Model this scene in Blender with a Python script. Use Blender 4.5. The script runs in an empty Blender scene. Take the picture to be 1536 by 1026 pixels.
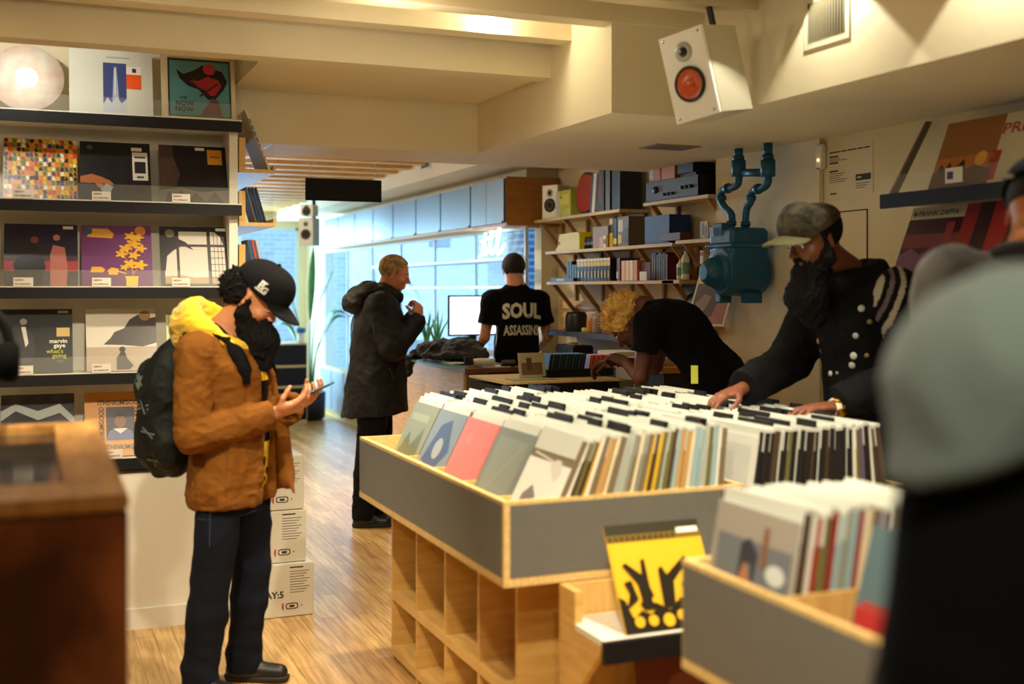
import bpy, bmesh, math, random
import numpy as np
from mathutils import Vector, Matrix, Euler, noise as mnoise
R = math.radians
PI = math.pi
random.seed(7)
np.random.seed(7)
SC = bpy.context.scene
COL = SC.collection

# ------------------------------------------------------------------ camera, world, lights, exposure
H = 1.58                      # eye height
F = 1743.0                    # focal length in pixels of the 1536 wide frame
YAW = R(22.4)
SA, CA = math.sin(YAW), math.cos(YAW)
cd = bpy.data.cameras.new('camera')
cam = bpy.data.objects.new('camera', cd)
COL.objects.link(cam)
cam.location = (0, 0, H)
cam.rotation_euler = (R(90), 0, -YAW)
cd.sensor_width = 36
cd.lens = F * 36 / 1536
cd.shift_y = -80 / 1536
cd.clip_start = .05
cd.dof.use_dof = True
cd.dof.focus_distance = 6.2
cd.dof.aperture_fstop = 1.5
SC.camera = cam
SC.view_settings.view_transform = 'Standard'
SC.view_settings.look = 'None'
SC.view_settings.gamma = 1
SC.view_settings.use_curve_mapping = False
SC.view_settings.exposure = -0.05

wd = bpy.data.worlds.new('daylight')
SC.world = wd
wd.use_nodes = True
bg = wd.node_tree.nodes['Background']
bg.inputs['Color'].default_value = (.34, .66, 1.0, 1)
bg.inputs['Strength'].default_value = 2.0

WARM = (1.0, .86, .62)
def lamp(kind, name, loc, watts, col=WARM, size=.2, target=None, spot=90, blend=.3, size_y=None):
    ld = bpy.data.lights.new(name, kind)
    ld.energy = watts
    ld.color = col
    if kind == 'AREA':
        ld.size = size
        if size_y:
            ld.shape = 'RECTANGLE'
            ld.size_y = size_y
    elif kind == 'SPOT':
        ld.spot_size = R(spot)
        ld.spot_blend = blend
        ld.shadow_soft_size = size
    else:
        ld.shadow_soft_size = size
    o = bpy.data.objects.new(name, ld)
    COL.objects.link(o)
    o.location = loc
    if target is not None:
        o.rotation_euler = (Vector(target) - Vector(loc)).to_track_quat('-Z', 'Y').to_euler()
    return o

# ceiling spots of the shop floor (aimed down) and daylight coming through the shop front
for i, (x, y, z, w, tx, ty, a) in enumerate([(.55, 1.4, 2.66, 420, 1.6, 2.2, 75), (-.9, 2.9, 2.66, 260, -.4, 4.2, 80), (.25, 3.0, 2.66, 330, .6, 5.4, 75), (1.75, 2.5, 2.66, 420, 1.8, 3.6, 80),
                                  (1.5, 4.6, 2.66, 330, 1.9, 4.3, 85), (1.0, 4.45, 2.60, 170, 1.0, 5.8, 90), (1.2, 7.6, 2.60, 300, 1.5, 7.8, 76), (1.4, 10.0, 2.60, 420, 1.8, 10, 100), (2.4, 9.2, 2.58, 160, 3.2, 8, 95)]):
    lamp('SPOT', 'ceiling_spot', (x, y, z), w * .55, WARM, .05, (tx, ty, 0), a, .6)
for (x, y, w) in [(-.6, 1.0, 9), (.4, 3.4, 11), (1.5, 1.2, 5), (1.3, 4.3, 5), (1.3, 8.4, 13), (1.4, 11.5, 16)]:
    lamp('POINT', 'ceiling_bulb', (x, y, 2.55), w, WARM, .08)
lamp('AREA', 'soffit_light', (2.9, 6.9, 2.31), 3.5, size=.16, target=(3.2, 7.0, 0))
lamp('POINT', 'beam_lamp', (1.85, 4.74, 2.745), 9, (1, .93, .72), .03)
lamp('POINT', 'beam_lamp', (-.25, 4.74, 2.745), 8, (1, .93, .72), .03)
lamp('SPOT', 'wallwash', (-.15, 5.16, 2.70), 19, (1, .96, .84), .03, (-.05, 5.75, 2.50), 95, .5)
lamp('SPOT', 'soffit_downlight', (2.59, 3.46, 2.80), 27, (1, .95, .76), .015, (2.59, 3.46, 0), 94, .06)
lamp('SPOT', 'soffit_downlight', (2.59, 2.60, 2.80), 38, (1, .95, .76), .015, (2.59, 2.60, 0), 94, .06)
lamp('SPOT', 'ceiling_spot', (.35, .25, 2.60), 120, WARM, .06, (1.2, .9, 1.4), 70, .6)
lamp('AREA', 'shop_front_daylight', (1.8, 15.8, 1.5), 330, (.34, .66, 1.0), 2.4, (1.8, 0, 1.0), size_y=1.9)

# ------------------------------------------------------------------ helpers
def srgb(c):
    return tuple(((v / 255) / 12.92 if v / 255 <= .04045 else (((v / 255) + .055) / 1.055) ** 2.4) for v in c) + (1,)

MATS = {}
def mat(name, c, rough=.6, metal=0.0, var=.0, scale=8.0, bump=0.0, bscale=60.0, emit=0.0, spec=.5, alpha=1.0, trans=0.0, stretch=None, c2=None, sheen=0.0):
    if name in MATS:
        return MATS[name]
    m = bpy.data.materials.new(name)
    m.use_nodes = True
    nt = m.node_tree
    b = nt.nodes['Principled BSDF']
    col = srgb(c)
    b.inputs['Base Color'].default_value = col
    b.inputs['Roughness'].default_value = rough
    b.inputs['Metallic'].default_value = metal
    b.inputs['Specular IOR Level'].default_value = spec
    b.inputs['Alpha'].default_value = alpha
    b.inputs['Transmission Weight'].default_value = trans
    if sheen:
        b.inputs['Sheen Weight'].default_value = sheen
    if emit:
        b.inputs['Emission Color'].default_value = col
        b.inputs['Emission Strength'].default_value = emit
    tc = nt.nodes.new('ShaderNodeTexCoord')
    mp = nt.nodes.new('ShaderNodeMapping')
    nt.links.new(tc.outputs['Object'], mp.inputs['Vector'])
    if stretch:
        mp.inputs['Scale'].default_value = stretch
    if var or c2:
        n = nt.nodes.new('ShaderNodeTexNoise')
        n.inputs['Scale'].default_value = scale
        n.inputs['Detail'].default_value = 5
        nt.links.new(mp.outputs['Vector'], n.inputs['Vector'])
        r = nt.nodes.new('ShaderNodeValToRGB')
        lo = srgb(c2) if c2 else tuple(max(0, v * (1 - var)) for v in col[:3]) + (1,)
        hi = col if c2 else tuple(min(1, v * (1 + var)) for v in col[:3]) + (1,)
        r.color_ramp.elements[0].position = .35
        r.color_ramp.elements[1].position = .65
        r.color_ramp.elements[0].color = lo
        r.color_ramp.elements[1].color = hi
        nt.links.new(n.outputs['Fac'], r.inputs['Fac'])
        nt.links.new(r.outputs['Color'], b.inputs['Base Color'])
    if bump:
        n2 = nt.nodes.new('ShaderNodeTexNoise')
        n2.inputs['Scale'].default_value = bscale
        n2.inputs['Detail'].default_value = 4
        nt.links.new(mp.outputs['Vector'], n2.inputs['Vector'])
        bp = nt.nodes.new('ShaderNodeBump')
        bp.inputs['Strength'].default_value = bump
        bp.inputs['Distance'].default_value = .01
        nt.links.new(n2.outputs['Fac'], bp.inputs['Height'])
        nt.links.new(bp.outputs['Normal'], b.inputs['Normal'])
    MATS[name] = m
    return m

def flat(c, rough=.5):
    c = tuple(int(v) for v in c)
    return mat('print_%02x%02x%02x' % c, c, rough)

class MB:
    """collects geometry; build() links it as one mesh object"""
    def __init__(s):
        s.v = []; s.f = []; s.mi = []; s.mats = []; s.sm = []
    def midx(s, m):
        if m not in s.mats:
            s.mats.append(m)
        return s.mats.index(m)
    def add(s, vs, fs, m, M=None, smooth=False):
        o = len(s.v)
        for p in vs:
            s.v.append(tuple(M @ Vector(p)) if M is not None else tuple(p))
        k = s.midx(m)
        for f in fs:
            s.f.append(tuple(o + i for i in f)); s.mi.append(k); s.sm.append(smooth)
        return s
    def box(s, x0, x1, y0, y1, z0, z1, m, M=None):
        vs = [(x, y, z) for x in (x0, x1) for y in (y0, y1) for z in (z0, z1)]
        fs = [(0, 1, 3, 2), (4, 6, 7, 5), (0, 4, 5, 1), (2, 3, 7, 6), (0, 2, 6, 4), (1, 5, 7, 3)]
        return s.add(vs, fs, m, M)
    def bbox(s, x0, x1, y0, y1, z0, z1, m, r=.004, M=None, seg=2):
        """box with rounded edges"""
        bm = bmesh.new()
        bmesh.ops.create_cube(bm, size=1)
        for v in bm.verts:
            v.co = ((x0 + x1) / 2 + v.co.x * (x1 - x0), (y0 + y1) / 2 + v.co.y * (y1 - y0), (z0 + z1) / 2 + v.co.z * (z1 - z0))
        bmesh.ops.bevel(bm, geom=bm.edges[:], offset=r, segments=seg, affect='EDGES')
        bm.verts.index_update()
        vs = [tuple(v.co) for v in bm.verts]
        fs = [tuple(v.index for v in f.verts) for f in bm.faces]
        bm.free()
        return s.add(vs, fs, m, M)
    def tube(s, pts, r, m, n=10, cap=True, M=None, smooth=True):
        pts = [Vector(p) for p in pts]
        rr = r if isinstance(r, (list, tuple)) else [r] * len(pts)
        vs, fs = [], []
        up = None
        for i, p in enumerate(pts):
            t = (pts[min(i + 1, len(pts) - 1)] - pts[max(i - 1, 0)]).normalized()
            if up is None:
                up = Vector((0, 0, 1)) if abs(t.z) < .9 else Vector((1, 0, 0))
            a = t.cross(up).normalized()
            b = a.cross(t).normalized()
            up = b
            for k in range(n):
                th = 2 * PI * k / n
                vs.append(p + (a * math.cos(th) + b * math.sin(th)) * rr[i])
        for i in range(len(pts) - 1):
            for k in range(n):
                k2 = (k + 1) % n
                fs.append((i * n + k, i * n + k2, (i + 1) * n + k2, (i + 1) * n + k))
        s.add(vs, fs, m, M, smooth)
        if cap:
            o = len(s.v) - len(vs)
            k = s.midx(m)
            s.f.append(tuple(o + i for i in range(n))[::-1]); s.mi.append(k); s.sm.append(False)
            s.f.append(tuple(o + (len(pts) - 1) * n + i for i in range(n))); s.mi.append(k); s.sm.append(False)
        return s
    def cyl(s, a, b, r, m, n=24, M=None, r2=None):
        return s.tube([a, b], [r, r2 if r2 is not None else r], m, n, True, M)
    def lathe(s, prof, m, n=28, M=None, smooth=True):
        """profile of (radius, z) about z"""
        vs, fs = [], []
        for (r, z) in prof:
            for k in range(n):
                th = 2 * PI * k / n
                vs.append((r * math.cos(th), r * math.sin(th), z))
        for i in range(len(prof) - 1):
            for k in range(n):
                k2 = (k + 1) % n
                fs.append((i * n + k, i * n + k2, (i + 1) * n + k2, (i + 1) * n + k))
        return s.add(vs, fs, m, M, smooth)
    def sphere(s, c, r, m, n=16, M=None):
        rx, ry, rz = r if isinstance(r, (tuple, list)) else (r, r, r)
        vs, fs = [], []
        k2n = n // 2
        for i in range(k2n + 1):
            ph = PI * i / k2n
            for k in range(n):
                th = 2 * PI * k / n
                vs.append((c[0] + rx * math.sin(ph) * math.cos(th), c[1] + ry * math.sin(ph) * math.sin(th), c[2] + rz * math.cos(ph)))
        for i in range(k2n):
            for k in range(n):
                k2 = (k + 1) % n
                fs.append((i * n + k, (i + 1) * n + k, (i + 1) * n + k2, i * n + k2))
        return s.add(vs, fs, m, M, True)
    def poly(s, pts, m, M=None):
        return s.add(pts, [tuple(range(len(pts)))], m, M)
    def build(s, name, parent=None, loc=None, rot=None):
        me = bpy.data.meshes.new(name)
        me.from_pydata(s.v, [], s.f)
        for m in s.mats:
            me.materials.append(m)
        me.polygons.foreach_set('material_index', s.mi)
        me.polygons.foreach_set('use_smooth', s.sm)
        me.update()
        o = bpy.data.objects.new(name, me)
        COL.objects.link(o)
        if parent is not None:
            o.parent = parent
        if loc is not None:
            o.location = loc
        if rot is not None:
            o.rotation_euler = rot
        return o

def tag(o, label, cat=None, group=None, kind=None):
    if label: o['label'] = label
    if cat: o['category'] = cat
    if group: o['group'] = group
    if kind: o['kind'] = kind
    return o
def empty(name, loc, label, cat, rot=(0, 0, 0), group=None):
    o = bpy.data.objects.new(name, None)
    COL.objects.link(o)
    o.location = loc
    o.rotation_euler = rot
    o.empty_display_size = .05
    return tag(o, label, cat, group)
def struct(o):
    o['kind'] = 'structure'
    return o
def copy_tree(o, parent=None):
    c = o.copy()
    COL.objects.link(c)
    if parent is not None:
        c.parent = parent
    for ch in list(o.children):
        copy_tree(ch, c)
    return c

TXT = {}
def text_geo(txt, bold=0.0):
    """flat lettering of unit height, lower-left at the origin; returns verts, faces, width"""
    key = (txt, bold)
    if key in TXT:
        return TXT[key]
    c = bpy.data.curves.new('lettering', 'FONT')
    c.body = txt
    c.size = 1.0
    c.offset = bold
    c.resolution_u = 2
    o = bpy.data.objects.new('lettering', c)
    COL.objects.link(o)
    bpy.context.view_layer.update()
    dg = bpy.context.evaluated_depsgraph_get()
    me = bpy.data.meshes.new_from_object(o.evaluated_get(dg))
    vs = [tuple(v.co) for v in me.vertices]
    fs = [tuple(p.vertices) for p in me.polygons]
    bpy.data.objects.remove(o)
    bpy.data.curves.remove(c)
    bpy.data.meshes.remove(me)
    w = max([v[0] for v in vs] or [1])
    TXT[key] = (vs, fs, w)
    return TXT[key]

def put_text(mb, txt, x, z, size, m, y=0.0, width=None, rot=0.0, M=None, bold=0.0):
    """lettering in the XZ plane facing -Y; x,z = lower-left"""
    vs, fs, w = text_geo(txt, bold)
    sx = size if width is None else width / w
    cr, sr = math.cos(rot), math.sin(rot)
    out = [(x + (v[0] * sx) * cr - v[1] * size * sr, y, z + (v[0] * sx) * sr + v[1] * size * cr) for v in vs]
    mb.add(out, fs, m, M)

LP = .315
def art_sleeve(layers, base=(30, 30, 34), w=LP, h=LP, t=.005, rough=.35, bmat=None):
    """a record sleeve, local frame: width X (centred), up Z, printed face towards -Y"""
    mb = MB()
    bm_ = bmat or flat(base, rough)
    mb.box(-w / 2, w / 2, 0, t, 0, h, bm_)
    y = 0
    for L in layers:
        y -= .00022
        k = L[0]
        def q(u, v):
            return (-w / 2 + u * w, y, v * h)
        if k == 'rect':
            _, a, b, c, d, col = L
            m = col if not isinstance(col, tuple) else flat(col, rough)
            mb.poly([q(a, b), q(c, b), q(c, d), q(a, d)], m)
        elif k == 'poly':
            mb.poly([q(*p) for p in L[1]], flat(L[2], rough))
        elif k == 'circ':
            _, cx, cy, r, col = L[:5]
            ry = L[5] if len(L) > 5 else r
            m = col if not isinstance(col, tuple) else flat(col, rough)
            mb.poly([q(cx + r * math.cos(2 * PI * i / 24), cy + ry * math.sin(2 * PI * i / 24)) for i in range(24)], m)
        elif k == 'line':
            _, x0, y0, x1, y1, wd_, col = L
            dx, dy = x1 - x0, y1 - y0
            l = math.hypot(dx, dy) or 1
            nx, ny = -dy / l * wd_ / 2, dx / l * wd_ / 2
            mb.poly([q(x0 - nx, y0 - ny), q(x1 - nx, y1 - ny), q(x1 + nx, y1 + ny), q(x0 + nx, y0 + ny)], flat(col, rough))
        elif k == 'text':
            _, tx, u, v, size, col = L[:6]
            width = L[6] * w if len(L) > 6 and L[6] else None
            rot = L[7] if len(L) > 7 else 0
            put_text(mb, tx, -w / 2 + u * w, v * h, size * h, flat(col, rough), y, width, rot, bold=.02)
    return mb

# the brown/cream palette of the place
M_wall = mat('cream_wall_paint', (226, 214, 182), .75, var=.03, scale=3, bump=.08, bscale=40)
M_ceil = mat('cream_ceiling_paint', (222, 210, 178), .7, var=.04, scale=2, bump=.1, bscale=25)
M_white = mat('white_paint', (232, 228, 214), .5)
M_ply = mat('birch_plywood', (222, 180, 104), .5, c2=(205, 160, 84), scale=6, stretch=(1, 1, 8))
M_plyh = mat('birch_plywood_level', (224, 184, 110), .5, c2=(206, 164, 92), scale=6, stretch=(8, 1, 1))
M_edge = mat('plywood_edge', (226, 196, 132), .55, c2=(206, 172, 106), scale=90)
M_lam = mat('grey_laminate', (103, 103, 98), .45, var=.03, scale=30)
M_dark = mat('dark_laminate', (15, 14, 19), .6, var=.05, scale=20, spec=.3)
M_black = mat('black_plastic', (8, 8, 9), .45, spec=.35)
M_blackrub = mat('black_fabric', (8, 8, 10), .95, spec=.15)
M_acr = mat('clear_acrylic', (235, 240, 235), .05, alpha=.07)
M_steel = mat('brushed_steel', (180, 180, 178), .3, 1.0)
M_chrome = mat('chrome', (220, 220, 220), .12, 1.0)
M_pale = mat('pale_plastic', (232, 228, 216), .4)
# ------------------------------------------------------------------ the setting
def floor_mat():
    m = bpy.data.materials.new('floorboards'); m.use_nodes = True
    nt = m.node_tree; b = nt.nodes['Principled BSDF']
    tc = nt.nodes.new('ShaderNodeTexCoord')
    mp = nt.nodes.new('ShaderNodeMapping')
    mp.inputs['Rotation'].default_value = (0, 0, R(90))
    nt.links.new(tc.outputs['Object'], mp.inputs['Vector'])
    br = nt.nodes.new('ShaderNodeTexBrick')
    br.offset = .37
    br.inputs['Scale'].default_value = 1
    br.inputs['Brick Width'].default_value = 1.1
    br.inputs['Row Height'].default_value = .085
    br.inputs['Mortar Size'].default_value = .0016
    br.inputs['Mortar Smooth'].default_value = .3
    br.inputs['Bias'].default_value = 0
    br.inputs['Color1'].default_value = srgb((196, 152, 92))
    br.inputs['Color2'].default_value = srgb((226, 190, 128))
    br.inputs['Mortar'].default_value = srgb((120, 88, 50))
    nt.links.new(mp.outputs['Vector'], br.inputs['Vector'])
    mp2 = nt.nodes.new('ShaderNodeMapping')
    mp2.inputs['Scale'].default_value = (26, 1.6, 1)
    nt.links.new(tc.outputs['Object'], mp2.inputs['Vector'])
    n = nt.nodes.new('ShaderNodeTexNoise'); n.inputs['Scale'].default_value = 2.2; n.inputs['Detail'].default_value = 6
    nt.links.new(mp2.outputs['Vector'], n.inputs['Vector'])
    mx = nt.nodes.new('ShaderNodeMix'); mx.data_type = 'RGBA'; mx.blend_type = 'MULTIPLY'
    rp = nt.nodes.new('ShaderNodeValToRGB')
    rp.color_ramp.elements[0].position = .38; rp.color_ramp.elements[0].color = (.62, .50, .36, 1)
    rp.color_ramp.elements[1].position = .62; rp.color_ramp.elements[1].color = (1, 1, 1, 1)
    nt.links.new(n.outputs['Fac'], rp.inputs['Fac'])
    mx.inputs['Factor'].default_value = .8
    nt.links.new(br.outputs['Color'], mx.inputs['A'])
    nt.links.new(rp.outputs['Color'], mx.inputs['B'])
    nt.links.new(mx.outputs['Result'], b.inputs['Base Color'])
    b.inputs['Roughness'].default_value = .28
    bp = nt.nodes.new('ShaderNodeBump'); bp.inputs['Strength'].default_value = .25; bp.inputs['Distance'].default_value = .003
    nt.links.new(br.outputs['Fac'], bp.inputs['Height'])
    bp.invert = True
    nt.links.new(bp.outputs['Normal'], b.inputs['Normal'])
    return m
def brick_mat(name, c1, c2, mortar, s=1.0):
    m = bpy.data.materials.new(name); m.use_nodes = True
    nt = m.node_tree; b = nt.nodes['Principled BSDF']
    tc = nt.nodes.new('ShaderNodeTexCoord')
    mp = nt.nodes.new('ShaderNodeMapping'); mp.inputs['Rotation'].default_value = (R(90), 0, 0)
    nt.links.new(tc.outputs['Object'], mp.inputs['Vector'])
    br = nt.nodes.new('ShaderNodeTexBrick')
    br.inputs['Scale'].default_value = s
    br.inputs['Brick Width'].default_value = .24; br.inputs['Row Height'].default_value = .08; br.inputs['Mortar Size'].default_value = .01
    br.inputs['Color1'].default_value = srgb(c1); br.inputs['Color2'].default_value = srgb(c2); br.inputs['Mortar'].default_value = srgb(mortar)
    nt.links.new(mp.outputs['Vector'], br.inputs['Vector'])
    nt.links.new(br.outputs['Color'], b.inputs['Base Color'])
    b.inputs['Roughness'].default_value = .9
    return m
M_floor = floor_mat()

YB = 16.0
struct(MB().box(-2.8, 4.2, -2.2, YB + .2, -.1, 0, M_floor).build('floor'))
struct(MB().box(-2.9, -2.8, -2.2, 6.1, 0, 3.0, M_wall).build('wall_left'))
struct(MB().box(-2.8, 4.2, -2.3, -2.2, 0, 3.0, M_wall).build('wall_back'))
struct(MB().box(3.61, 3.76, -2.2, 4.72, 0, 2.32, M_wall).box(3.585, 3.76, 4.72, 4.98, 0, 2.32, M_wall)
       .box(3.61, 3.76, 4.98, 5.70, 0, 2.32, M_wall).box(3.76, 3.86, 5.60, 8.2, 0, 2.9, M_wall)
       .box(3.76, 3.86, -2.2, 5.6, 0, 2.9, M_wall).build('wall_right'))
struct(MB().box(-2.8, .92, 5.95, 6.1, 0, 3.0, M_wall).box(.80, .92, 6.1, YB, 0, 3.0, M_wall).build('wall_partition'))
# ceiling: boards and joists across the room
mb = MB().box(-2.9, 4.2, -2.3, YB + .2, 2.86, 2.96, M_ceil)
struct(mb.build('ceiling'))
mb = MB()
y = .35
while y < 4.95:
    mb.box(-2.8, 3.76, y, y + .11, 2.70, 2.86, M_ceil)
    y += .40
struct(mb.build('trim_1_joists'))
M_slat = mat('lit_pine_boards', (228, 190, 122), .6, c2=(206, 160, 92), scale=5, stretch=(1, 9, 1))
mb = MB()
y = 6.75
while y < YB:
    mb.box(.92, 3.45, y, y + .10, 2.62, 2.80, M_slat)
    y += .42
mb.box(.92, 4.2, 6.49, YB, 2.80, 2.86, M_slat)
struct(mb.build('trim_2_slats'))
# soffits and stepped beam
struct(MB().box(-2.8, 2.25, 4.98, 5.10, 2.57, 2.86, M_ceil).box(.93, 2.25, 5.10, 5.95, 2.59, 2.86, M_ceil)
       .box(.92, 3.76, 5.95, 6.49, 2.32, 2.86, M_ceil).build('trim_3_beam'))
struct(MB().box(2.25, 3.76, 4.36, 5.95, 2.32, 2.86, M_ceil).box(2.70, 3.76, -2.2, 4.36, 2.32, 2.86, M_ceil).build('trim_4_soffit'))
struct(MB().box(3.05, 4.0, 6.49, YB, 2.50, 2.80, M_ceil).build('trim_5_soffit'))
# wall behind the far cabinets and the street front
Mg = mat('window_glass', (220, 238, 250), .03, alpha=.10, spec=.8)
Mfr = mat('pale_window_frame', (200, 216, 226), .4)
def framed(name, x0, x1, y0, y1, z0, z1, nx, nz, axis, fr=.05):
    """glazing in a frame; axis 'y' = pane normal along y"""
    mb = MB()
    t = fr * .6
    if axis == 'y':
        for i in range(nx + 1):
            x = x0 + (x1 - x0) * i / nx
            mb.box(x - fr / 2, x + fr / 2, y0 - t, y0 + t, z0, z1, Mfr)
        for k in range(nz + 1):
            z = z0 + (z1 - z0) * k / nz
            mb.box(x0, x1, y0 - t, y0 + t, z - fr / 2, z + fr / 2, Mfr)
        o = mb.build(name)
        MB().box(x0, x1, y0 - .004, y0 + .004, z0, z1, Mg).build('pane', o)
    else:
        for i in range(nx + 1):
            y = y0 + (y1 - y0) * i / nx
            mb.box(x0 - t, x0 + t, y - fr / 2, y + fr / 2, z0, z1, Mfr)
        for k in range(nz + 1):
            z = z0 + (z1 - z0) * k / nz
            mb.box(x0 - t, x0 + t, y0, y1, z - fr / 2, z + fr / 2, Mfr)
        o = mb.build(name)
        MB().box(x0 - .004, x0 + .004, y0, y1, z0, z1, Mg).build('pane', o)
    return struct(o)
struct(MB().box(.92, 3.8, YB, YB + .15, 0, .35, M_wall).box(.92, 3.8, YB, YB + .15, 2.42, 2.86, M_wall)
       .box(3.42, 3.8, YB, YB + .15, .35, 2.42, M_wall).build('wall_front'))
framed('window_1', .95, 3.40, YB + .06, YB + .07, .35, 2.42, 3, 1, 'y', .07)
struct(MB().box(3.50, 3.62, 8.2, 14.9, 0, .55, M_wall).box(3.50, 3.62, 8.2, 14.9, 2.05, 2.86, M_wall)
       .box(3.50, 3.62, 14.9, YB, 0, 2.86, M_wall).box(3.62, 3.86, 8.19, 8.32, 0, 2.86, M_wall).build('wall_side'))
framed('window_2', 3.52, 3.53, 8.25, 14.85, .57, 2.05, 6, 1, 'x', .022)
# baseboard below the record shelves
struct(MB().box(3.585, 3.612, -2.2, 4.7, 0, .12, M_wall).build('baseboard_right'))
# outside the glass: pale brick front across the street, pavement, a near brick pier
M_brk = brick_mat('pale_brick', (176, 190, 204), (206, 216, 226), (225, 232, 238))
M_brk2 = brick_mat('blue_grey_brick', (62, 92, 128), (84, 116, 150), (150, 180, 205))
ob = MB().box(-6, 9, 20.5, 21.0, -.2, 3.4, M_brk).build('street_building')
tag(ob, 'pale brick building across the street, seen through the far shop window', 'building')
ob = MB().box(3.75, 16, 8.0, YB + 5, -.25, -.12, mat('pavement', (150, 160, 168), .9, var=.1)).build('pavement')
struct(ob)
ob = MB().box(5.3, 5.8, 12.6, 13.0, -.15, 3.2, M_brk2).build('brick_pier')
tag(ob, 'blue-grey brick pier outside the long side window', 'pier')
mb = MB().box(6.5, 7.0, 9.0, 12.2, -.15, 1.45, mat('blue_hoarding', (70, 118, 165), .7, var=.15, scale=1.2))
ob = mb.build('street_wall'); tag(ob, 'low blue wall outside the long side window', 'wall')

# vents
def vent(name, loc, rot, w, h, label, n=12, tint=(205, 198, 170)):
    e = empty(name, loc, label, 'vent', rot)
    Mv = mat('vent_paint_%d' % tint[0], tint, .5)
    mb = MB()
    f = .022
    mb.box(-w / 2 - f, w / 2 + f, -.006, 0, -h / 2 - f, -h / 2, Mv).box(-w / 2 - f, w / 2 + f, -.006, 0, h / 2, h / 2 + f, Mv)
    mb.box(-w / 2 - f, -w / 2, -.006, 0, -h / 2, h / 2, Mv).box(w / 2, w / 2 + f, -.006, 0, -h / 2, h / 2, Mv)
    mb.build('frame', e)
    MB().box(-w / 2, w / 2, -.003, -.001, -h / 2, h / 2, mat('vent_dark', (40, 36, 26), .8)).build('backing', e)
    mb = MB()
    for i in range(n):
        x = -w / 2 + w * (i + .5) / n
        mb.box(x - w / n * .20, x + w / n * .20, -.008, -.003, -h / 2, h / 2, mat('vent_slat', (112, 104, 80), .6))
    mb.build('louvres', e)
    return e
vent('wall_vent', (2.70, 3.51, 2.575), (0, 0, R(-90)), .22, .15, 'slatted white air vent high on the right soffit face', 14)
vent('wall_vent', (3.05, 9.3, 2.66), (0, 0, R(-90)), .22, .13, 'small square vent on the far soffit above the blue cabinets', 6)
vent('ceiling_vent', (3.07, 5.29, 2.32), (R(90), 0, 0), .22, .14, 'flush brown vent in the underside of the soffit', 8, (150, 130, 96))
# ------------------------------------------------------------------ record wall on the left
def wx(px, Y):
    r = (px - 768) / F
    return Y * (SA + r * CA) / (CA - r * SA)
def wpt(px, py, Y):
    r = (px - 768) / F
    d = Y / (CA - r * SA)
    return Vector((d * (SA + r * CA), Y, H - (py - 433) * d / F))
def wptx(px, py, X):
    r = (px - 768) / F
    d = X / (SA + r * CA)
    return Vector((X, d * (CA - r * SA), H - (py - 433) * d / F))

SH = [2.385, 1.985, 1.59, 1.195, .80]
unit = empty('record_shelving', (-.5, 5.8, 0), 'white record shelving with black edged shelves covering the left wall', 'shelving')
def U(mb, name, **k):
    o = mb.build(name, unit)
    o.location = (.5, -5.8, 0)
    return o
U(MB().box(-2.3, .905, 5.925, 5.948, .72, 2.37, M_white), 'back_panel')
U(MB().box(.875, .915, 5.70, 5.925, .72, 2.34, M_white), 'side_panel')
U(MB().box(-2.3, .915, 5.66, 5.948, .10, .72, M_white).box(-2.3, .925, 5.64, 5.66, 0, .095, M_white).box(-2.3, .915, 5.66, 5.948, 0, .10, M_white), 'base_cabinet')
for i, z in enumerate(SH):
    s = U(MB().box(-2.3, .874, 5.66, 5.924, z - .045, z - .004, M_white), 'shelf')
    e = MB().box(-2.3, .925, 5.640, 5.660, z - .055, z - .004, M_dark).build('shelf_edge', s)
    a = MB().box(-2.3, .925, 5.641, 5.644, z - .004, z + .075, M_acr).box(-2.3, .925, 5.640, 5.645, z - .004, z + .001, M_pale).build('acrylic_lip', s)
    if i:
        for px in (20, 138, 258) if i != 4 else (155,):
            if i == 3 and px == 258: continue
            x = wx(px, 5.64)
            mb = MB().box(x, x + .082, 5.636, 5.6385, z + .0, z + .040, M_pale)
            put_text(mb, 'NEW>', x + .006, z + .024, .013, flat((150, 30, 60)), 5.6355, bold=.03)
            put_text(mb, 'RECOMMENDED', x + .006, z + .008, .009, flat((60, 40, 60)), 5.6355, width=.066, bold=.02)
            if i in (1,) or px != 258:
                pass
            c = mb.build('price_card', s)
            c['label'] = 'white printed price card'

def place_sleeve(mb, name, px, Y, z, label, cat='record', lean=24, group=None, dz=0.002, rotz=0):
    o = mb.build(name)
    o.location = (wx(px, Y), Y, z + dz)
    o.rotation_euler = (R(-lean), 0, R(rotz))
    tag(o, label, cat, group)
    return o
rnd = random.Random(3)
W = (238, 236, 228); BK = (18, 18, 22)
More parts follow.
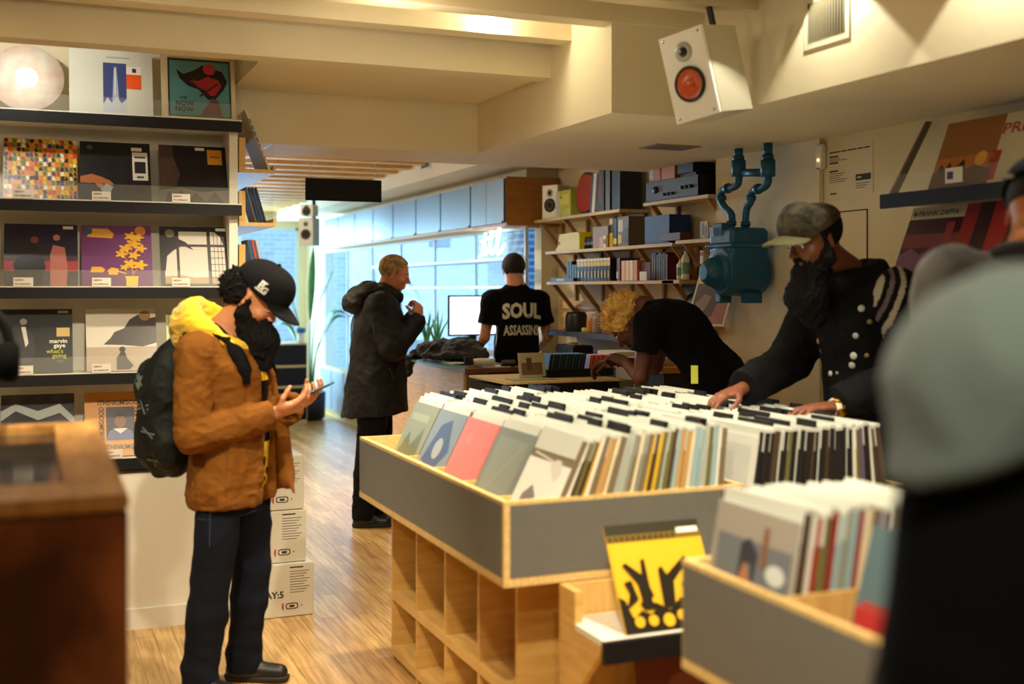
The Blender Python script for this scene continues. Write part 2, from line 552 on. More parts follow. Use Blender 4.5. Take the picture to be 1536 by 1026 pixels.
# top row
mb = MB()
Mdisc = mat('marbled_clear_vinyl', (240, 236, 226), .25, c2=(226, 196, 176), scale=9)
n = 48
def disc_mesh(r, t, m, lab, txt=None):
    mb = MB()
    prof = [(0.003, 0), (r, 0), (r, t), (0.003, t)]
    Mx = Matrix.Rotation(R(90), 4, 'X') @ Matrix.Translation((0, 0, 0))
    mb.lathe(prof, m, 48, Matrix.Translation((0, 0, r)) @ Mx)
    mb.lathe([(.003, 0), (.05, 0)], lab, 32, Matrix.Translation((0, -t - .0006, r)) @ Mx)
    return mb
mb = disc_mesh(.160, .004, Mdisc, flat((250, 248, 240)))
o = place_sleeve(mb, 'vinyl_record', 40, 5.705, SH[0], 'round clear marbled vinyl record propped at the left end of the top shelf', 'record', 14)
Mglow = flat((250, 250, 246), .5)
mb = art_sleeve([('rect', .40, .04, .68, .78, (62, 76, 130)), ('poly', [(.50, .04), (.53, .72), (.56, .72), (.60, .04)], (170, 180, 200)),
                 ('poly', [(.40, .04), (.40, .16), (.45, .26), (.50, .18), (.56, .28), (.62, .18), (.68, .25), (.68, .04)], (196, 204, 214)),
                 ('line', .54, .3, .545, .70, .012, (230, 232, 236)), ('rect', .68, .40, .86, .62, (240, 92, 40)), ('rect', .68, .62, .86, .74, (242, 238, 232)),
                 ('rect', .75, .65, .80, .71, (60, 40, 60)), ('rect', .44, .85, .72, .87, (170, 178, 168))], (214, 216, 204), w=.37, h=.335, t=.008)
place_sleeve(mb, 'record_sleeve', 168, 5.70, SH[0], 'white record sleeve with a blue night picture and an orange sticker on the top shelf', lean=14)
# framed print with abstract red creature-free shapes
fr = empty('framed_print', (wx(299, 5.72), 5.72, SH[0] + .002), 'pale framed blue print with a red and black shape on the top shelf', 'picture frame', (R(-12), 0, 0))
mb = MB(); w_, h_ = .345, .325
for a in ((-w_ / 2, w_ / 2, 0, .012), (-w_ / 2, w_ / 2, h_ - .016, h_)):
    mb.bbox(a[0], a[1], -.014, .012, a[2], a[3], flat((226, 212, 178)), .002)
for a in ((-w_ / 2, -w_ / 2 + .03), (w_ / 2 - .02, w_ / 2)):
    mb.bbox(a[0], a[1], -.014, .012, 0, h_, flat((226, 212, 178)), .002)
mb.build('frame', fr)
pts = lambda f, cx, cy: [(cx + f * a, cy + f * b) for a, b in [(-.42, .30), (-.3, .22), (-.12, .30), (.02, .40), (.16, .34), (.34, .30), (.42, .12), (.36, -.02), (.22, -.20), (.1, -.22), (-.06, -.04), (-.24, .02), (-.36, .14)]]
mb = art_sleeve([('rect', .0, .0, 1, 1, (20, 22, 26)), ('rect', .02, .02, .98, .97, (88, 150, 160)), ('poly', pts(.98, .54, .52), (24, 20, 26)),
                 ('poly', pts(.55, .62, .50), (176, 38, 48)), ('circ', .66, .84, .10, (196, 56, 70)), ('line', .35, .62, .62, .50, .03, (150, 30, 44)),
                 ('line', .5, .36, .80, .60, .03, (60, 20, 30)), ('poly', [(.5, .03), (.7, .34), (.8, .3), (.86, .03)], (120, 70, 84)),
                 ('text', 'THE', .17, .30, .07, (20, 20, 24)), ('text', 'NOW', .11, .19, .11, (20, 20, 24)), ('text', 'NOW', .10, .09, .11, (20, 20, 24))], (30, 30, 30), w=.292, h=.292, t=.004)
p = mb.build('print', fr); p.location = (.005, -.004, .014)
# second row
lay = []
cols = [(222, 184, 36), (206, 60, 40), (40, 66, 120), (232, 226, 200), (30, 26, 30), (226, 120, 40), (90, 110, 60)]
for i in range(17):
    for k in range(13):
        x, y = i / 17, k / 13
        c = rnd.choice(cols)
        lay.append(('poly', [(x + rnd.random() * .03, y), (x + .05 + rnd.random() * .02, y + rnd.random() * .02), (x + .03 + rnd.random() * .03, y + .075), (x - .005 + rnd.random() * .02, y + .05 + rnd.random() * .03)], c))
# keep the collage in four thin print layers
def squeeze(mb_layers, base, **k):
    mb = art_sleeve([], base, **k)
    w = k.get('w', LP); h = k.get('h', LP)
    for i, (kind, pp, c) in enumerate(mb_layers):
        y = -.0003 - .0003 * (i % 5)
        mb.poly([(-w / 2 + a * w, y, b * h) for a, b in pp], flat(c, .35))
    return mb
place_sleeve(squeeze(lay, (190, 140, 30)), 'record_sleeve', 61, 5.70, SH[1], 'yellow, red and blue crowd-patterned record sleeve on the second shelf')
hand = [(.0, .40), (.16, .45), (.30, .40), (.42, .34), (.47, .28), (.40, .27), (.30, .30), (.34, .22), (.26, .22), (.2, .30), (.12, .29), (0, .30)]
place_sleeve(art_sleeve([('poly', hand, (178, 104, 60)), ('poly', [(.28, .2), (.36, .29), (.46, .24), (.42, .15), (.32, .13)], (150, 160, 150)),
                         ('circ', .14, .90, .04, (40, 110, 100)), ('rect', .74, .36, .96, .84, (222, 218, 206)), ('rect', .77, .48, .93, .68, (40, 36, 44)), ('rect', .73, .86, .88, .92, (220, 216, 204)),
                         ('rect', .77, .74, .93, .77, (60, 60, 60)), ('rect', .80, .40, .90, .43, (60, 60, 60))], (24, 22, 30)),
             'record_sleeve', 175, 5.70, SH[1], 'black record sleeve with a reaching hand and a white side sticker on the second shelf')
place_sleeve(art_sleeve([('poly', [(0, .25), (.24, .3), (.30, .5), (.22, .75), (.2, 1), (0, 1)], (74, 54, 48)), ('poly', [(0, 0), (0, .22), (.3, .26), (.6, .20), (1, .24), (1, 0)], (96, 88, 80)),
                         ('poly', [(.05, 0), (.12, .2), (.2, .05), (.3, .22), (.4, .04), (.52, .18), (.66, .02), (.8, .2), (.95, 0)], (58, 54, 54)),
                         ('rect', .72, .68, .94, .94, (214, 150, 44)), ('rect', .54, .92, .68, .97, (226, 222, 212)), ('rect', .76, .80, .90, .83, (150, 96, 30))], (20, 18, 26)),
             'record_sleeve', 293, 5.70, SH[1], 'near-black record sleeve with a square orange sticker on the second shelf')
# third row
place_sleeve(art_sleeve([('rect', 0, .0, 1, .48, (70, 30, 48)), ('rect', 0, .24, 1, .40, (160, 56, 60)), ('rect', 0, 0, 1, .2, (54, 50, 62)),
                         ('poly', [(.18, .0), (.12, .36), (.28, .62), (.36, .74), (.44, .74), (.5, .6), (.56, .3), (.5, 0)], (22, 20, 28)), ('circ', .41, .74, .055, (120, 60, 54)),
                         ('poly', [(.62, .0), (.62, .5), (.66, .66), (.82, .62), (.86, .3), (.84, 0)], (176, 104, 96)), ('circ', .71, .78, .05, (180, 110, 96)), ('rect', .80, .92, .94, .97, (200, 196, 190))], (26, 24, 46)),
             'record_sleeve', 62, 5.70, SH[2], 'record sleeve with two standing people against a red dusk on the third shelf')
pl = []
for (cx, cy, s) in [(.62, .62, .10), (.74, .70, .11), (.84, .62, .09), (.70, .82, .10), (.56, .52, .09), (.80, .80, .09), (.68, .36, .10), (.82, .34, .11), (.60, .30, .07), (.74, .50, .09)]:
    pl.append(('poly', [(cx + s * (1 + .35 * math.cos(5 * a)) * math.cos(a) * .8, cy + s * (1 + .35 * math.cos(5 * a)) * math.sin(a) * .6) for a in [2 * PI * i / 30 for i in range(30)]], (222, 166, 40)))
pl2 = [('line', .72, .1, .70, .85, .012, (196, 130, 30)), ('line', .72, .2, .84, .36, .012, (196, 130, 30)), ('line', .71, .25, .60, .5, .012, (196, 130, 30)),
       ('poly', [(.62, .0), (.62, .12), (.60, .16), (.80, .16), (.79, .12), (.78, 0)], (232, 190, 50)), ('poly', [(.12, .22), (.30, .22), (.33, .27), (.28, .31), (.14, .31)], (222, 166, 40)),
       ('poly', [(.38, .18), (.50, .18), (.52, .28), (.42, .30), (.36, .26)], (226, 170, 44)), ('line', .5, .24, .62, .20, .02, (226, 170, 44)),
       ('poly', [(.08, .80), (.44, .78), (.46, .86), (.38, .94), (.12, .94)], (210, 150, 60)), ('circ', .84, .91, .08, (206, 130, 50)), ('circ', .10, .90, .06, (40, 90, 90))]
place_sleeve(art_sleeve(pl[:3] + pl2 + pl[3:], (104, 50, 104)), 'record_sleeve', 177, 5.70, SH[2], 'purple record sleeve with a yellow pot plant on the third shelf')
gr = [('rect', .06, .04, .96, .92, (206, 200, 190)), ('poly', [(.06, .04), (.06, .16), (.3, .18), (.5, .14), (.96, .17), (.96, .04)], (170, 140, 100)),
      ('poly', [(0, 1), (0, .2), (.07, .25), (.10, .5), (.2, .6), (.34, .68), (.5, .6), (.38, .74), (.26, .8), (.3, 1)], (40, 36, 44)),
      ('rect', .24, .1, .28, .95, (50, 44, 46)), ('rect', .70, .04, .75, .95, (50, 44, 46)), ('rect', .24, .66, .96, .70, (50, 44, 46))]
for k in range(3):
    gr.append(('rect', .80 + .055 * k, .06, .808 + .055 * k, .92, (90, 80, 76)))
for k in range(5):
    gr.append(('rect', .75, .14 + .11 * k, .96, .147 + .11 * k, (90, 80, 76)))
gr += [('poly', [(.55, 1), (.8, .93), (.9, .84), (.96, .66), (1, .6), (1, 1)], (36, 32, 42)), ('circ', .15, .88, .07, (120, 116, 100)), ('rect', .84, .93, .99, .98, (226, 222, 214))]
place_sleeve(art_sleeve(gr, (36, 32, 42)), 'record_sleeve', 294, 5.70, SH[2], 'record sleeve picturing an arched window over fields on the third shelf')
# fourth row
place_sleeve(art_sleeve([('poly', [(.05, .2), (.1, .6), (.22, .76), (.3, .76), (.46, .6), (.5, .3), (.4, .15)], (48, 50, 58)), ('circ', .33, .80, .05, (150, 146, 140)), ('poly', [(.30, .72), (.36, .72), (.40, .46), (.36, .4)], (214, 212, 204)),
                         ('rect', .78, .56, .96, .70, (206, 176, 110)), ('text', 'marvin', .68, .46, .09, (236, 234, 224)), ('text', 'gaye', .74, .39, .09, (236, 234, 224)),
                         ('text', "what's", .64, .30, .09, (170, 176, 50)), ('text', 'going', .72, .23, .09, (170, 176, 50)), ('text', 'on', .78, .15, .09, (100, 106, 60)), ('rect', .80, .93, .94, .97, (180, 176, 170))], (28, 34, 38)),
             'record_sleeve', 54, 5.70, SH[3], 'dark record sleeve with a man in a suit and white lettering on the fourth shelf')
place_sleeve(art_sleeve([('rect', 0, 0, 1, .44, (176, 158, 140)), ('rect', 0, .38, 1, .44, (214, 206, 192)), ('poly', [(.24, .42), (.34, .52), (.40, .62), (.54, .68), (.62, .82), (.74, .90), (.9, .84), (1, .86), (1, .44), (.8, .38), (.5, .41)], (66, 58, 58)),
                         ('poly', [(.42, .02), (.42, .2), (.48, .30), (.54, .30), (.57, .2), (.66, .08), (.6, .02)], (40, 34, 38)), ('circ', .505, .34, .045, (36, 30, 34)), ('circ', .84, .88, .08, (150, 116, 74))], (212, 206, 192)),
             'record_sleeve', 184, 5.70, SH[3], 'pale record sleeve with a dark sea cliff and a seated figure on the fourth shelf')
place_sleeve(art_sleeve([('rect', .04, .5, .96, .96, (150, 150, 96)), ('circ', .5, .34, .42, (204, 96, 64)), ('circ', .45, .36, .12, (60, 44, 44)), ('rect', .0, .0, 1, .12, (50, 40, 44))], (186, 196, 140), w=.27, h=.28),
             'record_sleeve', 296, 5.70, SH[3], 'small green and red record sleeve behind the man in the brown jacket, fourth shelf')
# bottom row
Mgl = mat('glossy_dark_sleeve', (60, 64, 78), .18, c2=(24, 24, 32), scale=7)
place_sleeve(art_sleeve([('poly', [(.0, .6), (.2, .75), (.5, .6), (.8, .7), (1, .5), (1, .62), (.8, .84), (.5, .74), (.2, .86), (0, .75)], (150, 160, 160)), ('poly', [(.2, .1), (.4, .5), (.6, .2), (.8, .45), (.9, .1)], (80, 100, 140))], (40, 40, 50), bmat=Mgl),
             'record_sleeve', 57, 5.70, SH[4], 'glossy blue-black record sleeve at the left of the bottom shelf')
face = [('rect', .30, .24, .70, .76, (52, 44, 66)), ('poly', [(.30, .24), (.34, .38), (.44, .43), (.56, .43), (.66, .38), (.70, .24)], (96, 108, 150)), ('poly', [(.40, .42), (.5, .34), (.6, .42)], (220, 214, 206)),
        ('circ', .5, .54, .085, (120, 78, 62), .11), ('poly', [(.41, .56), (.42, .66), (.5, .70), (.58, .66), (.59, .56), (.55, .61), (.45, .61)], (30, 22, 24)),
        ('text', 'ITHINKIMGOOD', .18, .79, .105, BK, .66), ('text', 'ITHINKIMGOOD', .28, .10, .105, BK, .60), ('text', 'ITHINKIMGOOD', .27, .12, .105, BK, .64, PI / 2), ('text', 'ITHINKIMGOOD', .76, .14, .105, BK, .60, PI / 2),
        ('rect', .16, .0, .28, .08, (60, 150, 130)), ('rect', .20, .0, .24, .1, (220, 110, 60))]
place_sleeve(art_sleeve(face, (206, 140, 52)), 'record_sleeve', 182, 5.70, SH[4], 'orange record sleeve with a portrait framed by repeated black lettering, bottom shelf')

# pine troughs along the end of the record wall
for k, (z, y1, lab) in enumerate([(2.145, 7.6, 'top pine record trough on the end of the record wall'), (1.885, 7.6, 'second pine record trough on the end of the record wall'), (1.625, 7.6, 'lowest pine record trough behind the black cap')]):
    e = empty('record_trough', (.925, 5.72, z), lab, 'shelf')
    MB().box(0, .03, 0, y1 - 5.72, 0, .17, M_ply).build('back_board', e)
    MB().box(.03, .175, 0, y1 - 5.72, 0, .018, M_plyh).build('bottom_board', e)
    MB().box(.165, .180, 0, y1 - 5.72, .018, .038, M_ply).build('front_lip', e)
    MB().box(.166, .169, .01, y1 - 5.74, .038, .15, M_acr).build('acrylic_guard', e)
def rot_trough(mb, name, x, y, z, lean, label, group=None):
    o = mb.build(name); o.location = (x, y, z)
    o.rotation_euler = (R(-lean), 0, R(90))
    return tag(o, label, 'record', group)
sp = (196, 90, 50)
a = art_sleeve([], (220, 208, 176), t=.008)
for i in range(7):
    a.box(-LP / 2 - .0005, -LP / 2 + .001, .001, .007, .05 + i * .032, .075 + i * .032, flat([(200, 90, 50), (196, 110, 60), (190, 60, 40), (50, 46, 44), (44, 60, 50), (40, 40, 44), (60, 60, 58)][6 - i if False else i]))
rot_trough(a, 'record_sleeve', 1.078, 5.73 + LP / 2, 2.164, 22, 'cream spined record leaning out from the top trough')
for i in range(4):
    rot_trough(art_sleeve([], [(30, 30, 32), (44, 42, 44), (24, 24, 28), (90, 84, 74)][i], w=.18, h=.18, t=.006), 'record_sleeve', 1.06 - i * .016, 5.73 + .09, 1.904, 16,
               'thin dark record standing in the second trough', 'small dark records in the second trough')
for i in range(3):
    rot_trough(art_sleeve([], [(200, 190, 160), (196, 70, 50), (60, 90, 90)][i], w=.18, h=.18, t=.008), 'record_sleeve', 1.05 - i * .02, 5.73 + .09, 1.644, 12,
               ['cream', 'red', 'teal'][i] + ' spined record in the lowest trough above the cap')

# boxes stacked at the end of the wall
M_card = mat('white_carton', (226, 224, 210), .6, var=.02)
def carton(z0, x0, x1, y0, h, label, word, dx=0):
    e = empty('carton', ((x0 + x1) / 2, y0, z0), label, 'box', group=None)
    w = x1 - x0
    mb = MB().bbox(-w / 2, w / 2, 0, .40, .001, h, M_card, .004)
    mb.box(w / 2 - .0, w / 2 + .001, .006, .394, .006, h - .006, flat((170, 40, 52)))
    y = -.0006
    Mi = flat((60, 58, 54)); Mo = flat((206, 72, 48)); Mgy = flat((140, 138, 130))
    for k in range(9):
        mb.box(w / 2 - .115, w / 2 - .02 - .012 * (k % 3), y, 0, h - .040 - k * .0125, h - .036 - k * .0125, Mgy)
    mb.box(w / 2 - .115, w / 2 - .05, y, 0, h - .022, h - .016, Mi)
    if word:
        put_text(mb, 'PLAY:5', w / 2 - .275, .095, .044, Mi, y, bold=.03)
    # small speaker pictogram
    cx, cz = w / 2 - .105, .052
    ov = [(cx + (.028 if c > 0 else -.028) * 0 + math.copysign(abs(c) ** .5, c) * .030, y, cz + math.copysign(abs(s_) ** .5, s_) * .015) for c, s_ in [(math.cos(t), math.sin(t)) for t in [2 * PI * i / 24 for i in range(24)]]]
    iv = [(cx + (p[0] - cx) * .84, y, cz + (p[2] - cz) * .72) for p in ov]
    mb.add(ov + iv, [(i, (i + 1) % 24, 24 + (i + 1) % 24, 24 + i) for i in range(24)], Mi)
    mb.box(cx - .012, cx + .012, y, 0, cz - .006, cz + .005, Mi)
    mb.poly([(cx - .040, y, cz - .018), (cx - .046, y, cz - .016), (cx - .050, y, cz), (cx - .046, y, cz + .016), (cx - .040, y, cz + .018)], Mo)
    mb.box(cx + .042, cx + .050, y, 0, cz - .001, cz + .001, Mi).box(cx + .045, cx + .047, y, 0, cz - .005, cz + .005, Mi)
    mb.build('carton_body', e)
    f = MB().box(-w / 2 + .004, w / 2 - .004, .198, .202, h, h + .0006, flat((190, 180, 150))).build('tape', e)
    return e
carton(0, .93, 1.258, 5.58, .256, 'bottom white speaker carton printed PLAY:5 standing on the floor', True)
carton(.2575, .93, 1.225, 5.60, .252, 'middle white speaker carton of the stack behind the brown jacket', False)
carton(.511, .93, 1.215, 5.60, .262, 'topmost white speaker carton of the floor stack', False)
# ------------------------------------------------------------------ record bins
def bin_tray(e, X0, X1, Y0, Y1, z0=.70, z1=.95, floor=.81, slots=5, lam=None, div=.045):
    """open tray with laminate outside; local coordinates relative to e"""
    lam = lam or M_lam
    ox, oy = e.location.x, e.location.y
    x0, x1, y0, y1 = X0 - ox, X1 - ox, Y0 - oy, Y1 - oy
    t = .018
    def panel(name, a, lamface):
        mb = MB().box(*a, M_edge)
        mb.box(*lamface, lam)
        return mb.build(name, e)
    panel('side_panel', (x0, x0 + t, y0, y1, z0, z1), (x0 - .0012, x0, y0 + .016, y1 - .004, z0 + .022, z1 - .012))
    panel('side_panel', (x1 - t, x1, y0, y1, z0, z1), (x1, x1 + .0012, y0 + .004, y1 - .004, z0 + .022, z1 - .012))
    panel('end_panel', (x0 + t, x1 - t, y0, y0 + t, z0, z1), (x0 + .020, x1 - .004, y0 - .0012, y0, z0 + .022, z1 - .012))
    panel('end_panel', (x0 + t, x1 - t, y1 - t, y1, z0, z1), (x0 + .004, x1 - .004, y1, y1 + .0012, z0 + .022, z1 - .012))
    MB().box(x0 - .001, x1 + .001, y0 - .001, y1 + .001, z0 - .004, z0 + .016, M_edge).build('base_board', e)
    MB().box(x0 + t, x1 - t, y0 + t, y1 - t, floor - .012, floor, M_plyh).build('tray_floor', e)
    for k in range(1, slots):
        y = y0 + (y1 - y0) * k / slots
        MB().box(x0 + t, x1 - t, y - .006, y + .006, floor, z1 - div, M_plyh).build('row_divider', e)

COLS = [('cream', (222, 210, 176)), ('grey-brown', (122, 108, 84)), ('tan', (188, 150, 96)), ('grey', (140, 142, 130)), ('pale blue', (150, 178, 184)), ('black', (34, 32, 34)),
        ('dark brown', (78, 60, 44)), ('white', (228, 226, 214)), ('yellow', (214, 172, 44)), ('red', (164, 50, 40)), ('olive', (108, 106, 60)), ('purple', (104, 90, 116)), ('dark green', (40, 66, 48)), ('orange', (198, 110, 52)), ('navy', (40, 48, 80))]
M_poly = mat('poly_sleeve', (204, 208, 200), .3)
RP = {}
def record_mesh(name, col, th):
    key = (name, round(th, 4))
    if key in RP:
        return RP[key]
    c = flat(col, .45)
    rn = random.Random(hash(col) % 1000)
    mb = MB().box(-th / 2, th / 2, -LP / 2, LP / 2, 0, LP, c)
    # paper edge / poly sleeve standing a little above the jacket
    mb.box(-th / 2 - .0012, th / 2 + .0012, -LP / 2 - .0006, LP / 2 - .010, LP, LP + .011, M_poly)
    mb.box(-th / 2 - .0013, -th / 2 - .0001, -LP / 2, LP / 2 - .01, LP * .80, LP, M_poly)
    o = mb.build('record'); me = o.data
    bpy.data.objects.remove(o)
    RP[key] = me
    return me
def tab_mesh(w, off, card=True):
    mb = MB()
    if card:
        mb.box(-.0012, .0012, -LP / 2, LP / 2, 0, LP + .012, M_poly)
    mb.bbox(-.006, .006, off - w / 2, off + w / 2, LP + .008, LP + .038, M_black, .002, seg=1)
    o = mb.build('divider_card'); me = o.data
    bpy.data.objects.remove(o)
    return me
TABS = [tab_mesh(.10, -.08), tab_mesh(.14, .02), tab_mesh(.09, .09), tab_mesh(.20, .0), tab_mesh(.12, -.03)]
NREC = [0]
def fill_row(x0, x1, yc, z, row, binname, rn, lean0=26, pitch=.02, palette=None, first=None, tabrate=.16, lean1=None, lp=2):
    lean1 = lean0 if lean1 is None else lean1
    x = x0
    i = 0
    while x < x1:
        nm, c = rn.choice(palette or COLS)
        th = rn.choice([.007, .009, .012, .014]) * pitch / .016
        lean = lean0 + (lean1 - lean0) * max(0, (x - x0) / (x1 - x0)) ** lp
        if i > 2 and rn.random() < tabrate:
            o = bpy.data.objects.new('divider_card', rn.choice(TABS))
            o.location = (x + .003, yc + rn.uniform(-.004, .004), z)
            o.rotation_euler = (0, R(lean), 0)
            COL.objects.link(o)
            tag(o, 'white divider card with black tab in the %s row of the %s' % (row, binname), 'divider', 'divider cards in the %s row of the %s' % (row, binname))
            x += .012 / math.cos(R(lean))
        else:
            o = bpy.data.objects.new('record', record_mesh(nm, c, th))
            x += th / 2 / math.cos(R(lean))
            o.location = (x, yc + rn.uniform(-.005, .005), z + rn.uniform(0, .012) + th * .25)
            o.rotation_euler = (0, R(lean), 0)
            COL.objects.link(o)
            tag(o, '%s record filed in the %s row of the %s' % (nm, row, binname), 'record', '%s records in the %s row of the %s' % (nm, row, binname))
            x += (th / 2 + .0035) / math.cos(R(lean))
            NREC[0] += 1
        i += 1

BX0, BX1, BY0, BY1 = 1.285, 2.12, 3.18, 4.82
big = empty('record_bin', (1.7, 4.0, 0), 'large grey-sided plywood record bin with rows of sleeved records in front', 'record bin')
bin_tray(big, BX0, BX1, BY0, BY1)
# cubby base below
cx0, cx1, cy0, cy1 = 1.42, 2.10, 3.40, 4.80
MB().box(cx0 - 1.7, cx1 - 1.7, cy0 - 4, cy0 + .018 - 4, 0, .695, M_ply).build('base_side', big)
MB().box(cx0 - 1.7, cx1 - 1.7, cy1 - .018 - 4, cy1 - 4, 0, .695, M_ply).build('base_side', big)
MB().box(1.76 - 1.7, 1.775 - 1.7, cy0 - 4, cy1 - 4, 0, .695, M_ply).build('base_back', big)
for k in range(1, 4):
    y = cy0 + (cy1 - cy0) * k / 4
    MB().box(cx0 - 1.7, .06, y - .009 - 4, y + .009 - 4, 0, .695, M_ply).build('base_upright', big)
for z in (.02, .255):
    MB().box(cx0 - 1.7 - .002, .06, cy0 + .018 - 4, cy1 - .018 - 4, z, z + .035, M_plyh).build('base_shelf', big)
# a few records left in the cubbies
for (y, z, c, nm) in [(3.765, .292, (60, 110, 104), 'teal'), (3.432, .292, (196, 74, 40), 'orange-red'), (4.115, .292, (60, 50, 46), 'dark brown'), (4.465, .292, (70, 64, 60), 'charcoal')]:
    o = MB().box(-.15, .15, -.003, .003, 0, .30, flat(c)).build('record_sleeve')
    o.location = (1.595, y + .005, z); o.rotation_euler = (R(-5), 0, 0)
    tag(o, nm + ' record sleeve standing in an upper cubby under the large bin', 'record')

rows = ['nearest', 'second', 'middle', 'fourth', 'farthest']
rn = random.Random(11)
pal = [c for c in COLS if c[0] in ('cream', 'grey-brown', 'tan', 'grey', 'pale blue', 'dark brown', 'white', 'yellow', 'olive')] + [COLS[0], COLS[1], COLS[3], COLS[1], COLS[7], COLS[1], COLS[6], COLS[3], COLS[10]]
sd = (BY1 - BY0) / 5
fronts = [
    ('white record sleeve with a grey arch drawing at the front of the nearest row', (226, 226, 220), [('poly', [(.15, .05), (.2, .4), (.35, .52), (.5, .42), (.56, .05), (.48, .05), (.42, .3), (.33, .36), (.27, .28), (.24, .05)], (120, 118, 120)), ('poly', [(.55, .75), (.7, .9), (.85, .7), (.75, .6)], (206, 206, 200)), ('poly', [(.60, .05), (.68, .4), (.78, .05)], (160, 160, 162)), ('line', .1, .85, .8, .78, .02, (206, 204, 200))]),
    ('grey-green record sleeve at the front of the second row', (120, 130, 122), [('rect', .1, .1, .9, .9, (134, 142, 132)), ('line', .2, .2, .8, .85, .02, (150, 156, 146))]),
    ('plain pink record sleeve at the front of the middle row', (226, 118, 112), [('circ', .32, .75, .07, (190, 130, 130))]),
    ('blue and grey record sleeve at the front of the fourth row', (120, 134, 146), [('poly', [(.1, .3), (.3, .8), (.6, .9), (.9, .5), (.6, .2)], (70, 90, 124)), ('circ', .5, .5, .14, (150, 156, 160))]),
    ('mottled green-grey record sleeve at the front of the farthest row', (130, 138, 118), [('poly', [(.1, .2), (.3, .6), (.5, .4), (.8, .7), (.9, .2)], (96, 106, 88)), ('rect', .1, .75, .8, .85, (150, 156, 136))]),
]
for k in range(5):
    yc = BY0 + sd * (k + .5)
    lab, base, lay = fronts[k]
    mb = art_sleeve(lay, base)
    o = mb.build('record_sleeve')
    o.location = (1.395, yc, .812)
    o.rotation_euler = (R(-27), 0, R(-90))
    tag(o, lab, 'record')
    fill_row(1.412, 2.02, yc, .813, rows[k], 'large grey bin', rn, 26 if k else 25, .021 + .001 * k, pal, tabrate=.20 + .08 * (k > 0), lean1=5 if k == 0 else 14, lp=.7)

# second bin with black tray to the right
B2 = empty('record_bin', (2.5, 4.0, 0), 'black-trayed record bin at the right of the large grey one, under the hands', 'record bin')
bin_tray(B2, 2.125, 2.80, BY0, BY1, z0=.68, z1=.90, lam=M_black, slots=5, div=.05, floor=.782)
MB().box(-.2, .2, -.5, .6, 0, .675, M_ply).build('base_side', B2)
MB().box(-.37, .30, -.842, -.822, .86, .905, M_black).build('front_rail', B2)
o = art_sleeve([('rect', .1, .1, .9, .9, (190, 194, 190))], (206, 208, 202)).build('record_sleeve')
o.location = (2.10 + .03, BY0 + sd * .5, .785); o.rotation_euler = (R(-9), 0, R(-90))
tag(o, 'pale grey record sleeve at the front of the nearest row of the black-trayed bin', 'record')
pal2 = [c for c in COLS if c[0] in ('black', 'dark brown', 'red', 'white', 'purple', 'dark green', 'olive', 'cream', 'orange', 'tan')] + [COLS[5]] * 8 + [COLS[6]] * 3 + [COLS[7]] * 2 + [COLS[10]]
for k in range(5):
    yc = BY0 + sd * (k + .5)
    fill_row(2.15, 2.71, yc, .785, rows[k], 'black-trayed bin', rn, 7 if k == 0 else 16, .026 + .003 * k, pal2 if k == 0 else pal, tabrate=.28, lean1=-9 if k == 0 else 10)

# third bin, close on the right
TX0, TX1, TY0, TY1 = 1.40, 2.10, 1.30, 2.355
B3 = empty('record_bin', (1.75, 1.85, 0), 'grey-sided plywood record bin nearest the camera on the right', 'record bin')
bin_tray(B3, TX0, TX1, TY0, TY1, slots=3, div=.008, floor=.775)
MB().box(-.22, .3, -.40, .44, 0, .694, M_ply).build('base_side', B3)
s3 = (TY1 - TY0) / 3
Mfog = mat('foggy_poly', (208, 214, 206), .25, alpha=.55)
mb = art_sleeve([('rect', 0, 0, 1, 1, (156, 150, 140)), ('rect', .06, .04, .96, .78, (110, 116, 122)), ('poly', [(.3, .04), (.34, .5), (.42, .66), (.52, .5), (.54, .04)], (176, 120, 84)), ('poly', [(.36, .45), (.36, .74), (.46, .8), (.58, .7), (.54, .4), (.5, .62), (.42, .62)], (54, 56, 66)),
                 ('poly', [(.12, .04), (.14, .18), (.24, .2), (.28, .04)], (170, 90, 70)), ('circ', .80, .60, .11, (206, 212, 210), .07), ('poly', [(.56, .1), (.6, .32), (.98, .30), (.98, .04)], (150, 158, 158)), ('rect', .62, .62, .68, .9, (130, 90, 60))], (200, 204, 196))
o = mb.build('record_sleeve'); o.location = (1.435, TY0 + s3 * 2.5, .777); o.rotation_euler = (R(-10), 0, R(-90))
tag(o, 'foggy sleeved record with a blurred portrait at the front of the near right bin', 'record')
rn3 = random.Random(5)
pal3 = [COLS[3], COLS[3], COLS[4], COLS[9], COLS[6], COLS[11], COLS[0], COLS[10], COLS[7]]
fill_row(1.452, 1.80, TY0 + s3 * 2.5, .778, 'far', 'near right bin', rn3, 9, .024, pal3, tabrate=.0)
o = art_sleeve([('rect', .05, .05, .95, .5, (160, 60, 56)), ('circ', .5, .75, .18, (232, 230, 226)), ('circ', .5, .75, .07, (40, 40, 50))], (88, 112, 120), t=.02).build('record_sleeve')
o.location = (1.56, TY0 + s3 * 1.5, .777); o.rotation_euler = (R(-16), 0, R(-90))
tag(o, 'blue-green record sleeve leaning alone in the empty middle row of the near right bin', 'record')
o = MB().box(-.004, .004, -.10, .10, 0, .17, flat((176, 48, 50))).build('record_sleeve')
o.location = (1.50, TY0 + s3 * 1.5 - .04, .777); o.rotation_euler = (0, R(8), 0)
tag(o, 'small red record sleeve leaning in the middle row of the near right bin', 'record')

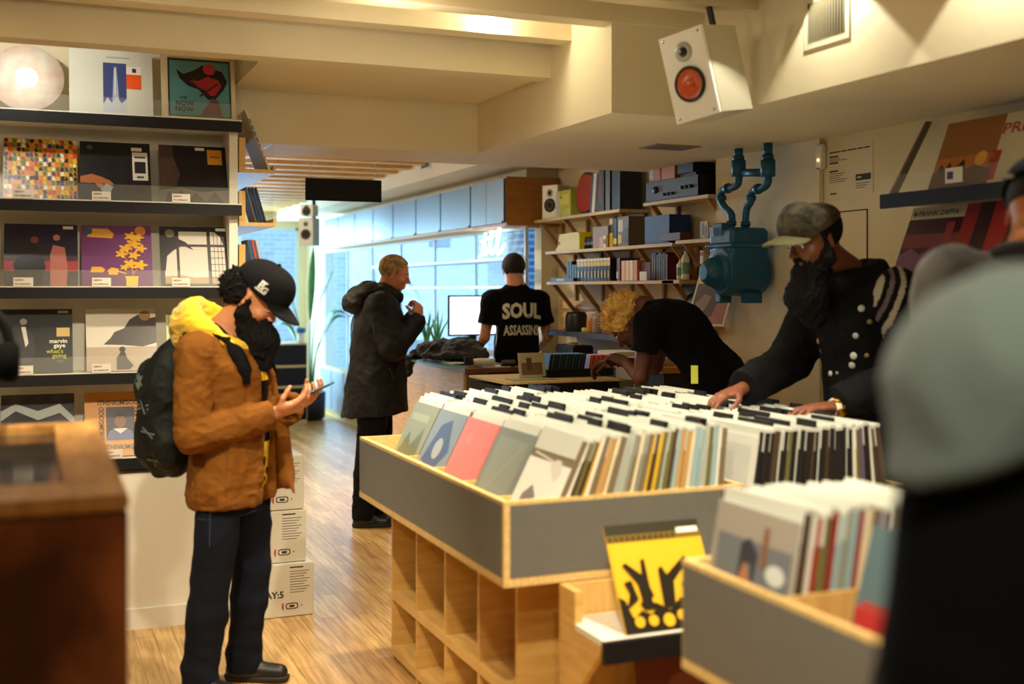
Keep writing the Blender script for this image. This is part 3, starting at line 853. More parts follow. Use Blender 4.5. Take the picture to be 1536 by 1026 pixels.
# low display rack with the yellow sleeve
rk = empty('display_rack', (1.75, 3.0, 0), 'low plywood display rack with a black-edged ledge below the large bin', 'rack')
MB().box(-.29, -.265, .06, .17, 0, .695, M_ply).build('side_panel', rk)
MB().box(.36, .385, -.13, .17, 0, .695, M_ply).build('side_panel', rk)
MB().box(-.265, .36, .155, .17, 0, .695, M_plyh).build('back_panel', rk)
MB().box(-.264, .36, .06, .134, .585, .603, M_white).box(-.2895, .36, -.13, .0595, .585, .603, M_white).build('ledge', rk)
MB().add([(-.289, -.12, .584), (-.289, .059, .584), (-.289, .059, .40), (-.27, -.12, .584), (-.27, .059, .584), (-.27, .059, .40)], [(0, 1, 2), (5, 4, 3), (0, 3, 4, 1), (1, 4, 5, 2), (2, 5, 3, 0)], M_ply).build('ledge_bracket', rk)
MB().box(-.30, .36, -.150, -.13, .545, .606, M_dark).build('ledge_edge', rk)
MB().box(-.265, .36, -.10, .155, .20, .215, M_plyh).build('lower_shelf', rk)
yl = (228, 178, 40)
bl = (36, 30, 20)
art = [('rect', 0, .0, 1, 1, yl), ('rect', .0, .90, 1, 1.0, (54, 50, 40)), ('rect', 0, .83, 1, .90, (120, 98, 34)), ('rect', .75, .88, .98, .93, (238, 236, 222))]
for k in range(12):
    art.append(('rect', .02 + k * .06, .845, .055 + k * .06, .885, (70, 58, 30)))
art += [('poly', [(.05, .0), (.10, .12), (.2, .20), (.3, .16), (.4, .24), (.5, .18), (.6, .26), (.72, .16), (.86, .2), (.9, 0)], bl),
        ('poly', [(.24, .20), (.22, .44), (.10, .62), (.14, .64), (.28, .52), (.30, .66), (.34, .66), (.34, .40), (.40, .2)], bl),
        ('poly', [(.44, .2), (.46, .56), (.50, .58), (.54, .50), (.76, .66), (.80, .62), (.60, .44), (.56, .2)], bl),
        ('poly', [(.64, .2), (.72, .34), (.66, .4), (.74, .44), (.84, .34), (.8, .2)], bl), ('poly', [(.06, .22), (.12, .36), (.08, .46), (.16, .48), (.2, .3)], bl)]
art += [('poly', [(.0, .0), (.0, .34), (.06, .30), (.10, .16), (.18, .05), (.2, 0)], bl), ('poly', [(.84, 0), (.8, .14), (.9, .3), (.95, .5), (1, .5), (1, 0)], bl), ('poly', [(.2, .26), (.3, .34), (.34, .30), (.24, .2)], bl), ('poly', [(.6, .28), (.7, .26), (.78, .14), (.66, .16)], bl)]
for (cx, cy, r) in [(.16, .1, .05), (.30, .10, .05), (.46, .09, .06), (.6, .12, .05), (.76, .08, .05), (.36, .28, .03), (.68, .28, .025)]:
    art.append(('circ', cx, cy, r, yl))
mb = art_sleeve(art, yl, w=LP, h=LP, t=.006)
e = mb.build('record_sleeve'); e.location = (1.70, 2.90, .6035); e.rotation_euler = (R(-27), 0, 0)
tag(e, 'yellow record sleeve with black raised hands standing on the low display rack', 'record')
o = art_sleeve([('rect', 0, 0, 1, 1, (110, 52, 50)), ('circ', .5, .5, .2, (150, 90, 80))], (110, 52, 50)).build('record_sleeve')
o.location = (1.80, 2.98, .217); o.rotation_euler = (R(-12), 0, 0)
tag(o, 'dark red record sleeve on the lower shelf of the display rack', 'record')

# listening cabinet, near left
M_bw = mat('worn_brown_wood', (150, 84, 40), .45, c2=(74, 36, 18), scale=5.5, stretch=(1, 1, .8))
M_tw = mat('worn_pale_wood', (214, 164, 94), .4, c2=(180, 124, 66), scale=5, stretch=(6, 1, 1))
cb = empty('listening_cabinet', (-.35, 2.9, 0), 'brown wooden cabinet with a glossy dark inset top at the left edge', 'cabinet')
x0, x1, y0, y1, zt = -.62, .515, -.65, .65, 1.2
MB().bbox(x0, x1 - .002, y0 + .005, y1 - .005, 0, zt - .03, M_bw, .006).build('cabinet_body', cb)
mb = MB().bbox(x0, x1, y0, y0 + .20, zt - .030, zt, M_tw, .006).bbox(x0, x1, y1 - .07, y1, zt - .030, zt, M_tw, .006)
mb.bbox(x1 - .11, x1, y0 + .2, y1 - .07, zt - .030, zt, M_tw, .004)
mb.build('top_frame', cb)
MB().box(x0, x1 - .11, y0 + .2, y1 - .07, zt - .0295, zt - .024, mat('dark_glossy_inset', (22, 26, 32), .08)).build('inset', cb)
for (px, py_, r) in [(-.15, .0, .09), (.1, .1, .05)]:
    MB().lathe([(.001, .03), (r * .6, .028), (r, .012), (r, 0)], mat('chrome_knob', (200, 206, 210), .2, .9), 24, Matrix.Translation((px, py_, zt - .024))).build('dial', cb)
hp = empty('headphones', (-.165, 3.45, 1.2), 'dark headphones hanging on a stand at the far left edge', 'headphones')
mb = MB()
mb.tube([(.0 + .085 * math.cos(t), 0, .17 + .11 * math.sin(t)) for t in [PI * i / 16 for i in range(17)]], .011, M_black, 10)
mb.build('headband', hp)
hp.scale = (1.25, 1.25, 1.25)
for s in (-1, 1):
    MB().lathe([(.001, -.03), (.035, -.028), (.045, -.01), (.045, .012), (.03, .02), (.001, .02)], M_blackrub, 24, Matrix.Translation((s * .085, 0, .145)) @ Matrix.Rotation(R(90), 4, 'Y')).build('ear_cup', hp)
MB().lathe([(.05, 0), (.05, .012), (.012, .02), (.010, .26), (.001, .262)], M_black, 20).build('stand', hp)
# ------------------------------------------------------------------ sculpting in a distance field, meshed by surface nets
class Fld:
    def __init__(s, lo, hi, h):
        s.h = h
        s.lo = np.array(lo, dtype=np.float64)
        s.n = [int(math.ceil((hi[i] - lo[i]) / h)) + 1 for i in range(3)]
        s.ax = [s.lo[i] + h * np.arange(s.n[i]) for i in range(3)]
        s.f = np.full(s.n, .3, dtype=np.float32)
    def sub(s, lo, hi):
        sl = []
        for i in range(3):
            a = max(0, int(math.floor((lo[i] - s.lo[i]) / s.h)))
            b = min(s.n[i], int(math.ceil((hi[i] - s.lo[i]) / s.h)) + 1)
            if b <= a: return None
            sl.append(slice(a, b))
        X = s.ax[0][sl[0]][:, None, None].astype(np.float32)
        Y = s.ax[1][sl[1]][None, :, None].astype(np.float32)
        Z = s.ax[2][sl[2]][None, None, :].astype(np.float32)
        return tuple(sl), X, Y, Z
    def comb(s, sl, d, k, op):
        g = s.f[sl]
        if op == 'u':
            if k > 0:
                hh = np.clip(.5 + .5 * (g - d) / k, 0, 1)
                s.f[sl] = g * (1 - hh) + d * hh - k * hh * (1 - hh)
            else:
                s.f[sl] = np.minimum(g, d)
        elif op == 's':
            if k > 0:
                hh = np.clip(.5 - .5 * (g + d) / k, 0, 1)
                s.f[sl] = g * (1 - hh) - d * hh + k * hh * (1 - hh)
            else:
                s.f[sl] = np.maximum(g, -d)
    def cone(s, a, b, ra, rb, k=.02, op='u', flat=None):
        a = np.array(a, dtype=float); b = np.array(b, dtype=float)
        pad = max(ra, rb) + k + 3 * s.h + .01
        r = s.sub(np.minimum(a, b) - pad, np.maximum(a, b) + pad)
        if r is None: return s
        sl, X, Y, Z = r
        ab = b - a
        L2 = max(float(ab @ ab), 1e-9)
        t = np.clip(((X - a[0]) * ab[0] + (Y - a[1]) * ab[1] + (Z - a[2]) * ab[2]) / L2, 0, 1)
        qx = X - a[0] - t * ab[0]; qy = Y - a[1] - t * ab[1]; qz = Z - a[2] - t * ab[2]
        rr = ra + (rb - ra) * t
        if flat is not None:
            n, fs = flat
            n = np.array(n, dtype=float); n /= np.linalg.norm(n)
            dn = (qx * n[0] + qy * n[1] + qz * n[2]) * (fs - 1)
            qx = qx + n[0] * dn; qy = qy + n[1] * dn; qz = qz + n[2] * dn
            d = (np.sqrt(qx * qx + qy * qy + qz * qz) - rr) / (1 + (fs - 1) * .4)
        else:
            d = np.sqrt(qx * qx + qy * qy + qz * qz) - rr
        s.comb(sl, d.astype(np.float32), k, op)
        return s
    def ell(s, c, r, k=.02, op='u', M=None):
        c = np.array(c, dtype=float); r = np.array(r, dtype=float)
        pad = r.max() + k + 3 * s.h + .005
        q = s.sub(c - pad, c + pad)
        if q is None: return s
        sl, X, Y, Z = q
        x, y, z = X - c[0], Y - c[1], Z - c[2]
        if M is not None:
            x, y, z = (M[0][0] * x + M[1][0] * y + M[2][0] * z, M[0][1] * x + M[1][1] * y + M[2][1] * z, M[0][2] * x + M[1][2] * y + M[2][2] * z)
        k0 = np.sqrt((x / r[0]) ** 2 + (y / r[1]) ** 2 + (z / r[2]) ** 2)
        k1 = np.sqrt((x / r[0] ** 2) ** 2 + (y / r[1] ** 2) ** 2 + (z / r[2] ** 2) ** 2) + 1e-6
        d = k0 * (k0 - 1) / k1
        s.comb(sl, d.astype(np.float32), k, op)
        return s
    def cyl(s, a, b, r, k=.004, op='s'):
        """flat ended cylinder"""
        a = np.array(a, dtype=float); b = np.array(b, dtype=float)
        pad = r + k + 3 * s.h
        q = s.sub(np.minimum(a, b) - pad, np.maximum(a, b) + pad)
        if q is None: return s
        sl, X, Y, Z = q
        L = np.linalg.norm(b - a); u = (b - a) / L
        t = (X - a[0]) * u[0] + (Y - a[1]) * u[1] + (Z - a[2]) * u[2]
        qx = X - a[0] - t * u[0]; qy = Y - a[1] - t * u[1]; qz = Z - a[2] - t * u[2]
        dr = np.sqrt(qx * qx + qy * qy + qz * qz) - r
        d = np.maximum(dr, np.maximum(-t, t - L))
        s.comb(sl, d.astype(np.float32), k, op)
        return s
    def box(s, c, hf, M=None, k=.005, op='u', rad=.004):
        c = np.array(c, dtype=float)
        pad = float(np.linalg.norm(hf)) + k + 3 * s.h
        q = s.sub(c - pad, c + pad)
        if q is None: return s
        sl, X, Y, Z = q
        x, y, z = X - c[0], Y - c[1], Z - c[2]
        if M is not None:
            x, y, z = (M[0][0] * x + M[1][0] * y + M[2][0] * z, M[0][1] * x + M[1][1] * y + M[2][1] * z, M[0][2] * x + M[1][2] * y + M[2][2] * z)
        dx, dy, dz = np.abs(x) - hf[0] + rad, np.abs(y) - hf[1] + rad, np.abs(z) - hf[2] + rad
        d = np.sqrt(np.maximum(dx, 0) ** 2 + np.maximum(dy, 0) ** 2 + np.maximum(dz, 0) ** 2) + np.minimum(np.maximum(dx, np.maximum(dy, dz)), 0) - rad
        s.comb(sl, d.astype(np.float32), k, op)
        return s
    def plane(s, p, n):
        """cut away everything on the side n points to"""
        n = np.array(n, dtype=float); n /= np.linalg.norm(n)
        X = s.ax[0][:, None, None]; Y = s.ax[1][None, :, None]; Z = s.ax[2][None, None, :]
        d = (X - p[0]) * n[0] + (Y - p[1]) * n[1] + (Z - p[2]) * n[2]
        s.f = np.maximum(s.f, d.astype(np.float32))
        return s
    def mesh(s):
        f = s.f; h = s.h
        f[0] = .3; f[-1] = .3; f[:, 0] = .3; f[:, -1] = .3; f[:, :, 0] = .3; f[:, :, -1] = .3
        ins = f < 0
        c = np.zeros([n - 1 for n in s.n], dtype=np.int8)
        for i in (0, 1):
            for j in (0, 1):
                for k in (0, 1):
                    c += ins[i:s.n[0] - 1 + i, j:s.n[1] - 1 + j, k:s.n[2] - 1 + k]
        act = (c > 0) & (c < 8)
        idx = np.argwhere(act)
        vid = np.full(c.shape, -1, dtype=np.int32)
        vid[act] = np.arange(len(idx))
        cor = [(i, j, k) for i in (0, 1) for j in (0, 1) for k in (0, 1)]
        val = {q: f[idx[:, 0] + q[0], idx[:, 1] + q[1], idx[:, 2] + q[2]] for q in cor}
        acc = np.zeros((len(idx), 3)); cnt = np.zeros(len(idx))
        for q in cor:
            for a in range(3):
                if q[a] == 0:
                    q2 = list(q); q2[a] = 1; q2 = tuple(q2)
                    v0, v1 = val[q], val[q2]
                    m = (v0 < 0) != (v1 < 0)
                    t = np.where(m, v0 / np.where(m, v0 - v1, 1), 0)
                    p = np.zeros((len(idx), 3)) + np.array(q)
                    p[:, a] += t
                    acc += p * m[:, None]; cnt += m
        V = (acc / cnt[:, None] + idx) * h + s.lo
        F_ = []
        for a in range(3):
            b, c_ = (a + 1) % 3, (a + 2) % 3
            sl0 = [slice(None)] * 3; sl1 = [slice(None)] * 3
            sl0[a] = slice(0, s.n[a] - 1); sl1[a] = slice(1, s.n[a])
            e0 = ins[tuple(sl0)]; e1 = ins[tuple(sl1)]
            E = np.argwhere(e0 != e1)
            ok = (E[:, b] > 0) & (E[:, c_] > 0) & (E[:, b] < s.n[b] - 1) & (E[:, c_] < s.n[c_] - 1)
            E = E[ok]
            if not len(E): continue
            def cell(db, dc):
                q = E.copy(); q[:, b] -= db; q[:, c_] -= dc
                return vid[q[:, 0], q[:, 1], q[:, 2]]
            quad = np.stack([cell(1, 1), cell(0, 1), cell(0, 0), cell(1, 0)], 1)
            flip = ~e0[E[:, 0], E[:, 1], E[:, 2]]
            quad[flip] = quad[flip][:, ::-1]
            F_.append(quad)
        return V, np.concatenate(F_)

def nmesh(name, V, Q, m, parent=None, facemat=None, mats=None):
    me = bpy.data.meshes.new(name)
    me.vertices.add(len(V)); me.vertices.foreach_set('co', np.ascontiguousarray(V, dtype=np.float32).ravel())
    me.loops.add(Q.size); me.loops.foreach_set('vertex_index', Q.astype(np.int32).ravel())
    me.polygons.add(len(Q)); me.polygons.foreach_set('loop_start', np.arange(0, Q.size, 4, dtype=np.int32))
    for mm in (mats or [m]):
        me.materials.append(mm)
    if facemat is not None:
        me.polygons.foreach_set('material_index', facemat.astype(np.int32))
    me.polygons.foreach_set('use_smooth', np.ones(len(Q), dtype=bool))
    me.update(calc_edges=True); me.validate()
    o = bpy.data.objects.new(name, me)
    COL.objects.link(o)
    if parent is not None:
        o.parent = parent
    return o

def vnormals(V, Q):
    a, b, c, d = V[Q[:, 0]], V[Q[:, 1]], V[Q[:, 2]], V[Q[:, 3]]
    n = np.cross(c - a, d - b)
    N = np.zeros_like(V)
    for i in range(4):
        np.add.at(N, Q[:, i], n)
    return N / (np.linalg.norm(N, axis=1)[:, None] + 1e-12)

def wrinkle(V, Q, amp, freq, stretch=(1, 1, 1), seed=0, ridged=True):
    """cloth folds: ridged noise along the normals"""
    N = vnormals(V, Q)
    out = np.empty(len(V))
    off = Vector((seed * 7.3, seed * 3.1, seed * 5.7))
    fx, fy, fz = [freq * q for q in stretch]
    nf = mnoise.noise
    for i, p in enumerate(V):
        a = nf(Vector((p[0] * fx, p[1] * fy, p[2] * fz)) + off)
        b = nf(Vector((p[0] * fx * 2.3, p[1] * fy * 2.3, p[2] * fz * 2.3)) + off * 2)
        out[i] = (.5 - min(1, abs(a) * 2.2)) + .45 * (.5 - min(1, abs(b) * 2.2)) if ridged else a + .4 * b
    return V + N * (out * amp)[:, None]

def A(*p): return np.array(p, dtype=float)
def unit_(v):
    v = np.array(v, dtype=float); return v / (np.linalg.norm(v) + 1e-12)

def rotm(yaw=0, pitch=0, roll=0):
    """head/hand frame: columns are forward, left, up; positive pitch looks down"""
    return np.array(Matrix.Rotation(R(yaw), 3, 'Z') @ Matrix.Rotation(R(pitch), 3, 'Y') @ Matrix.Rotation(R(roll), 3, 'X'))

def head_sdf(f, c, M, s=1.0, neck=None, nose=1.0):
    def P(x, y, z): return A(*c) + M @ (A(x, y, z) * s)
    def E(x, y, z, rx, ry, rz, k=.012, op='u'): f.ell(P(x, y, z), A(rx, ry, rz) * s, k * s, op, M)
    E(-.014, 0, .032, .098, .077, .088)
    E(.028, 0, -.028, .066, .060, .086, .02)
    E(.046, 0, -.094, .030, .032, .022, .02)
    E(.030, .030, -.068, .045, .022, .030, .02); E(.030, -.030, -.068, .045, .022, .030, .02)
    E(.076, 0, .026, .018, .046, .012, .012)
    for y in (-1, 1):
        E(.060, y * .040, -.030, .026, .022, .022, .015)
        E(.100, y * .032, .004, .014, .017, .012, .010, 's')
        E(.078, y * .031, .003, .0125, .0135, .011, .003)
        f.cone(P(-.004, y * .074, .012), P(-.006, y * .080, -.030), .013 * s, .008 * s, .006 * s, flat=(M @ A(.35, 1, 0), 1.8))
        f.ell(P(.006, y * .089, -.004), A(.009, .006, .014) * s, .003 * s, 's', M)
    f.cone(P(.088, 0, .012), P(.112 * nose, 0, -.026), .0075 * s, .0105 * s, .008 * s)
    for y in (-1, 1):
        E(.100, y * .010, -.031, .010, .007, .007, .005)
    E(.088, 0, -.060, .012, .023, .0065, .006)
    E(.086, 0, -.073, .012, .020, .0065, .006)
    E(.100, 0, -.0665, .010, .018, .0014, .002, 's')
    if neck is not None:
        f.cone(P(-.022, 0, -.055), A(*neck), .056 * s, .062 * s, .03)

def hand_sdf(f, w, d, n, side, curl=(.5, .5, .6, .7), spread=.06, thumb=(.35, .3), s=1.0, palm_k=.012):
    """w wrist, d direction of the hand, n palm normal (the way the palm faces), side +1: thumb towards cross(d, n)"""
    d = unit_(d); n = unit_(A(*n) - d * (A(*n) @ d)); t = np.cross(d, n) * side
    M = np.stack([d, t, n], 1)
    w = A(*w)
    f.ell(w + d * .048 * s, A(.056, .043, .017) * s, palm_k * s, 'u', M)
    f.ell(w + (d * .036 + t * .022 + n * .006) * s, A(.032, .020, .016) * s, .01 * s, 'u', M)
    f.cone(w - d * .01 * s, w + d * .03 * s, .026 * s, .026 * s, .012 * s, flat=(n, 1.35))
    off = [.030, .010, -.010, -.029]
    lens = [(.040, .025, .021), (.044, .028, .022), (.041, .026, .021), (.032, .020, .019)]
    tips = []
    for i in range(4):
        p = w + (d * (.090 - .004 * abs(i - 1)) + t * off[i]) * s
        ang = curl[i] * .75
        dd0 = unit_(d + t * spread * (1.2 - i))
        rads = [.0092, .0083, .0075, .0066]
        for j, L in enumerate(lens[i]):
            dd = dd0 * math.cos(ang) + n * math.sin(ang)
            q = p + dd * L * s
            f.cone(p, q, rads[j] * s, rads[j + 1] * s, .004 * s)
            p = q
            ang += curl[i] * (1.0 if j == 0 else .7)
        tips.append(p)
    p = w + (d * .026 + t * .030 + n * .006) * s
    dd = unit_(d * .75 + t * .75 + n * thumb[0])
    q = p + dd * .038 * s
    f.cone(p, q, .0125 * s, .0100 * s, .008 * s)
    dd = unit_(d * 1.0 + t * (.45 - thumb[1]) + n * (thumb[0] + thumb[1] * .8))
    r = q + dd * .030 * s
    f.cone(q, r, .0100 * s, .0085 * s, .004 * s)
    dd = unit_(d * 1.0 + t * (.25 - thumb[1]) + n * (thumb[0] + thumb[1]))
    f.cone(r, r + dd * .022 * s, .0088 * s, .0068 * s, .004 * s)
    return tips

def bounds(pts, pad):
    P = np.array(pts, dtype=float)
    return P.min(0) - pad, P.max(0) + pad

def arm_sdf(f, sh, el, wr, g=0.0, end=1.0, k=.03, r=(.052, .043, .028)):
    sh, el, wr = A(*sh), A(*el), A(*wr)
    f.cone(sh, el, r[0] + g, r[1] + g, k)
    if end > 0:
        e = el + (wr - el) * end
        f.cone(el, e, r[1] + g, r[1] + (r[2] - r[1]) * end + g, .015)

def torso_sdf(f, J, g=0.0, fl=1.38, k=.05, belly=0.0):
    """J: pelvis, waist, chest, neck, shoulders; J['fw'] = facing unit vector of the trunk"""
    n = J['fw']
    pe, wa, ch, nk = [A(*J[q]) for q in ('pelvis', 'waist', 'chest', 'neck')]
    f.cone(pe, wa, .150 + g, .140 + g + belly, k, flat=(n, fl))
    f.cone(wa, ch, .142 + g + belly, .160 + g, k, flat=(n, fl))
    for s_ in ('L', 'R'):
        sh = A(*J['sh' + s_])
        f.cone(ch + (sh - ch) * .35 + (nk - ch) * .2, sh - unit_(sh - nk) * .02, .085 + g * .8, .058 + g * .8, k)
    f.cone(ch, nk - unit_(nk - ch) * .05, .12 + g, .070 + g * .5, k, flat=(n, 1.15))

def leg_sdf(f, hp, kn, an, g=0.0, end=1.0, r=(.088, .056, .040), k=.03):
    hp, kn, an = A(*hp), A(*kn), A(*an)
    f.cone(hp, kn, r[0] + g, r[1] + g, k)
    f.cone(kn, kn + (an - kn) * .35, r[1] + g, r[1] + .002 + g, .02)
    f.cone(kn + (an - kn) * .35, an, r[1] + .002 + g, r[2] + g, .02)

def shoe(parent, an, d, m, msole, name='shoe', hi=False):
    d = unit_(A(d[0], d[1], 0)); an = A(*an); an[2] = 0
    f = Fld(an - .26, an + .26, .006)
    up = A(0, 0, 1)
    f.cone(an + up * .045 - d * .02, an + up * .035 + d * .15, .040, .034, .03)
    f.cone(an + up * .05, an + up * (.16 if hi else .085), .045, .046, .03)
    f.cone(an + up * .035 - d * .035, an + up * .04 + d * .05, .036, .04, .02)
    f.plane(an + up * .022, -up)
    V, Q = f.mesh(); o = nmesh(name, V, Q, m, parent)
    f = Fld(an - .26, an + .26, .006)
    f.cone(an + up * .02 - d * .035, an + up * .02 + d * .15, .043, .042, .03, flat=(up, 1.3))
    f.plane(an + up * .026, up); f.plane(an + up * .001, -up)
    V, Q = f.mesh(); s = nmesh('sole', V, Q, msole, o)
    return o

def skin_mat(name, c, var=.06):
    m = mat(name, c, .5, var=var, scale=25, bump=.12, bscale=180)
    b = m.node_tree.nodes['Principled BSDF']
    b.inputs['Subsurface Weight'].default_value = .12
    b.inputs['Subsurface Radius'].default_value = (.012, .005, .003)
    b.inputs['Subsurface Scale'].default_value = .5
    return m

def eyes(parent, c, M, s=1.0, nm='eye'):
    for y in (-1, 1):
        mb = MB()
        p = A(*c) + M @ (A(.0795, y * .031, .003) * s)
        mb.sphere((0, 0, 0), .0118 * s, flat((216, 208, 196), .2), 14)
        q = M @ (A(.0085, 0, -.004) * s)
        mb.sphere(tuple(q), .0055 * s, flat((34, 22, 16), .15), 10)
        mb.build(nm, parent, tuple(p))

def hair_clumps(parent, name, c, M, fn, n, length, rad, m, seed, curl=.5, droop=.4, s=1.0):
    """many short curved locks rooted on a surface given by fn(rng) -> (point, normal), in the head frame, one mesh"""
    rg = random.Random(seed)
    mb = MB()
    c = A(*c)
    for i in range(n):
        p, nn = fn(rg)
        p = A(*p) * s; nn = unit_(nn)
        L = length * rg.uniform(.6, 1.2)
        tw = unit_(A(rg.uniform(-1, 1), rg.uniform(-1, 1), rg.uniform(-1, 1)))
        pts = []
        q = p - nn * .004
        dirn = nn.copy()
        for k in range(5):
            pts.append(tuple(c + M @ q))
            dirn = unit_(dirn + tw * curl * .5 + A(0, 0, -droop * .35))
            q = q + dirn * L / 4
        mb.tube(pts, [rad, rad * 1.05, rad, rad * .8, rad * .3], m, 5, False)
    return mb.build(name, parent)
# ------------------------------------------------------------------ people
from mathutils.bvhtree import BVHTree
def bvh_of(V, Q):
    return BVHTree.FromPolygons([tuple(v) for v in V], [tuple(int(i) for i in q) for q in Q])
def decal(name, bvh, parent, m, shapes, org, right, up, into, off=.0015, maxd=.5):
    """flat 2-d shapes (lists of (verts2d, faces)) laid on a surface: projected along `into`"""
    org, right, up, into = [Vector(tuple(q)) for q in (org, right, up, into)]
    mb = MB()
    for vs, fs in shapes:
        out = []
        bad = set()
        for i, (a, b) in enumerate(vs):
            p = org + right * a + up * b
            hit = bvh.ray_cast(p - into * maxd * .5, into, maxd)
            if hit[0] is None: bad.add(i)
            out.append(hit[0] - into * off if hit[0] is not None else p)
        mb.add(out, [f_ for f_ in fs if not bad & set(f_)], m)
    return mb.build(name, parent)
def text_shape(txt, x, y, size, width=None, bold=.02, arc=0.0):
    vs, fs, w = text_geo(txt, bold)
    sx = size if width is None else width / w
    W_ = w * sx
    out = []
    for v in vs:
        a = x + v[0] * sx; u = (v[0] * sx - W_ / 2) / (W_ / 2)
        out.append((a, y + v[1] * size * (1 + abs(u) * arc * .6) + (-u * u) * arc * size))
    return out, fs
def slabs(s0, s1, ss, n=1):
    pass
def cutter_rect(x0, y0, x1, y1, n=4):
    vs = [(x0 + (x1 - x0) * i / n, y0 + (y1 - y0) * j / n) for i in range(n + 1) for j in range(n + 1)]
    fs = [(i * (n + 1) + j, (i + 1) * (n + 1) + j, (i + 1) * (n + 1) + j + 1, i * (n + 1) + j + 1) for i in range(n) for j in range(n)]
    return vs, fs
def blob2(cx, cy, r, n=14, seed=0, var=.35):
    rg = random.Random(seed)
    vs = [(cx, cy)] + [(cx + r * (1 + rg.uniform(-var, var)) * math.cos(2 * PI * i / n), cy + r * (1 + rg.uniform(-var, var)) * math.sin(2 * PI * i / n)) for i in range(n)]
    return vs, [(0, 1 + i, 1 + (i + 1) % n) for i in range(n)]

def body_mesh(e, J, skin, h=.005, head_s=1.0, hands=(), name='body', thin=-.004):
    """one continuous skin surface: head, neck, trunk, arms, hands, legs"""
    pts = [J[k] for k in J if k not in ('fw', 'HM') and J[k] is not None]
    lo, hi = bounds(pts, .21)
    lo[2] = max(lo[2], -.01)
    f = Fld(lo, hi, h)
    torso_sdf(f, J, thin)
    for s_ in 'LR':
        arm_sdf(f, J['sh' + s_], J['el' + s_], J['wr' + s_], thin)
        leg_sdf(f, J['hp' + s_], J['kn' + s_], J['an' + s_], thin - .004)
        a = A(*J['an' + s_]); d = unit_(A(*J['fw']) * A(1, 1, 0))
        f.cone(a, A(a[0], a[1], .045) + d * .10, .030, .018, .01)
    head_sdf(f, J['head'], J['HM'], head_s, J['neck'])
    f.cone(J['neck'], A(*J['neck']) - A(0, 0, .04), .058, .075, .04)
    for (s_, d, n, side, kw) in hands:
        hand_sdf(f, J['wr' + s_], d, n, side, **kw)
    V, Q = f.mesh()
    o = nmesh(name, V, Q, skin, e)
    return o, V, Q

def world_place(o, loc, rotz):
    o.location = loc
    o.rotation_euler = (0, 0, R(rotz))

def cap(e, c, M, m, mbrim, s=1.0, name='cap', brim=True, tilt=0.0, floppy=0.0):
    g = empty(name, (0, 0, 0), None, None); g.parent = e
    f = Fld(A(*c) - .25, A(*c) + .25, .004)
    def P(x, y, z): return A(*c) + M @ (A(x, y, z) * s)
    f.ell(P(.000, 0, .052), A(.116, .092, .096 + floppy) * s, .01, 'u', M)
    f.ell(P(.045, 0, .070), A(.066, .070, .074) * s, .03, 'u', M)
    f.plane(P(0, 0, .036), -(M @ unit_(A(.18, 0, 1))))
    f.ell(P(-.006, 0, .03), A(.103, .080, .085) * s, .002, 's', M)
    V, Q = f.mesh()
    cr = nmesh('crown', V, Q, m, g)
    MB().sphere(tuple(P(0, 0, .150 + floppy * .9)), .008 * s, m, 10).build('button', cr)
    if brim:
        f = Fld(A(*c) - .3, A(*c) + .3, .004)
        n = M @ unit_(A(.24 + tilt, 0, 1))
        cc = P(.105, 0, .040)
        f.ell(cc, A(.092, .080, .010) * s, .0, 'u', np.stack([unit_(np.cross(M[:, 1], n)), M[:, 1], n], 1))
        f.ell(P(.01, 0, .040), A(.100, .084, .05) * s, .001, 's', M)
        V, Q = f.mesh()
        # curve the peak downwards at its sides
        lat = (V - A(*c)) @ M[:, 1]
        V = V - n[None, :] * (lat[:, None] ** 2) * 3.2
        nmesh('peak', V, Q, mbrim, g)
    return g, P

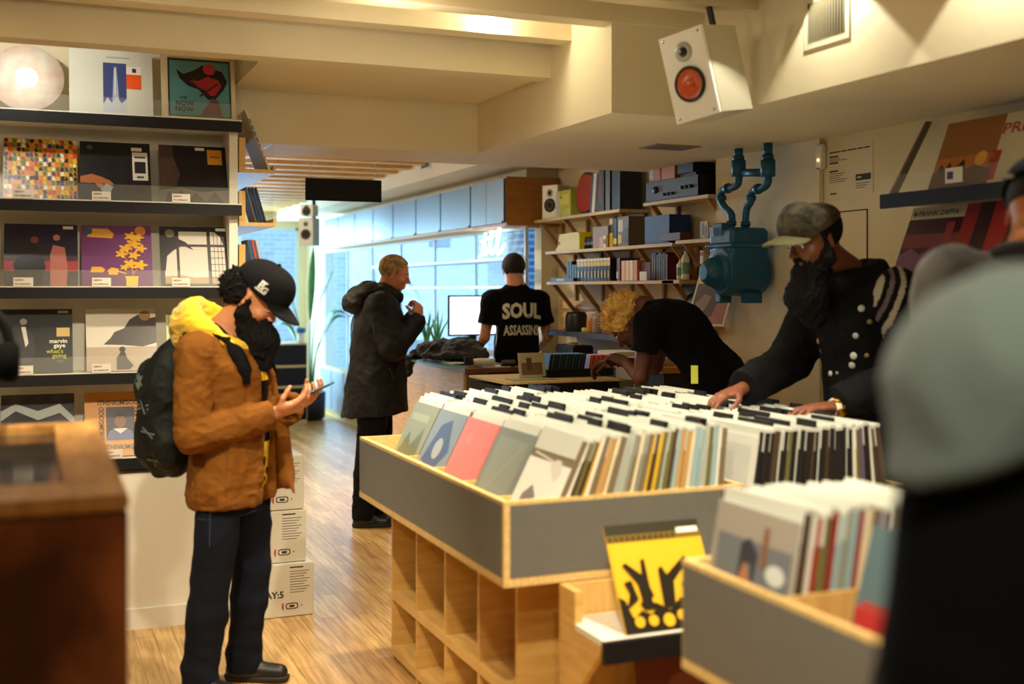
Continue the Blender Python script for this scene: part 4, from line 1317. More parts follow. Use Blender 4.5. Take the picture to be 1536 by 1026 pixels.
# ---- the man in the brown jacket
def man_brown():
    e = empty('person', (.70, 4.69, 0), 'man in brown jacket, yellow hood and black cap looking at a phone', 'person', (0, 0, R(-34)))
    HM = rotm(0, 38)
    fw = A(1, 0, 0)
    J = dict(fw=fw, HM=HM, pelvis=(.045, 0, .86), waist=(.05, 0, 1.0), chest=(.035, 0, 1.21), neck=(-.005, 0, 1.405),
             head=(.135, 0, 1.545), shL=(.0, .185, 1.325), shR=(-.03, -.19, 1.315), elL=(.03, .24, 1.04), elR=(-.015, -.235, 1.02),
             wrL=(.270, .055, 1.115), wrR=(.262, -.085, 1.105), hpL=(.05, .095, .86), hpR=(.04, -.095, .86), knL=(.075, .10, .46), knR=(-.0, -.11, .455),
             anL=(.035, .10, .085), anR=(-.045, -.12, .085))
    sk = skin_mat('skin_light', (204, 140, 100))
    hands = [('R', (.93, .10, .30), (-.25, .35, .9), 1, dict(curl=(.55, .6, .65, .7), thumb=(.7, .5))),
             ('L', (.93, -.15, .34), (-.25, -.35, .9), -1, dict(curl=(.5, .6, .65, .7), thumb=(.75, .5)))]
    body_mesh(e, J, sk, .0046, 1.0, hands)
    eyes(e, J['head'], HM)
    # t-shirt
    Mt = mat('black_cotton', (9, 9, 12), .95, bump=.2, bscale=120, spec=.15)
    f = Fld((-.3, -.4, .70), (.45, .4, 1.52), .007)
    torso_sdf(f, J, .014)
    f.plane((0, 0, .72), (0, 0, -1)); f.cyl((.0, 0, 1.36), (.03, 0, 1.6), .075, .01)
    V, Q = f.mesh(); V = wrinkle(V, Q, .004, 9, (1, 1, .5), 3)
    sh = nmesh('t_shirt', V, Q, Mt, e)
    bv = bvh_of(V, Q)
    My = flat((240, 200, 30), .7)
    shp = [cutter_rect(-.11, 1.22, .09, 1.31, 5), cutter_rect(-.12, .84, .06, .98, 6), blob2(-.0, .79, .07, 14, 2)]
    for q_ in shp: decal('yellow_print', bv, sh, My, [q_], (0.1, 0, 0), (0, -1, 0), (0, 0, 1), (-1, 0, 0), .003, 1.2)
    shp = [blob2(-.05, 1.27, .028, 9, 4), blob2(.045, 1.26, .022, 9, 5), blob2(.01, .90, .02, 9, 6), blob2(-.06, .94, .022, 9, 8), blob2(-.03, .86, .018, 9, 9)]
    for q_ in shp: decal('dark_print', bv, sh, flat((24, 22, 20), .7), [q_], (0.1, 0, 0), (0, -1, 0), (0, 0, 1), (-1, 0, 0), .005, 1.2)
    # jacket, open at the front
    Mj = mat('brown_duck_canvas', (122, 75, 24), .9, var=.10, scale=14, bump=.25, bscale=260, spec=.15)
    f = Fld((-.36, -.42, .66), (.52, .42, 1.50), .0055)
    torso_sdf(f, J, .036, 1.30)
    f.cone((.035, 0, .80), (.035, 0, .98), .212, .190, .04, flat=(fw, 1.28))
    f.cone((-.055, 0, 1.33), (-.03, 0, 1.12), .13, .13, .08, flat=(fw, 1.3))
    arm_sdf(f, J['shR'], J['elR'], A(*J['wrR']) - A(.0, 0, 0), .022, 1.0, .014, r=(.054, .043, .034))
    arm_sdf(f, J['shL'], J['elL'], A(*J['wrL']) - A(.0, 0, 0), .028, 1.0, .045, r=(.058, .048, .034))
    for s_ in 'LR':
        w = A(*J['wr' + s_]); d = unit_(w - A(*J['el' + s_]))
        f.cyl(w - d * .020, w + d * .16, .075, .004)
        f.cyl(w - d * .06, w + d * .05, .037, .004)
    f.plane((0, 0, .735), (.05, 0, -1))
    # front opening and hollow inside
    f.box((.22, .0, 1.13), (.16, .052, .50), None, .02, 's')
    f.cyl((.0, 0, 1.34), (.04, 0, 1.6), .085, .02)
    V, Q = f.mesh()
    V = wrinkle(V, Q, .010, 6.5, (1, 1, 1.25), 1)
    V = wrinkle(V, Q, .003, 20, (1, 1, 1.6), 5)
    jk = nmesh('jacket', V, Q, Mj, e)
    bj = bvh_of(V, Q)
    # hem seam and pocket stitching
    Mst = mat('brown_seam', (112, 66, 24), .9)
    decal('seams', bj, jk, Mst, [cutter_rect(-.20, .762, .22, .766, 14), cutter_rect(-.06, .78, -.056, .95, 5), cutter_rect(.10, .79, .103, 1.0, 5)], (0, -.1, 0), (1, 0, 0), (0, 0, 1), (0, 1, 0), .002, .9)
    # flap of the far side hanging forward
    f = Fld((.0, -.3, .66), (.5, .3, 1.35), .006)
    f.cone((.170, .085, 1.22), (.245, .075, .80), .012, .014, .01); f.cone((.225, .075, .80), (.17, .115, .80), .012, .03, .03)
    f.cone((.20, .09, 1.05), (.225, .08, .84), .028, .034, .03)
    f.cone((.23, .075, .86), (.275, .045, .775), .018, .006, .02)
    V, Q = f.mesh(); nmesh('jacket_flap', V, Q, Mj, e)
    # cuffs
    for s_ in 'LR':
        w = A(*J['wr' + s_]); d = unit_(w - A(*J['el' + s_]))
        MB().tube([tuple(w - d * .055), tuple(w - d * .018)], [.048, .045], Mj, 20, False).build('cuff', jk)
    # yellow hood gathered at the neck
    Myh = mat('yellow_fleece', (240, 196, 30), .95, var=.05, scale=30, bump=.3, bscale=220, sheen=.3)
    f = Fld((-.3, -.3, 1.22), (.32, .3, 1.62), .005)
    ring = []
    for i in range(25):
        a = 2 * PI * i / 24
        ring.append(A(-.015 + .112 * math.cos(a), .118 * math.sin(a), 1.405 - .075 * math.cos(a)))
    for i in range(24):
        w = .036 + .022 * max(0, -math.cos(2 * PI * (i + .5) / 24))
        f.cone(ring[i], ring[i + 1], w, w, .02)
    f.ell((-.135, 0, 1.405), (.075, .115, .095), .05, 'u', rotm(0, -18))
    f.ell((-.105, 0, 1.475), (.060, .095, .040), .04, 'u', rotm(0, -25))
    f.ell((-.01, 0, 1.51), (.082, .080, .10), .02, 's', rotm(0, 30))
    f.cone((-.17, 0, 1.34), (-.06, 0, 1.30), .05, .06, .04, flat=((1, 0, .3), 1.3))
    V, Q = f.mesh(); V = wrinkle(V, Q, .011, 7.5, (1, 1, 2.0), 9)
    nmesh('hood', V, Q, Myh, e)
    # jeans
    Mjn = mat('dark_navy_denim', (13, 18, 31), .9, spec=.2, var=.25, scale=5, bump=.25, bscale=300)
    f = Fld((-.3, -.32, .02), (.42, .32, 1.0), .0065)
    f.cone(J['pelvis'], (.045, 0, .95), .160, .150, .03, flat=(fw, 1.3))
    for s_ in 'LR':
        leg_sdf(f, J['hp' + s_], J['kn' + s_], J['an' + s_], .016, r=(.084, .058, .048))
        a = A(*J['an' + s_]); f.cone(a + A(0, 0, .02), a - A(-.012, 0, .05), .068, .072, .02)
        f.cyl(a - A(0, 0, .30), a - A(0, 0, .040), .2, .004)
    f.plane((0, 0, .96), (0, 0, 1))
    V, Q = f.mesh(); V = wrinkle(V, Q, .007, 6, (1, 1, .8), 13)
    low = np.clip((.5 - V[:, 2]) / .4, 0, 1)
    V[:, 0] += .0025 * low * np.sin(V[:, 2] * 75 + V[:, 1] * 30)
    jn = nmesh('jeans', V, Q, Mjn, e)
    bj2 = bvh_of(V, Q)
    Mstn = mat('denim_stitch', (52, 62, 84), .9)
    decal('stitching', bj2, jn, Mstn, [cutter_rect(.03, .60, .033, .78, 8), cutter_rect(-.09, .70, .03, .703, 6), cutter_rect(-.09, .60, -.087, .70, 4), cutter_rect(.11, .70, .15, .704, 3)], (0, -.1, 0), (1, 0, 0), (0, 0, 1), (0, 1, 0), .001, .9)
    for s_ in 'LR':
        shoe(e, J['an' + s_], (1, -.15 if s_ == 'R' else .1), mat('black_leather', (20, 18, 20), .45), mat('dark_sole', (36, 32, 30), .8))
    # cap
    Mc = mat('black_cap_cloth', (8, 8, 11), .9, spec=.2, bump=.2, bscale=240)
    g, P = cap(e, J['head'], HM, Mc, Mc, 1.06)
    f2 = Fld((-.2, -.3, 1.3), (.5, .3, 1.9), .006)
    f2.ell(P(.0, 0, .052), A(.118, .094, .098) * 1.06, .0, 'u', HM)
    V, Q = f2.mesh(); bc = bvh_of(V, Q)
    r_ = HM @ A(1, 0, 0); u_ = HM @ A(0, 0, 1)
    Ml = flat((196, 198, 190), .7)
    org = P(.012, -.05, .060)
    sh_ = [text_shape('B', -.002, .000, .042, .026, .04), text_shape('G', .018, -.006, .034, .024, .04), cutter_rect(-.006, -.010, .040, -.003, 3), cutter_rect(.0, .028, .026, .034, 3)]
    decal('cap_badge', bc, g, Ml, sh_, org, r_, u_, (0, 1, 0), .003, .5)
    # beard and hair
    Mb = mat('black_hair', (8, 6, 7), .8, bump=.6, bscale=140, spec=.25)
    f = Fld((-.05, -.2, 1.18), (.36, .2, 1.66), .004)
    def H_(x, y, z): return A(*J['head']) + HM @ A(x, y, z)
    for y in (-1, 1):
        f.cone(H_(.002, y * .066, -.012), H_(.016, y * .062, -.065), .014, .026, .015)
        f.cone(H_(.016, y * .060, -.065), H_(.062, y * .03, -.100), .026, .034, .02)
        f.cone(H_(.060, y * .034, -.048), H_(.095, 0, -.046), .010, .011, .01)
        f.cone(H_(.064, y * .036, -.05), H_(.060, y * .03, -.09), .012, .02, .012)
    f.cone(H_(.060, 0, -.095), A(.165, 0, 1.375), .050, .060, .03)
    f.cone(A(.165, 0, 1.375), A(.170, 0, 1.285), .060, .030, .02)
    f.cone(H_(.0, 0, -.09), A(.13, 0, 1.34), .045, .05, .03)
    V, Q = f.mesh(); V = wrinkle(V, Q, .010, 42, (1, 1, .45), 17)
    nmesh('beard', V, Q, Mb, e)
    def root(rg):
        a = rg.uniform(-1, 1)
        th = PI + rg.uniform(-1.25, 1.25)
        z = rg.uniform(-.045, .05)
        x, y = -.010 + .098 * math.cos(th), .078 * math.sin(th)
        return (x, y, z + .012), (math.cos(th), math.sin(th) * .8, .2)
    f = Fld(A(*J['head']) - .2, A(*J['head']) + .2, .0045)
    f.ell(H_(-.055, 0, .0), A(.085, .088, .085), .0, 'u', HM)
    f.ell(H_(-.085, 0, -.02), A(.060, .075, .060), .03, 'u', HM)
    f.ell(H_(.06, 0, -.02), A(.062, .12, .10), .02, 's', HM)
    V, Q = f.mesh(); V = wrinkle(V, Q, .012, 30, (1, 1, 1), 18)
    hr = nmesh('hair', V, Q, Mb, e)
    def root(rg):
        th = PI + rg.uniform(-1.5, 1.5); z = rg.uniform(-.8, .7); c_ = math.sqrt(1 - z * z)
        n = (c_ * math.cos(th), c_ * math.sin(th), z)
        return (-.062 + n[0] * .088, n[1] * .084, -.005 + z * .078), n
    hair_clumps(hr, 'curls', J['head'], HM, root, 900, .026, .0032, Mb, 4, 2.6, .1)
    # phone
    ph = MB().bbox(-.072, .072, -.036, .036, -.0042, .0042, mat('phone_body', (70, 96, 100), .25), .0035).box(-.066, .066, -.033, .033, .0042, .0046, mat('phone_screen', (120, 150, 160), .1)).build('smartphone')
    w = e.matrix_basis
    Mx = Matrix.Translation(e.location) @ Matrix.Rotation(R(-34), 4, 'Z') @ Matrix.Translation((.392, -.018, 1.185)) @ Matrix.Rotation(R(-24), 4, 'Y') @ Matrix.Rotation(R(6), 4, 'X')
    ph.matrix_world = Mx
    tag(ph, 'dark smartphone held in both hands by the man in the brown jacket', 'phone')
    # backpack
    bp = empty('backpack', (.70, 4.69, 0), 'dark camouflage backpack worn by the man in the brown jacket', 'backpack', (0, 0, R(-34)))
    Mcm = mat('camouflage_nylon', (20, 26, 22), .7, spec=.3, c2=(9, 9, 12), scale=9, bump=.3, bscale=130)
    f = Fld((-.48, -.25, .72), (-.06, .25, 1.48), .006)
    f.ell((-.250, 0, 1.10), (.095, .150, .275), .03, 'u', rotm(0, 6))
    f.ell((-.195, 0, 1.20), (.075, .150, .190), .04)
    f.ell((-.200, 0, .99), (.075, .150, .160), .04)
    f.ell((-.310, 0, .98), (.052, .110, .120), .02, 'u')
    f.ell((-.315, 0, 1.20), (.045, .100, .100), .02, 'u')
    V, Q = f.mesh(); V = wrinkle(V, Q, .010, 8, (1, 1, .8), 21)
    bk = nmesh('pack_body', V, Q, Mcm, bp)
    bb = bvh_of(V, Q)
    Mg_ = mat('grey_green_print', (92, 104, 96), .8)
    shp = [blob2(-.31, 1.22, .026, 9, 31, .6), blob2(-.25, 1.14, .018, 7, 34, .6), blob2(-.26, 1.04, .016, 7, 32, .6), blob2(-.24, .98, .018, 8, 33, .7)]
    rg = random.Random(5)
    for (x, z) in [(-.31, 1.22), (-.25, 1.02), (-.24, .91), (-.27, 1.12)]:
        for k in range(3):
            a = rg.uniform(0, PI); l = .03; c_, s_ = math.cos(a) * l, math.sin(a) * l; n_ = (-math.sin(a) * .003, math.cos(a) * .003)
            shp.append(([(x - c_ - n_[0], z - s_ - n_[1]), (x + c_ - n_[0], z + s_ - n_[1]), (x + c_ + n_[0], z + s_ + n_[1]), (x - c_ + n_[0], z - s_ + n_[1])], [(0, 1, 2, 3)]))
    decal('scribble_print', bb, bk, Mg_, shp[4:] + shp[:1], (0, -.2, 0), (1, 0, 0), (0, 0, 1), (0, 1, 0), .003, .8)
    MB().tube([(-.17, -.03, 1.395), (-.19, -.03, 1.43), (-.19, .03, 1.43), (-.17, .03, 1.395)], .008, M_blackrub, 8).build('grab_handle', bp)
    for s_ in (-1, 1):
        path = [A(-.145, s_ * .10, 1.33), A(-.10, s_ * .115, 1.405), A(-.02, s_ * .118, 1.435), A(.06, s_ * .118, 1.385), A(.120, s_ * .120, 1.28), A(.130, s_ * .120, 1.19)]
        # ribbon lifted onto the jacket surface
        pts = []
        for q in path:
            hit = bj.find_nearest(Vector(tuple(q)))
            if hit[0] is not None:
                nn = hit[1]
                pts.append(hit[0] + nn * .006)
        mb = MB()
        pr = []
        for i in range(len(pts) - 1):
            for t in (0, .25, .5, .75):
                q = pts[i].lerp(pts[i + 1], t); hit = bj.find_nearest(q); pr.append((hit[0] + hit[1] * .007, hit[1]))
        vs, fs = [], []
        for i, (q, nn) in enumerate(pr):
            t = (pr[min(i + 1, len(pr) - 1)][0] - pr[max(0, i - 1)][0]).normalized()
            sd_ = t.cross(nn).normalized() * (.030 if i < 18 else .014)
            for (a, b) in ((-1, -1), (1, -1), (1, 1), (-1, 1)):
                vs.append(q + sd_ * a + nn * .005 * b)
        for i in range(len(pr) - 1):
            for k in range(4):
                fs.append((i * 4 + k, i * 4 + (k + 1) % 4, i * 4 + 4 + (k + 1) % 4, i * 4 + 4 + k))
        mb.add(vs, fs, M_blackrub, None, True)
        mb.build('shoulder_strap', bp)
man_brown()

# ---- the older man in the long dark parka
def man_parka():
    e = empty('person', (2.18, 7.56, 0), 'older man with fair hair in a long black hooded parka', 'person', (0, 0, R(-17)))
    HM = rotm(-4, 18)
    fw = A(1, 0, 0)
    J = dict(fw=fw, HM=HM, pelvis=(-.04, 0, .92), waist=(-.04, 0, 1.08), chest=(-.03, 0, 1.32), neck=(-.01, 0, 1.535),
             head=(.075, 0, 1.680), shL=(-.0, .19, 1.455), shR=(-.01, -.19, 1.455), elL=(.08, .26, 1.20), elR=(.07, -.25, 1.20),
             wrL=(.23, .06, 1.385), wrR=(.225, -.06, 1.385), hpL=(-.04, .095, .92), hpR=(-.05, -.095, .92), knL=(-.03, .11, .50), knR=(-.09, -.11, .50),
             anL=(-.05, .11, .085), anR=(-.13, -.11, .085))
    sk = skin_mat('skin_ruddy', (216, 138, 96))
    hands = [('R', (.10, .35, .90), (-.6, .75, 0), 1, dict(curl=(1.0, 1.05, 1.1, 1.15), thumb=(.8, .4))),
             ('L', (.10, -.35, .90), (-.6, -.75, 0), -1, dict(curl=(1.0, 1.1, 1.1, 1.2), thumb=(.8, .4)))]
    body_mesh(e, J, sk, .0052, 1.0, hands)
    eyes(e, J['head'], HM)
    Mp = mat('black_parka_shell', (12, 10, 10), .68, spec=.35, var=.05, scale=8, bump=.2, bscale=200)
    f = Fld((-.42, -.45, .66), (.42, .45, 1.66), .0065)
    torso_sdf(f, J, .050, 1.2)
    f.cone((-.05, 0, .80), (-.04, 0, 1.30), .215, .185, .04, flat=(fw, 1.10))
    f.cone((-.06, 0, .70), (-.05, 0, .95), .235, .21, .04, flat=(fw, 1.05))
    for s_ in 'LR':
        arm_sdf(f, J['sh' + s_], J['el' + s_], J['wr' + s_], .034, .90, .05, r=(.065, .055, .040))
        w = A(*J['wr' + s_]); d = unit_(w - A(*J['el' + s_]))
        f.cyl(w - d * .012, w + d * .1, .09, .004)
    f.plane((0, 0, .745), (.10, 0, -1))
    f.cone((.02, 0, 1.50), (.04, 0, 1.545), .105, .10, .03)
    f.cyl((.05, 0, 1.46), (.085, 0, 1.7), .078, .01)
    V, Q = f.mesh(); V = wrinkle(V, Q, .010, 4.5, (1.2, 1.2, .8), 41); V = wrinkle(V, Q, .0025, 13, (1, 1, 1.4), 42)
    pk = nmesh('parka', V, Q, Mp, e)
    bv = bvh_of(V, Q)
    decal('pocket_zip', bv, pk, mat('dull_zip', (70, 68, 66), .5), [([(.04, 1.06), (.045, 1.06), (.075, .985), (.07, .985)], [(0, 1, 2, 3)])], (0, -.2, 0), (1, 0, 0), (0, 0, 1), (0, 1, 0), .003, .9)
    f = Fld((-.38, -.3, 1.32), (.2, .3, 1.75), .006)
    f.ell((-.125, 0, 1.545), (.145, .150, .075), .04, 'u', rotm(0, -24))
    f.ell((-.175, 0, 1.475), (.095, .140, .060), .04, 'u', rotm(0, -8))
    ring = [A(.00 + .105 * math.cos(2 * PI * i / 20), .115 * math.sin(2 * PI * i / 20), 1.555 - .035 * math.cos(2 * PI * i / 20)) for i in range(21)]
    for i in range(20):
        f.cone(ring[i], ring[i + 1], .032, .032, .02)
    f.ell((.03, 0, 1.68), (.11, .095, .125), .02, 's')
    V, Q = f.mesh(); V = wrinkle(V, Q, .014, 7, (1, 1, 1.5), 44)
    nmesh('hood', V, Q, Mp, pk)
    MB().tube([(-.235, -.05, 1.45), (-.245, -.055, 1.435), (-.235, -.06, 1.425), (-.225, -.055, 1.435)], .004, mat('blue_cord', (60, 110, 190), .6), 6).build('cord_loop', pk)
    Mtr = mat('black_trousers', (8, 8, 11), .9, var=.1, scale=6, spec=.2)
    f = Fld((-.3, -.3, .0), (.2, .3, 1.0), .008)
    for s_ in 'LR':
        leg_sdf(f, J['hp' + s_], J['kn' + s_], J['an' + s_], .024, r=(.088, .062, .052))
        a = A(*J['an' + s_]); f.cyl(a - A(0, 0, .3), a + A(0, 0, -.03), .2, .004)
    V, Q = f.mesh(); V = wrinkle(V, Q, .008, 8, (1, 1, 1), 45)
    nmesh('trousers', V, Q, Mtr, e)
    for s_ in 'LR':
        shoe(e, J['an' + s_], (1, 0), mat('black_boot', (16, 16, 18), .35), mat('dark_sole', (36, 32, 30), .8), 'boot', True)
    # thin fair hair, darker over the ear
    Mh = mat('thin_fair_hair', (196, 160, 104), .7, c2=(128, 104, 70), scale=30, bump=.5, bscale=160)
    f = Fld((-.1, -.15, 1.58), (.25, .15, 1.85), .004)
    c = J['head']
    def P(x, y, z): return A(*c) + HM @ A(x, y, z)
    f.ell(P(-.016, 0, .034), (.104, .083, .094), .0, 'u', HM)
    f.ell(P(.075, 0, .005), (.070, .085, .075), .02, 's', HM)
    for y in (-1, 1):
        f.ell(P(.010, y * .08, -.045), (.032, .05, .05), .015, 's', HM)
    f.plane(P(-.05, 0, -.055), -(HM @ A(.3, 0, 1)))
    V, Q = f.mesh(); V = wrinkle(V, Q, .0035, 55, (1, 1, .4), 46)
    hr = nmesh('hair', V, Q, Mh, e)
    return e
man_parka()

# ---- staff member with the printed back
def man_staff():
    e = empty('person', (3.30, 7.93, 0), 'shop worker from behind, black t-shirt printed SOUL ASSASSINS', 'person', (0, 0, R(76)))
    HM = rotm(8, 14)
    fw = A(1, 0, 0)
    J = dict(fw=fw, HM=HM, pelvis=(0, 0, .98), waist=(0, 0, 1.14), chest=(.0, 0, 1.36), neck=(.0, 0, 1.60),
             head=(.030, .015, 1.712), shL=(.0, .185, 1.49), shR=(.0, -.185, 1.49), elL=(.0, .235, 1.22), elR=(.03, -.245, 1.22),
             wrL=(.10, .29, 1.10), wrR=(.22, -.20, 1.12), hpL=(0, .095, .93), hpR=(0, -.095, .93), knL=(.0, .10, .50), knR=(.0, -.10, .50),
             anL=(-.02, .10, .085), anR=(-.02, -.10, .085))
    sk = skin_mat('skin_tan', (206, 142, 104))
    hands = [('R', (.8, .5, -.1), (0, 0, -1), -1 * -1, dict(curl=(.3, .35, .4, .4))), ('L', (.9, -.1, -.3), (0, 0, -1), -1, dict(curl=(.4, .4, .4, .5)))]
    body_mesh(e, J, sk, .0056, 1.0, hands)
    eyes(e, J['head'], HM, 1.0)
    Mt = mat('black_cotton', (22, 22, 25), .9)
    f = Fld((-.3, -.42, .90), (.3, .42, 1.68), .006)
    torso_sdf(f, J, .016, 1.45)
    f.cone((0, 0, .95), (0, 0, 1.2), .150, .150, .04, flat=(fw, 1.3))
    for s_ in 'LR':
        f.cone((0, 0, 1.565), A(*J['sh' + s_]) + A(0, 0, -.01), .055, .062, .04)
        sh, el = A(*J['sh' + s_]), A(*J['el' + s_])
        d = unit_(el - sh)
        f.cone(sh, sh + d * .20, .062, .070, .05)
        f.cyl(sh + d * .175, sh + d * .5, .2 if False else .10, .004)
    f.plane((0, 0, .92), (0, 0, -1)); f.cone((0,0,1.50),(0,0,1.56),.10,.062,.05); f.cyl((.01, 0, 1.595), (.02, 0, 1.75), .064, .008)
    V, Q = f.mesh(); V = wrinkle(V, Q, .007, 6.5, (1, 1, .8), 51)
    ts = nmesh('t_shirt', V, Q, Mt, e)
    bv = bvh_of(V, Q)
    Mw = flat((214, 208, 182), .8)
    for q_ in (text_shape('SOUL', -.115, 1.375, .140, .29, .045, .10), text_shape('ASSASSINS', -.105, 1.245, .098, .265, .03, .06)): decal('back_print', bv, ts, Mw, [q_], (0, 0, 0), (0, -1, 0), (0, 0, 1), (1, 0, 0), .003, .8)
    Mtr = mat('black_trousers', (18, 18, 22), .9)
    f = Fld((-.3, -.3, .0), (.3, .3, 1.1), .009)
    f.cone((0, 0, .95), (0, 0, 1.02), .145, .145, .02, flat=(fw, 1.3))
    for s_ in 'LR':
        leg_sdf(f, J['hp' + s_], J['kn' + s_], J['an' + s_], .02)
    V, Q = f.mesh(); nmesh('trousers', V, Q, Mtr, e)
    for s_ in 'LR':
        shoe(e, J['an' + s_], (1, 0), mat('black_leather', (20, 18, 20), .45), mat('dark_sole', (36, 32, 30), .8))
    Mb = mat('dark_brown_hair', (20, 14, 12), .75, bump=.5, bscale=200)
    f = Fld((-.15, -.15, 1.58), (.2, .18, 1.86), .004)
    c = J['head']
    def P(x, y, z): return A(*c) + HM @ (A(x, y, z) * 1.0)
    f.ell(P(-.014, 0, .034), A(.106, .085, .098), .0, 'u', HM)
    f.ell(P(.085, 0, -.02), A(.055, .1, .075), .015, 's', HM)
    for y in (-1, 1):
        f.ell(P(.004, y * .085, -.03), A(.026, .03, .045), .01, 's', HM)
    f.plane(P(-.05, 0, -.050), -(HM @ A(.1, 0, 1)))
    V, Q = f.mesh(); V = wrinkle(V, Q, .003, 60, (1, 1, .6), 52)
    nmesh('hair', V, Q, Mb, e)
man_staff()

# ---- bending person with bleached hair
def bending():
    e = empty('person', (3.20, 4.93, 0), 'person with bleached curly hair in a black t-shirt bending over a tray of discs', 'person', (0, 0, R(136)))
    HM = rotm(0, 56)
    fw = unit_(A(.55, 0, -.83))
    J = dict(fw=fw, HM=HM, pelvis=(-.04, 0, 1.0), waist=(.06, 0, 1.16), chest=(.25, 0, 1.375), neck=(.435, 0, 1.475),
             head=(.515, .0, 1.395), shL=(.365, .18, 1.395), shR=(.365, -.18, 1.395), elL=(.40, .20, 1.14), elR=(.43, -.2, 1.17),
             wrL=(.52, .07, 1.21), wrR=(.62, -.10, 1.20), hpL=(-.05, .095, .94), hpR=(-.05, -.095, .94), knL=(-.02, .10, .50), knR=(-.06, -.10, .50),
             anL=(-.07, .10, .085), anR=(-.12, -.10, .085))
    sk = skin_mat('skin_deep', (92, 50, 36))
    hands = [('L', (.85, -.35, .28), (.1, -.3, -.9), -1, dict(curl=(1.1, 1.2, 1.2, 1.25), thumb=(.9, .5))), ('R', (.9, .2, -.2), (0, .2, -1), 1, dict(curl=(.7, .8, .8, .9)))]
    body_mesh(e, J, sk, .0055, 1.0, hands)
    eyes(e, J['head'], HM)
    Mt = mat('black_cotton', (22, 22, 25), .9)
    f = Fld((-.3, -.35, .9), (.7, .35, 1.65), .006)
    torso_sdf(f, J, .020, 1.35)
    f.cone((.0, 0, 1.08), (.1, 0, 1.18), .160, .155, .04, flat=(fw, 1.3))
    for s_ in 'LR':
        sh, el = A(*J['sh' + s_]), A(*J['el' + s_]); d = unit_(el - sh)
        f.cone(sh, sh + d * .14, .066, .070, .04)
        f.cyl(sh + d * .13, sh + d * .4, .1, .004)
    f.plane((.0, 0, 1.085), (-.75, 0, -.66))
    f.cyl((.435, 0, 1.465), (.60, 0, 1.44), .068, .008)
    V, Q = f.mesh(); V = wrinkle(V, Q, .007, 7, (1, 1, 1), 61)
    ts = nmesh('t_shirt', V, Q, Mt, e)
    Mk = mat('khaki_trousers', (150, 128, 84), .85, var=.12, scale=9)
    f = Fld((-.34, -.3, .0), (.25, .3, 1.25), .008)
    f.cone((-.05, 0, .97), (.01, 0, 1.09), .165, .150, .03, flat=(unit_(A(.9, 0, -.4)), 1.25))
    for s_ in 'LR':
        leg_sdf(f, J['hp' + s_], J['kn' + s_], J['an' + s_], .022)
    f.plane((.01, 0, 1.105), (.45, 0, .9))
    V, Q = f.mesh(); V = wrinkle(V, Q, .006, 8, (1, 1, 1), 62)
    kt = nmesh('trousers', V, Q, Mk, e)
    bk = bvh_of(V, Q)
    ring = []
    up_ = unit_(A(.45, 0, .9)); fx = unit_(A(.9, 0, -.45))
    for i in range(33):
        a = 2 * PI * i / 32
        q = A(-.005, 0, 1.078) + (fx * math.cos(a) * .20 + A(0, 1, 0) * math.sin(a) * .24)
        ctr = A(-.005, 0, 1.078)
        hit = bk.ray_cast(Vector(tuple(q)), Vector(tuple(unit_(ctr - q))), .3)
        ring.append(hit[0] if hit[0] is not None else Vector(tuple(q * .8 + ctr * .2)))
    mb = MB(); vs, fs = [], []
    for p in ring:
        out = (p - Vector((-.005, 0, 1.078))).normalized() * .006
        u3 = Vector(tuple(up_)) * .018
        vs += [p + out - u3, p + out + u3]
    for i in range(32):
        fs.append((2 * i, 2 * i + 2, 2 * i + 3, 2 * i + 1))
    mb.add(vs, fs, mat('black_belt', (20, 17, 18), .4), None, True)
    mb.build('belt', kt)
    for s_ in 'LR':
        shoe(e, J['an' + s_], (1, 0), mat('black_leather', (20, 18, 20), .45), mat('dark_sole', (36, 32, 30), .8))
    Mh = mat('bleached_hair', (244, 206, 118), .75, c2=(204, 154, 70), scale=22, bump=.5, bscale=120)
    c = J['head']
    f = Fld(A(*c) - .22, A(*c) + .22, .005)
    def P(x, y, z): return A(*c) + HM @ A(x, y, z)
    f.ell(P(-.025, 0, .060), A(.125, .110, .100), .0, 'u', HM)
    f.ell(P(.09, 0, -.035), A(.06, .12, .09), .02, 's', HM)
    f.plane(P(-.05, 0, -.04), -(HM @ unit_(A(-.1, 0, 1))))
    V, Q = f.mesh(); V = wrinkle(V, Q, .012, 24, (1, 1, 1), 63)
    hr = nmesh('hair', V, Q, Mh, e)
    def root(rg):
        th = rg.uniform(0, 2 * PI); ph = math.acos(rg.uniform(-.1, 1))
        n = A(math.sin(ph) * math.cos(th), math.sin(ph) * math.sin(th), math.cos(ph))
        if n[0] > .75: n[0] = .6; n = unit_(n)
        return (-.025 + n[0] * .112, n[1] * .098, .060 + n[2] * .090), tuple(n)
    hair_clumps(hr, 'curls', c, HM, root, 1700, .034, .0030, Mh, 8, 2.4, .2)
    gl = MB()
    for y in (-1, 1):
        gl.tube([tuple(P(.098, y * .033 + .022 * math.cos(2 * PI * i / 14), .0 + .018 * math.sin(2 * PI * i / 14))) for i in range(15)], .0018, mat('gold_wire', (206, 176, 110), .3, .8), 6)
        gl.tube([tuple(P(.098, y * .055, .004)), tuple(P(.0, y * .078, .006))], .0016, mat('gold_wire', (206, 176, 110), .3, .8), 6)
    gl.tube([tuple(P(.099, -.012, .0)), tuple(P(.099, .012, .0))], .0016, mat('gold_wire', (206, 176, 110), .3, .8), 6)
    g = gl.build('glasses', e)
    g['label'] = 'thin gold-framed glasses'
bending()

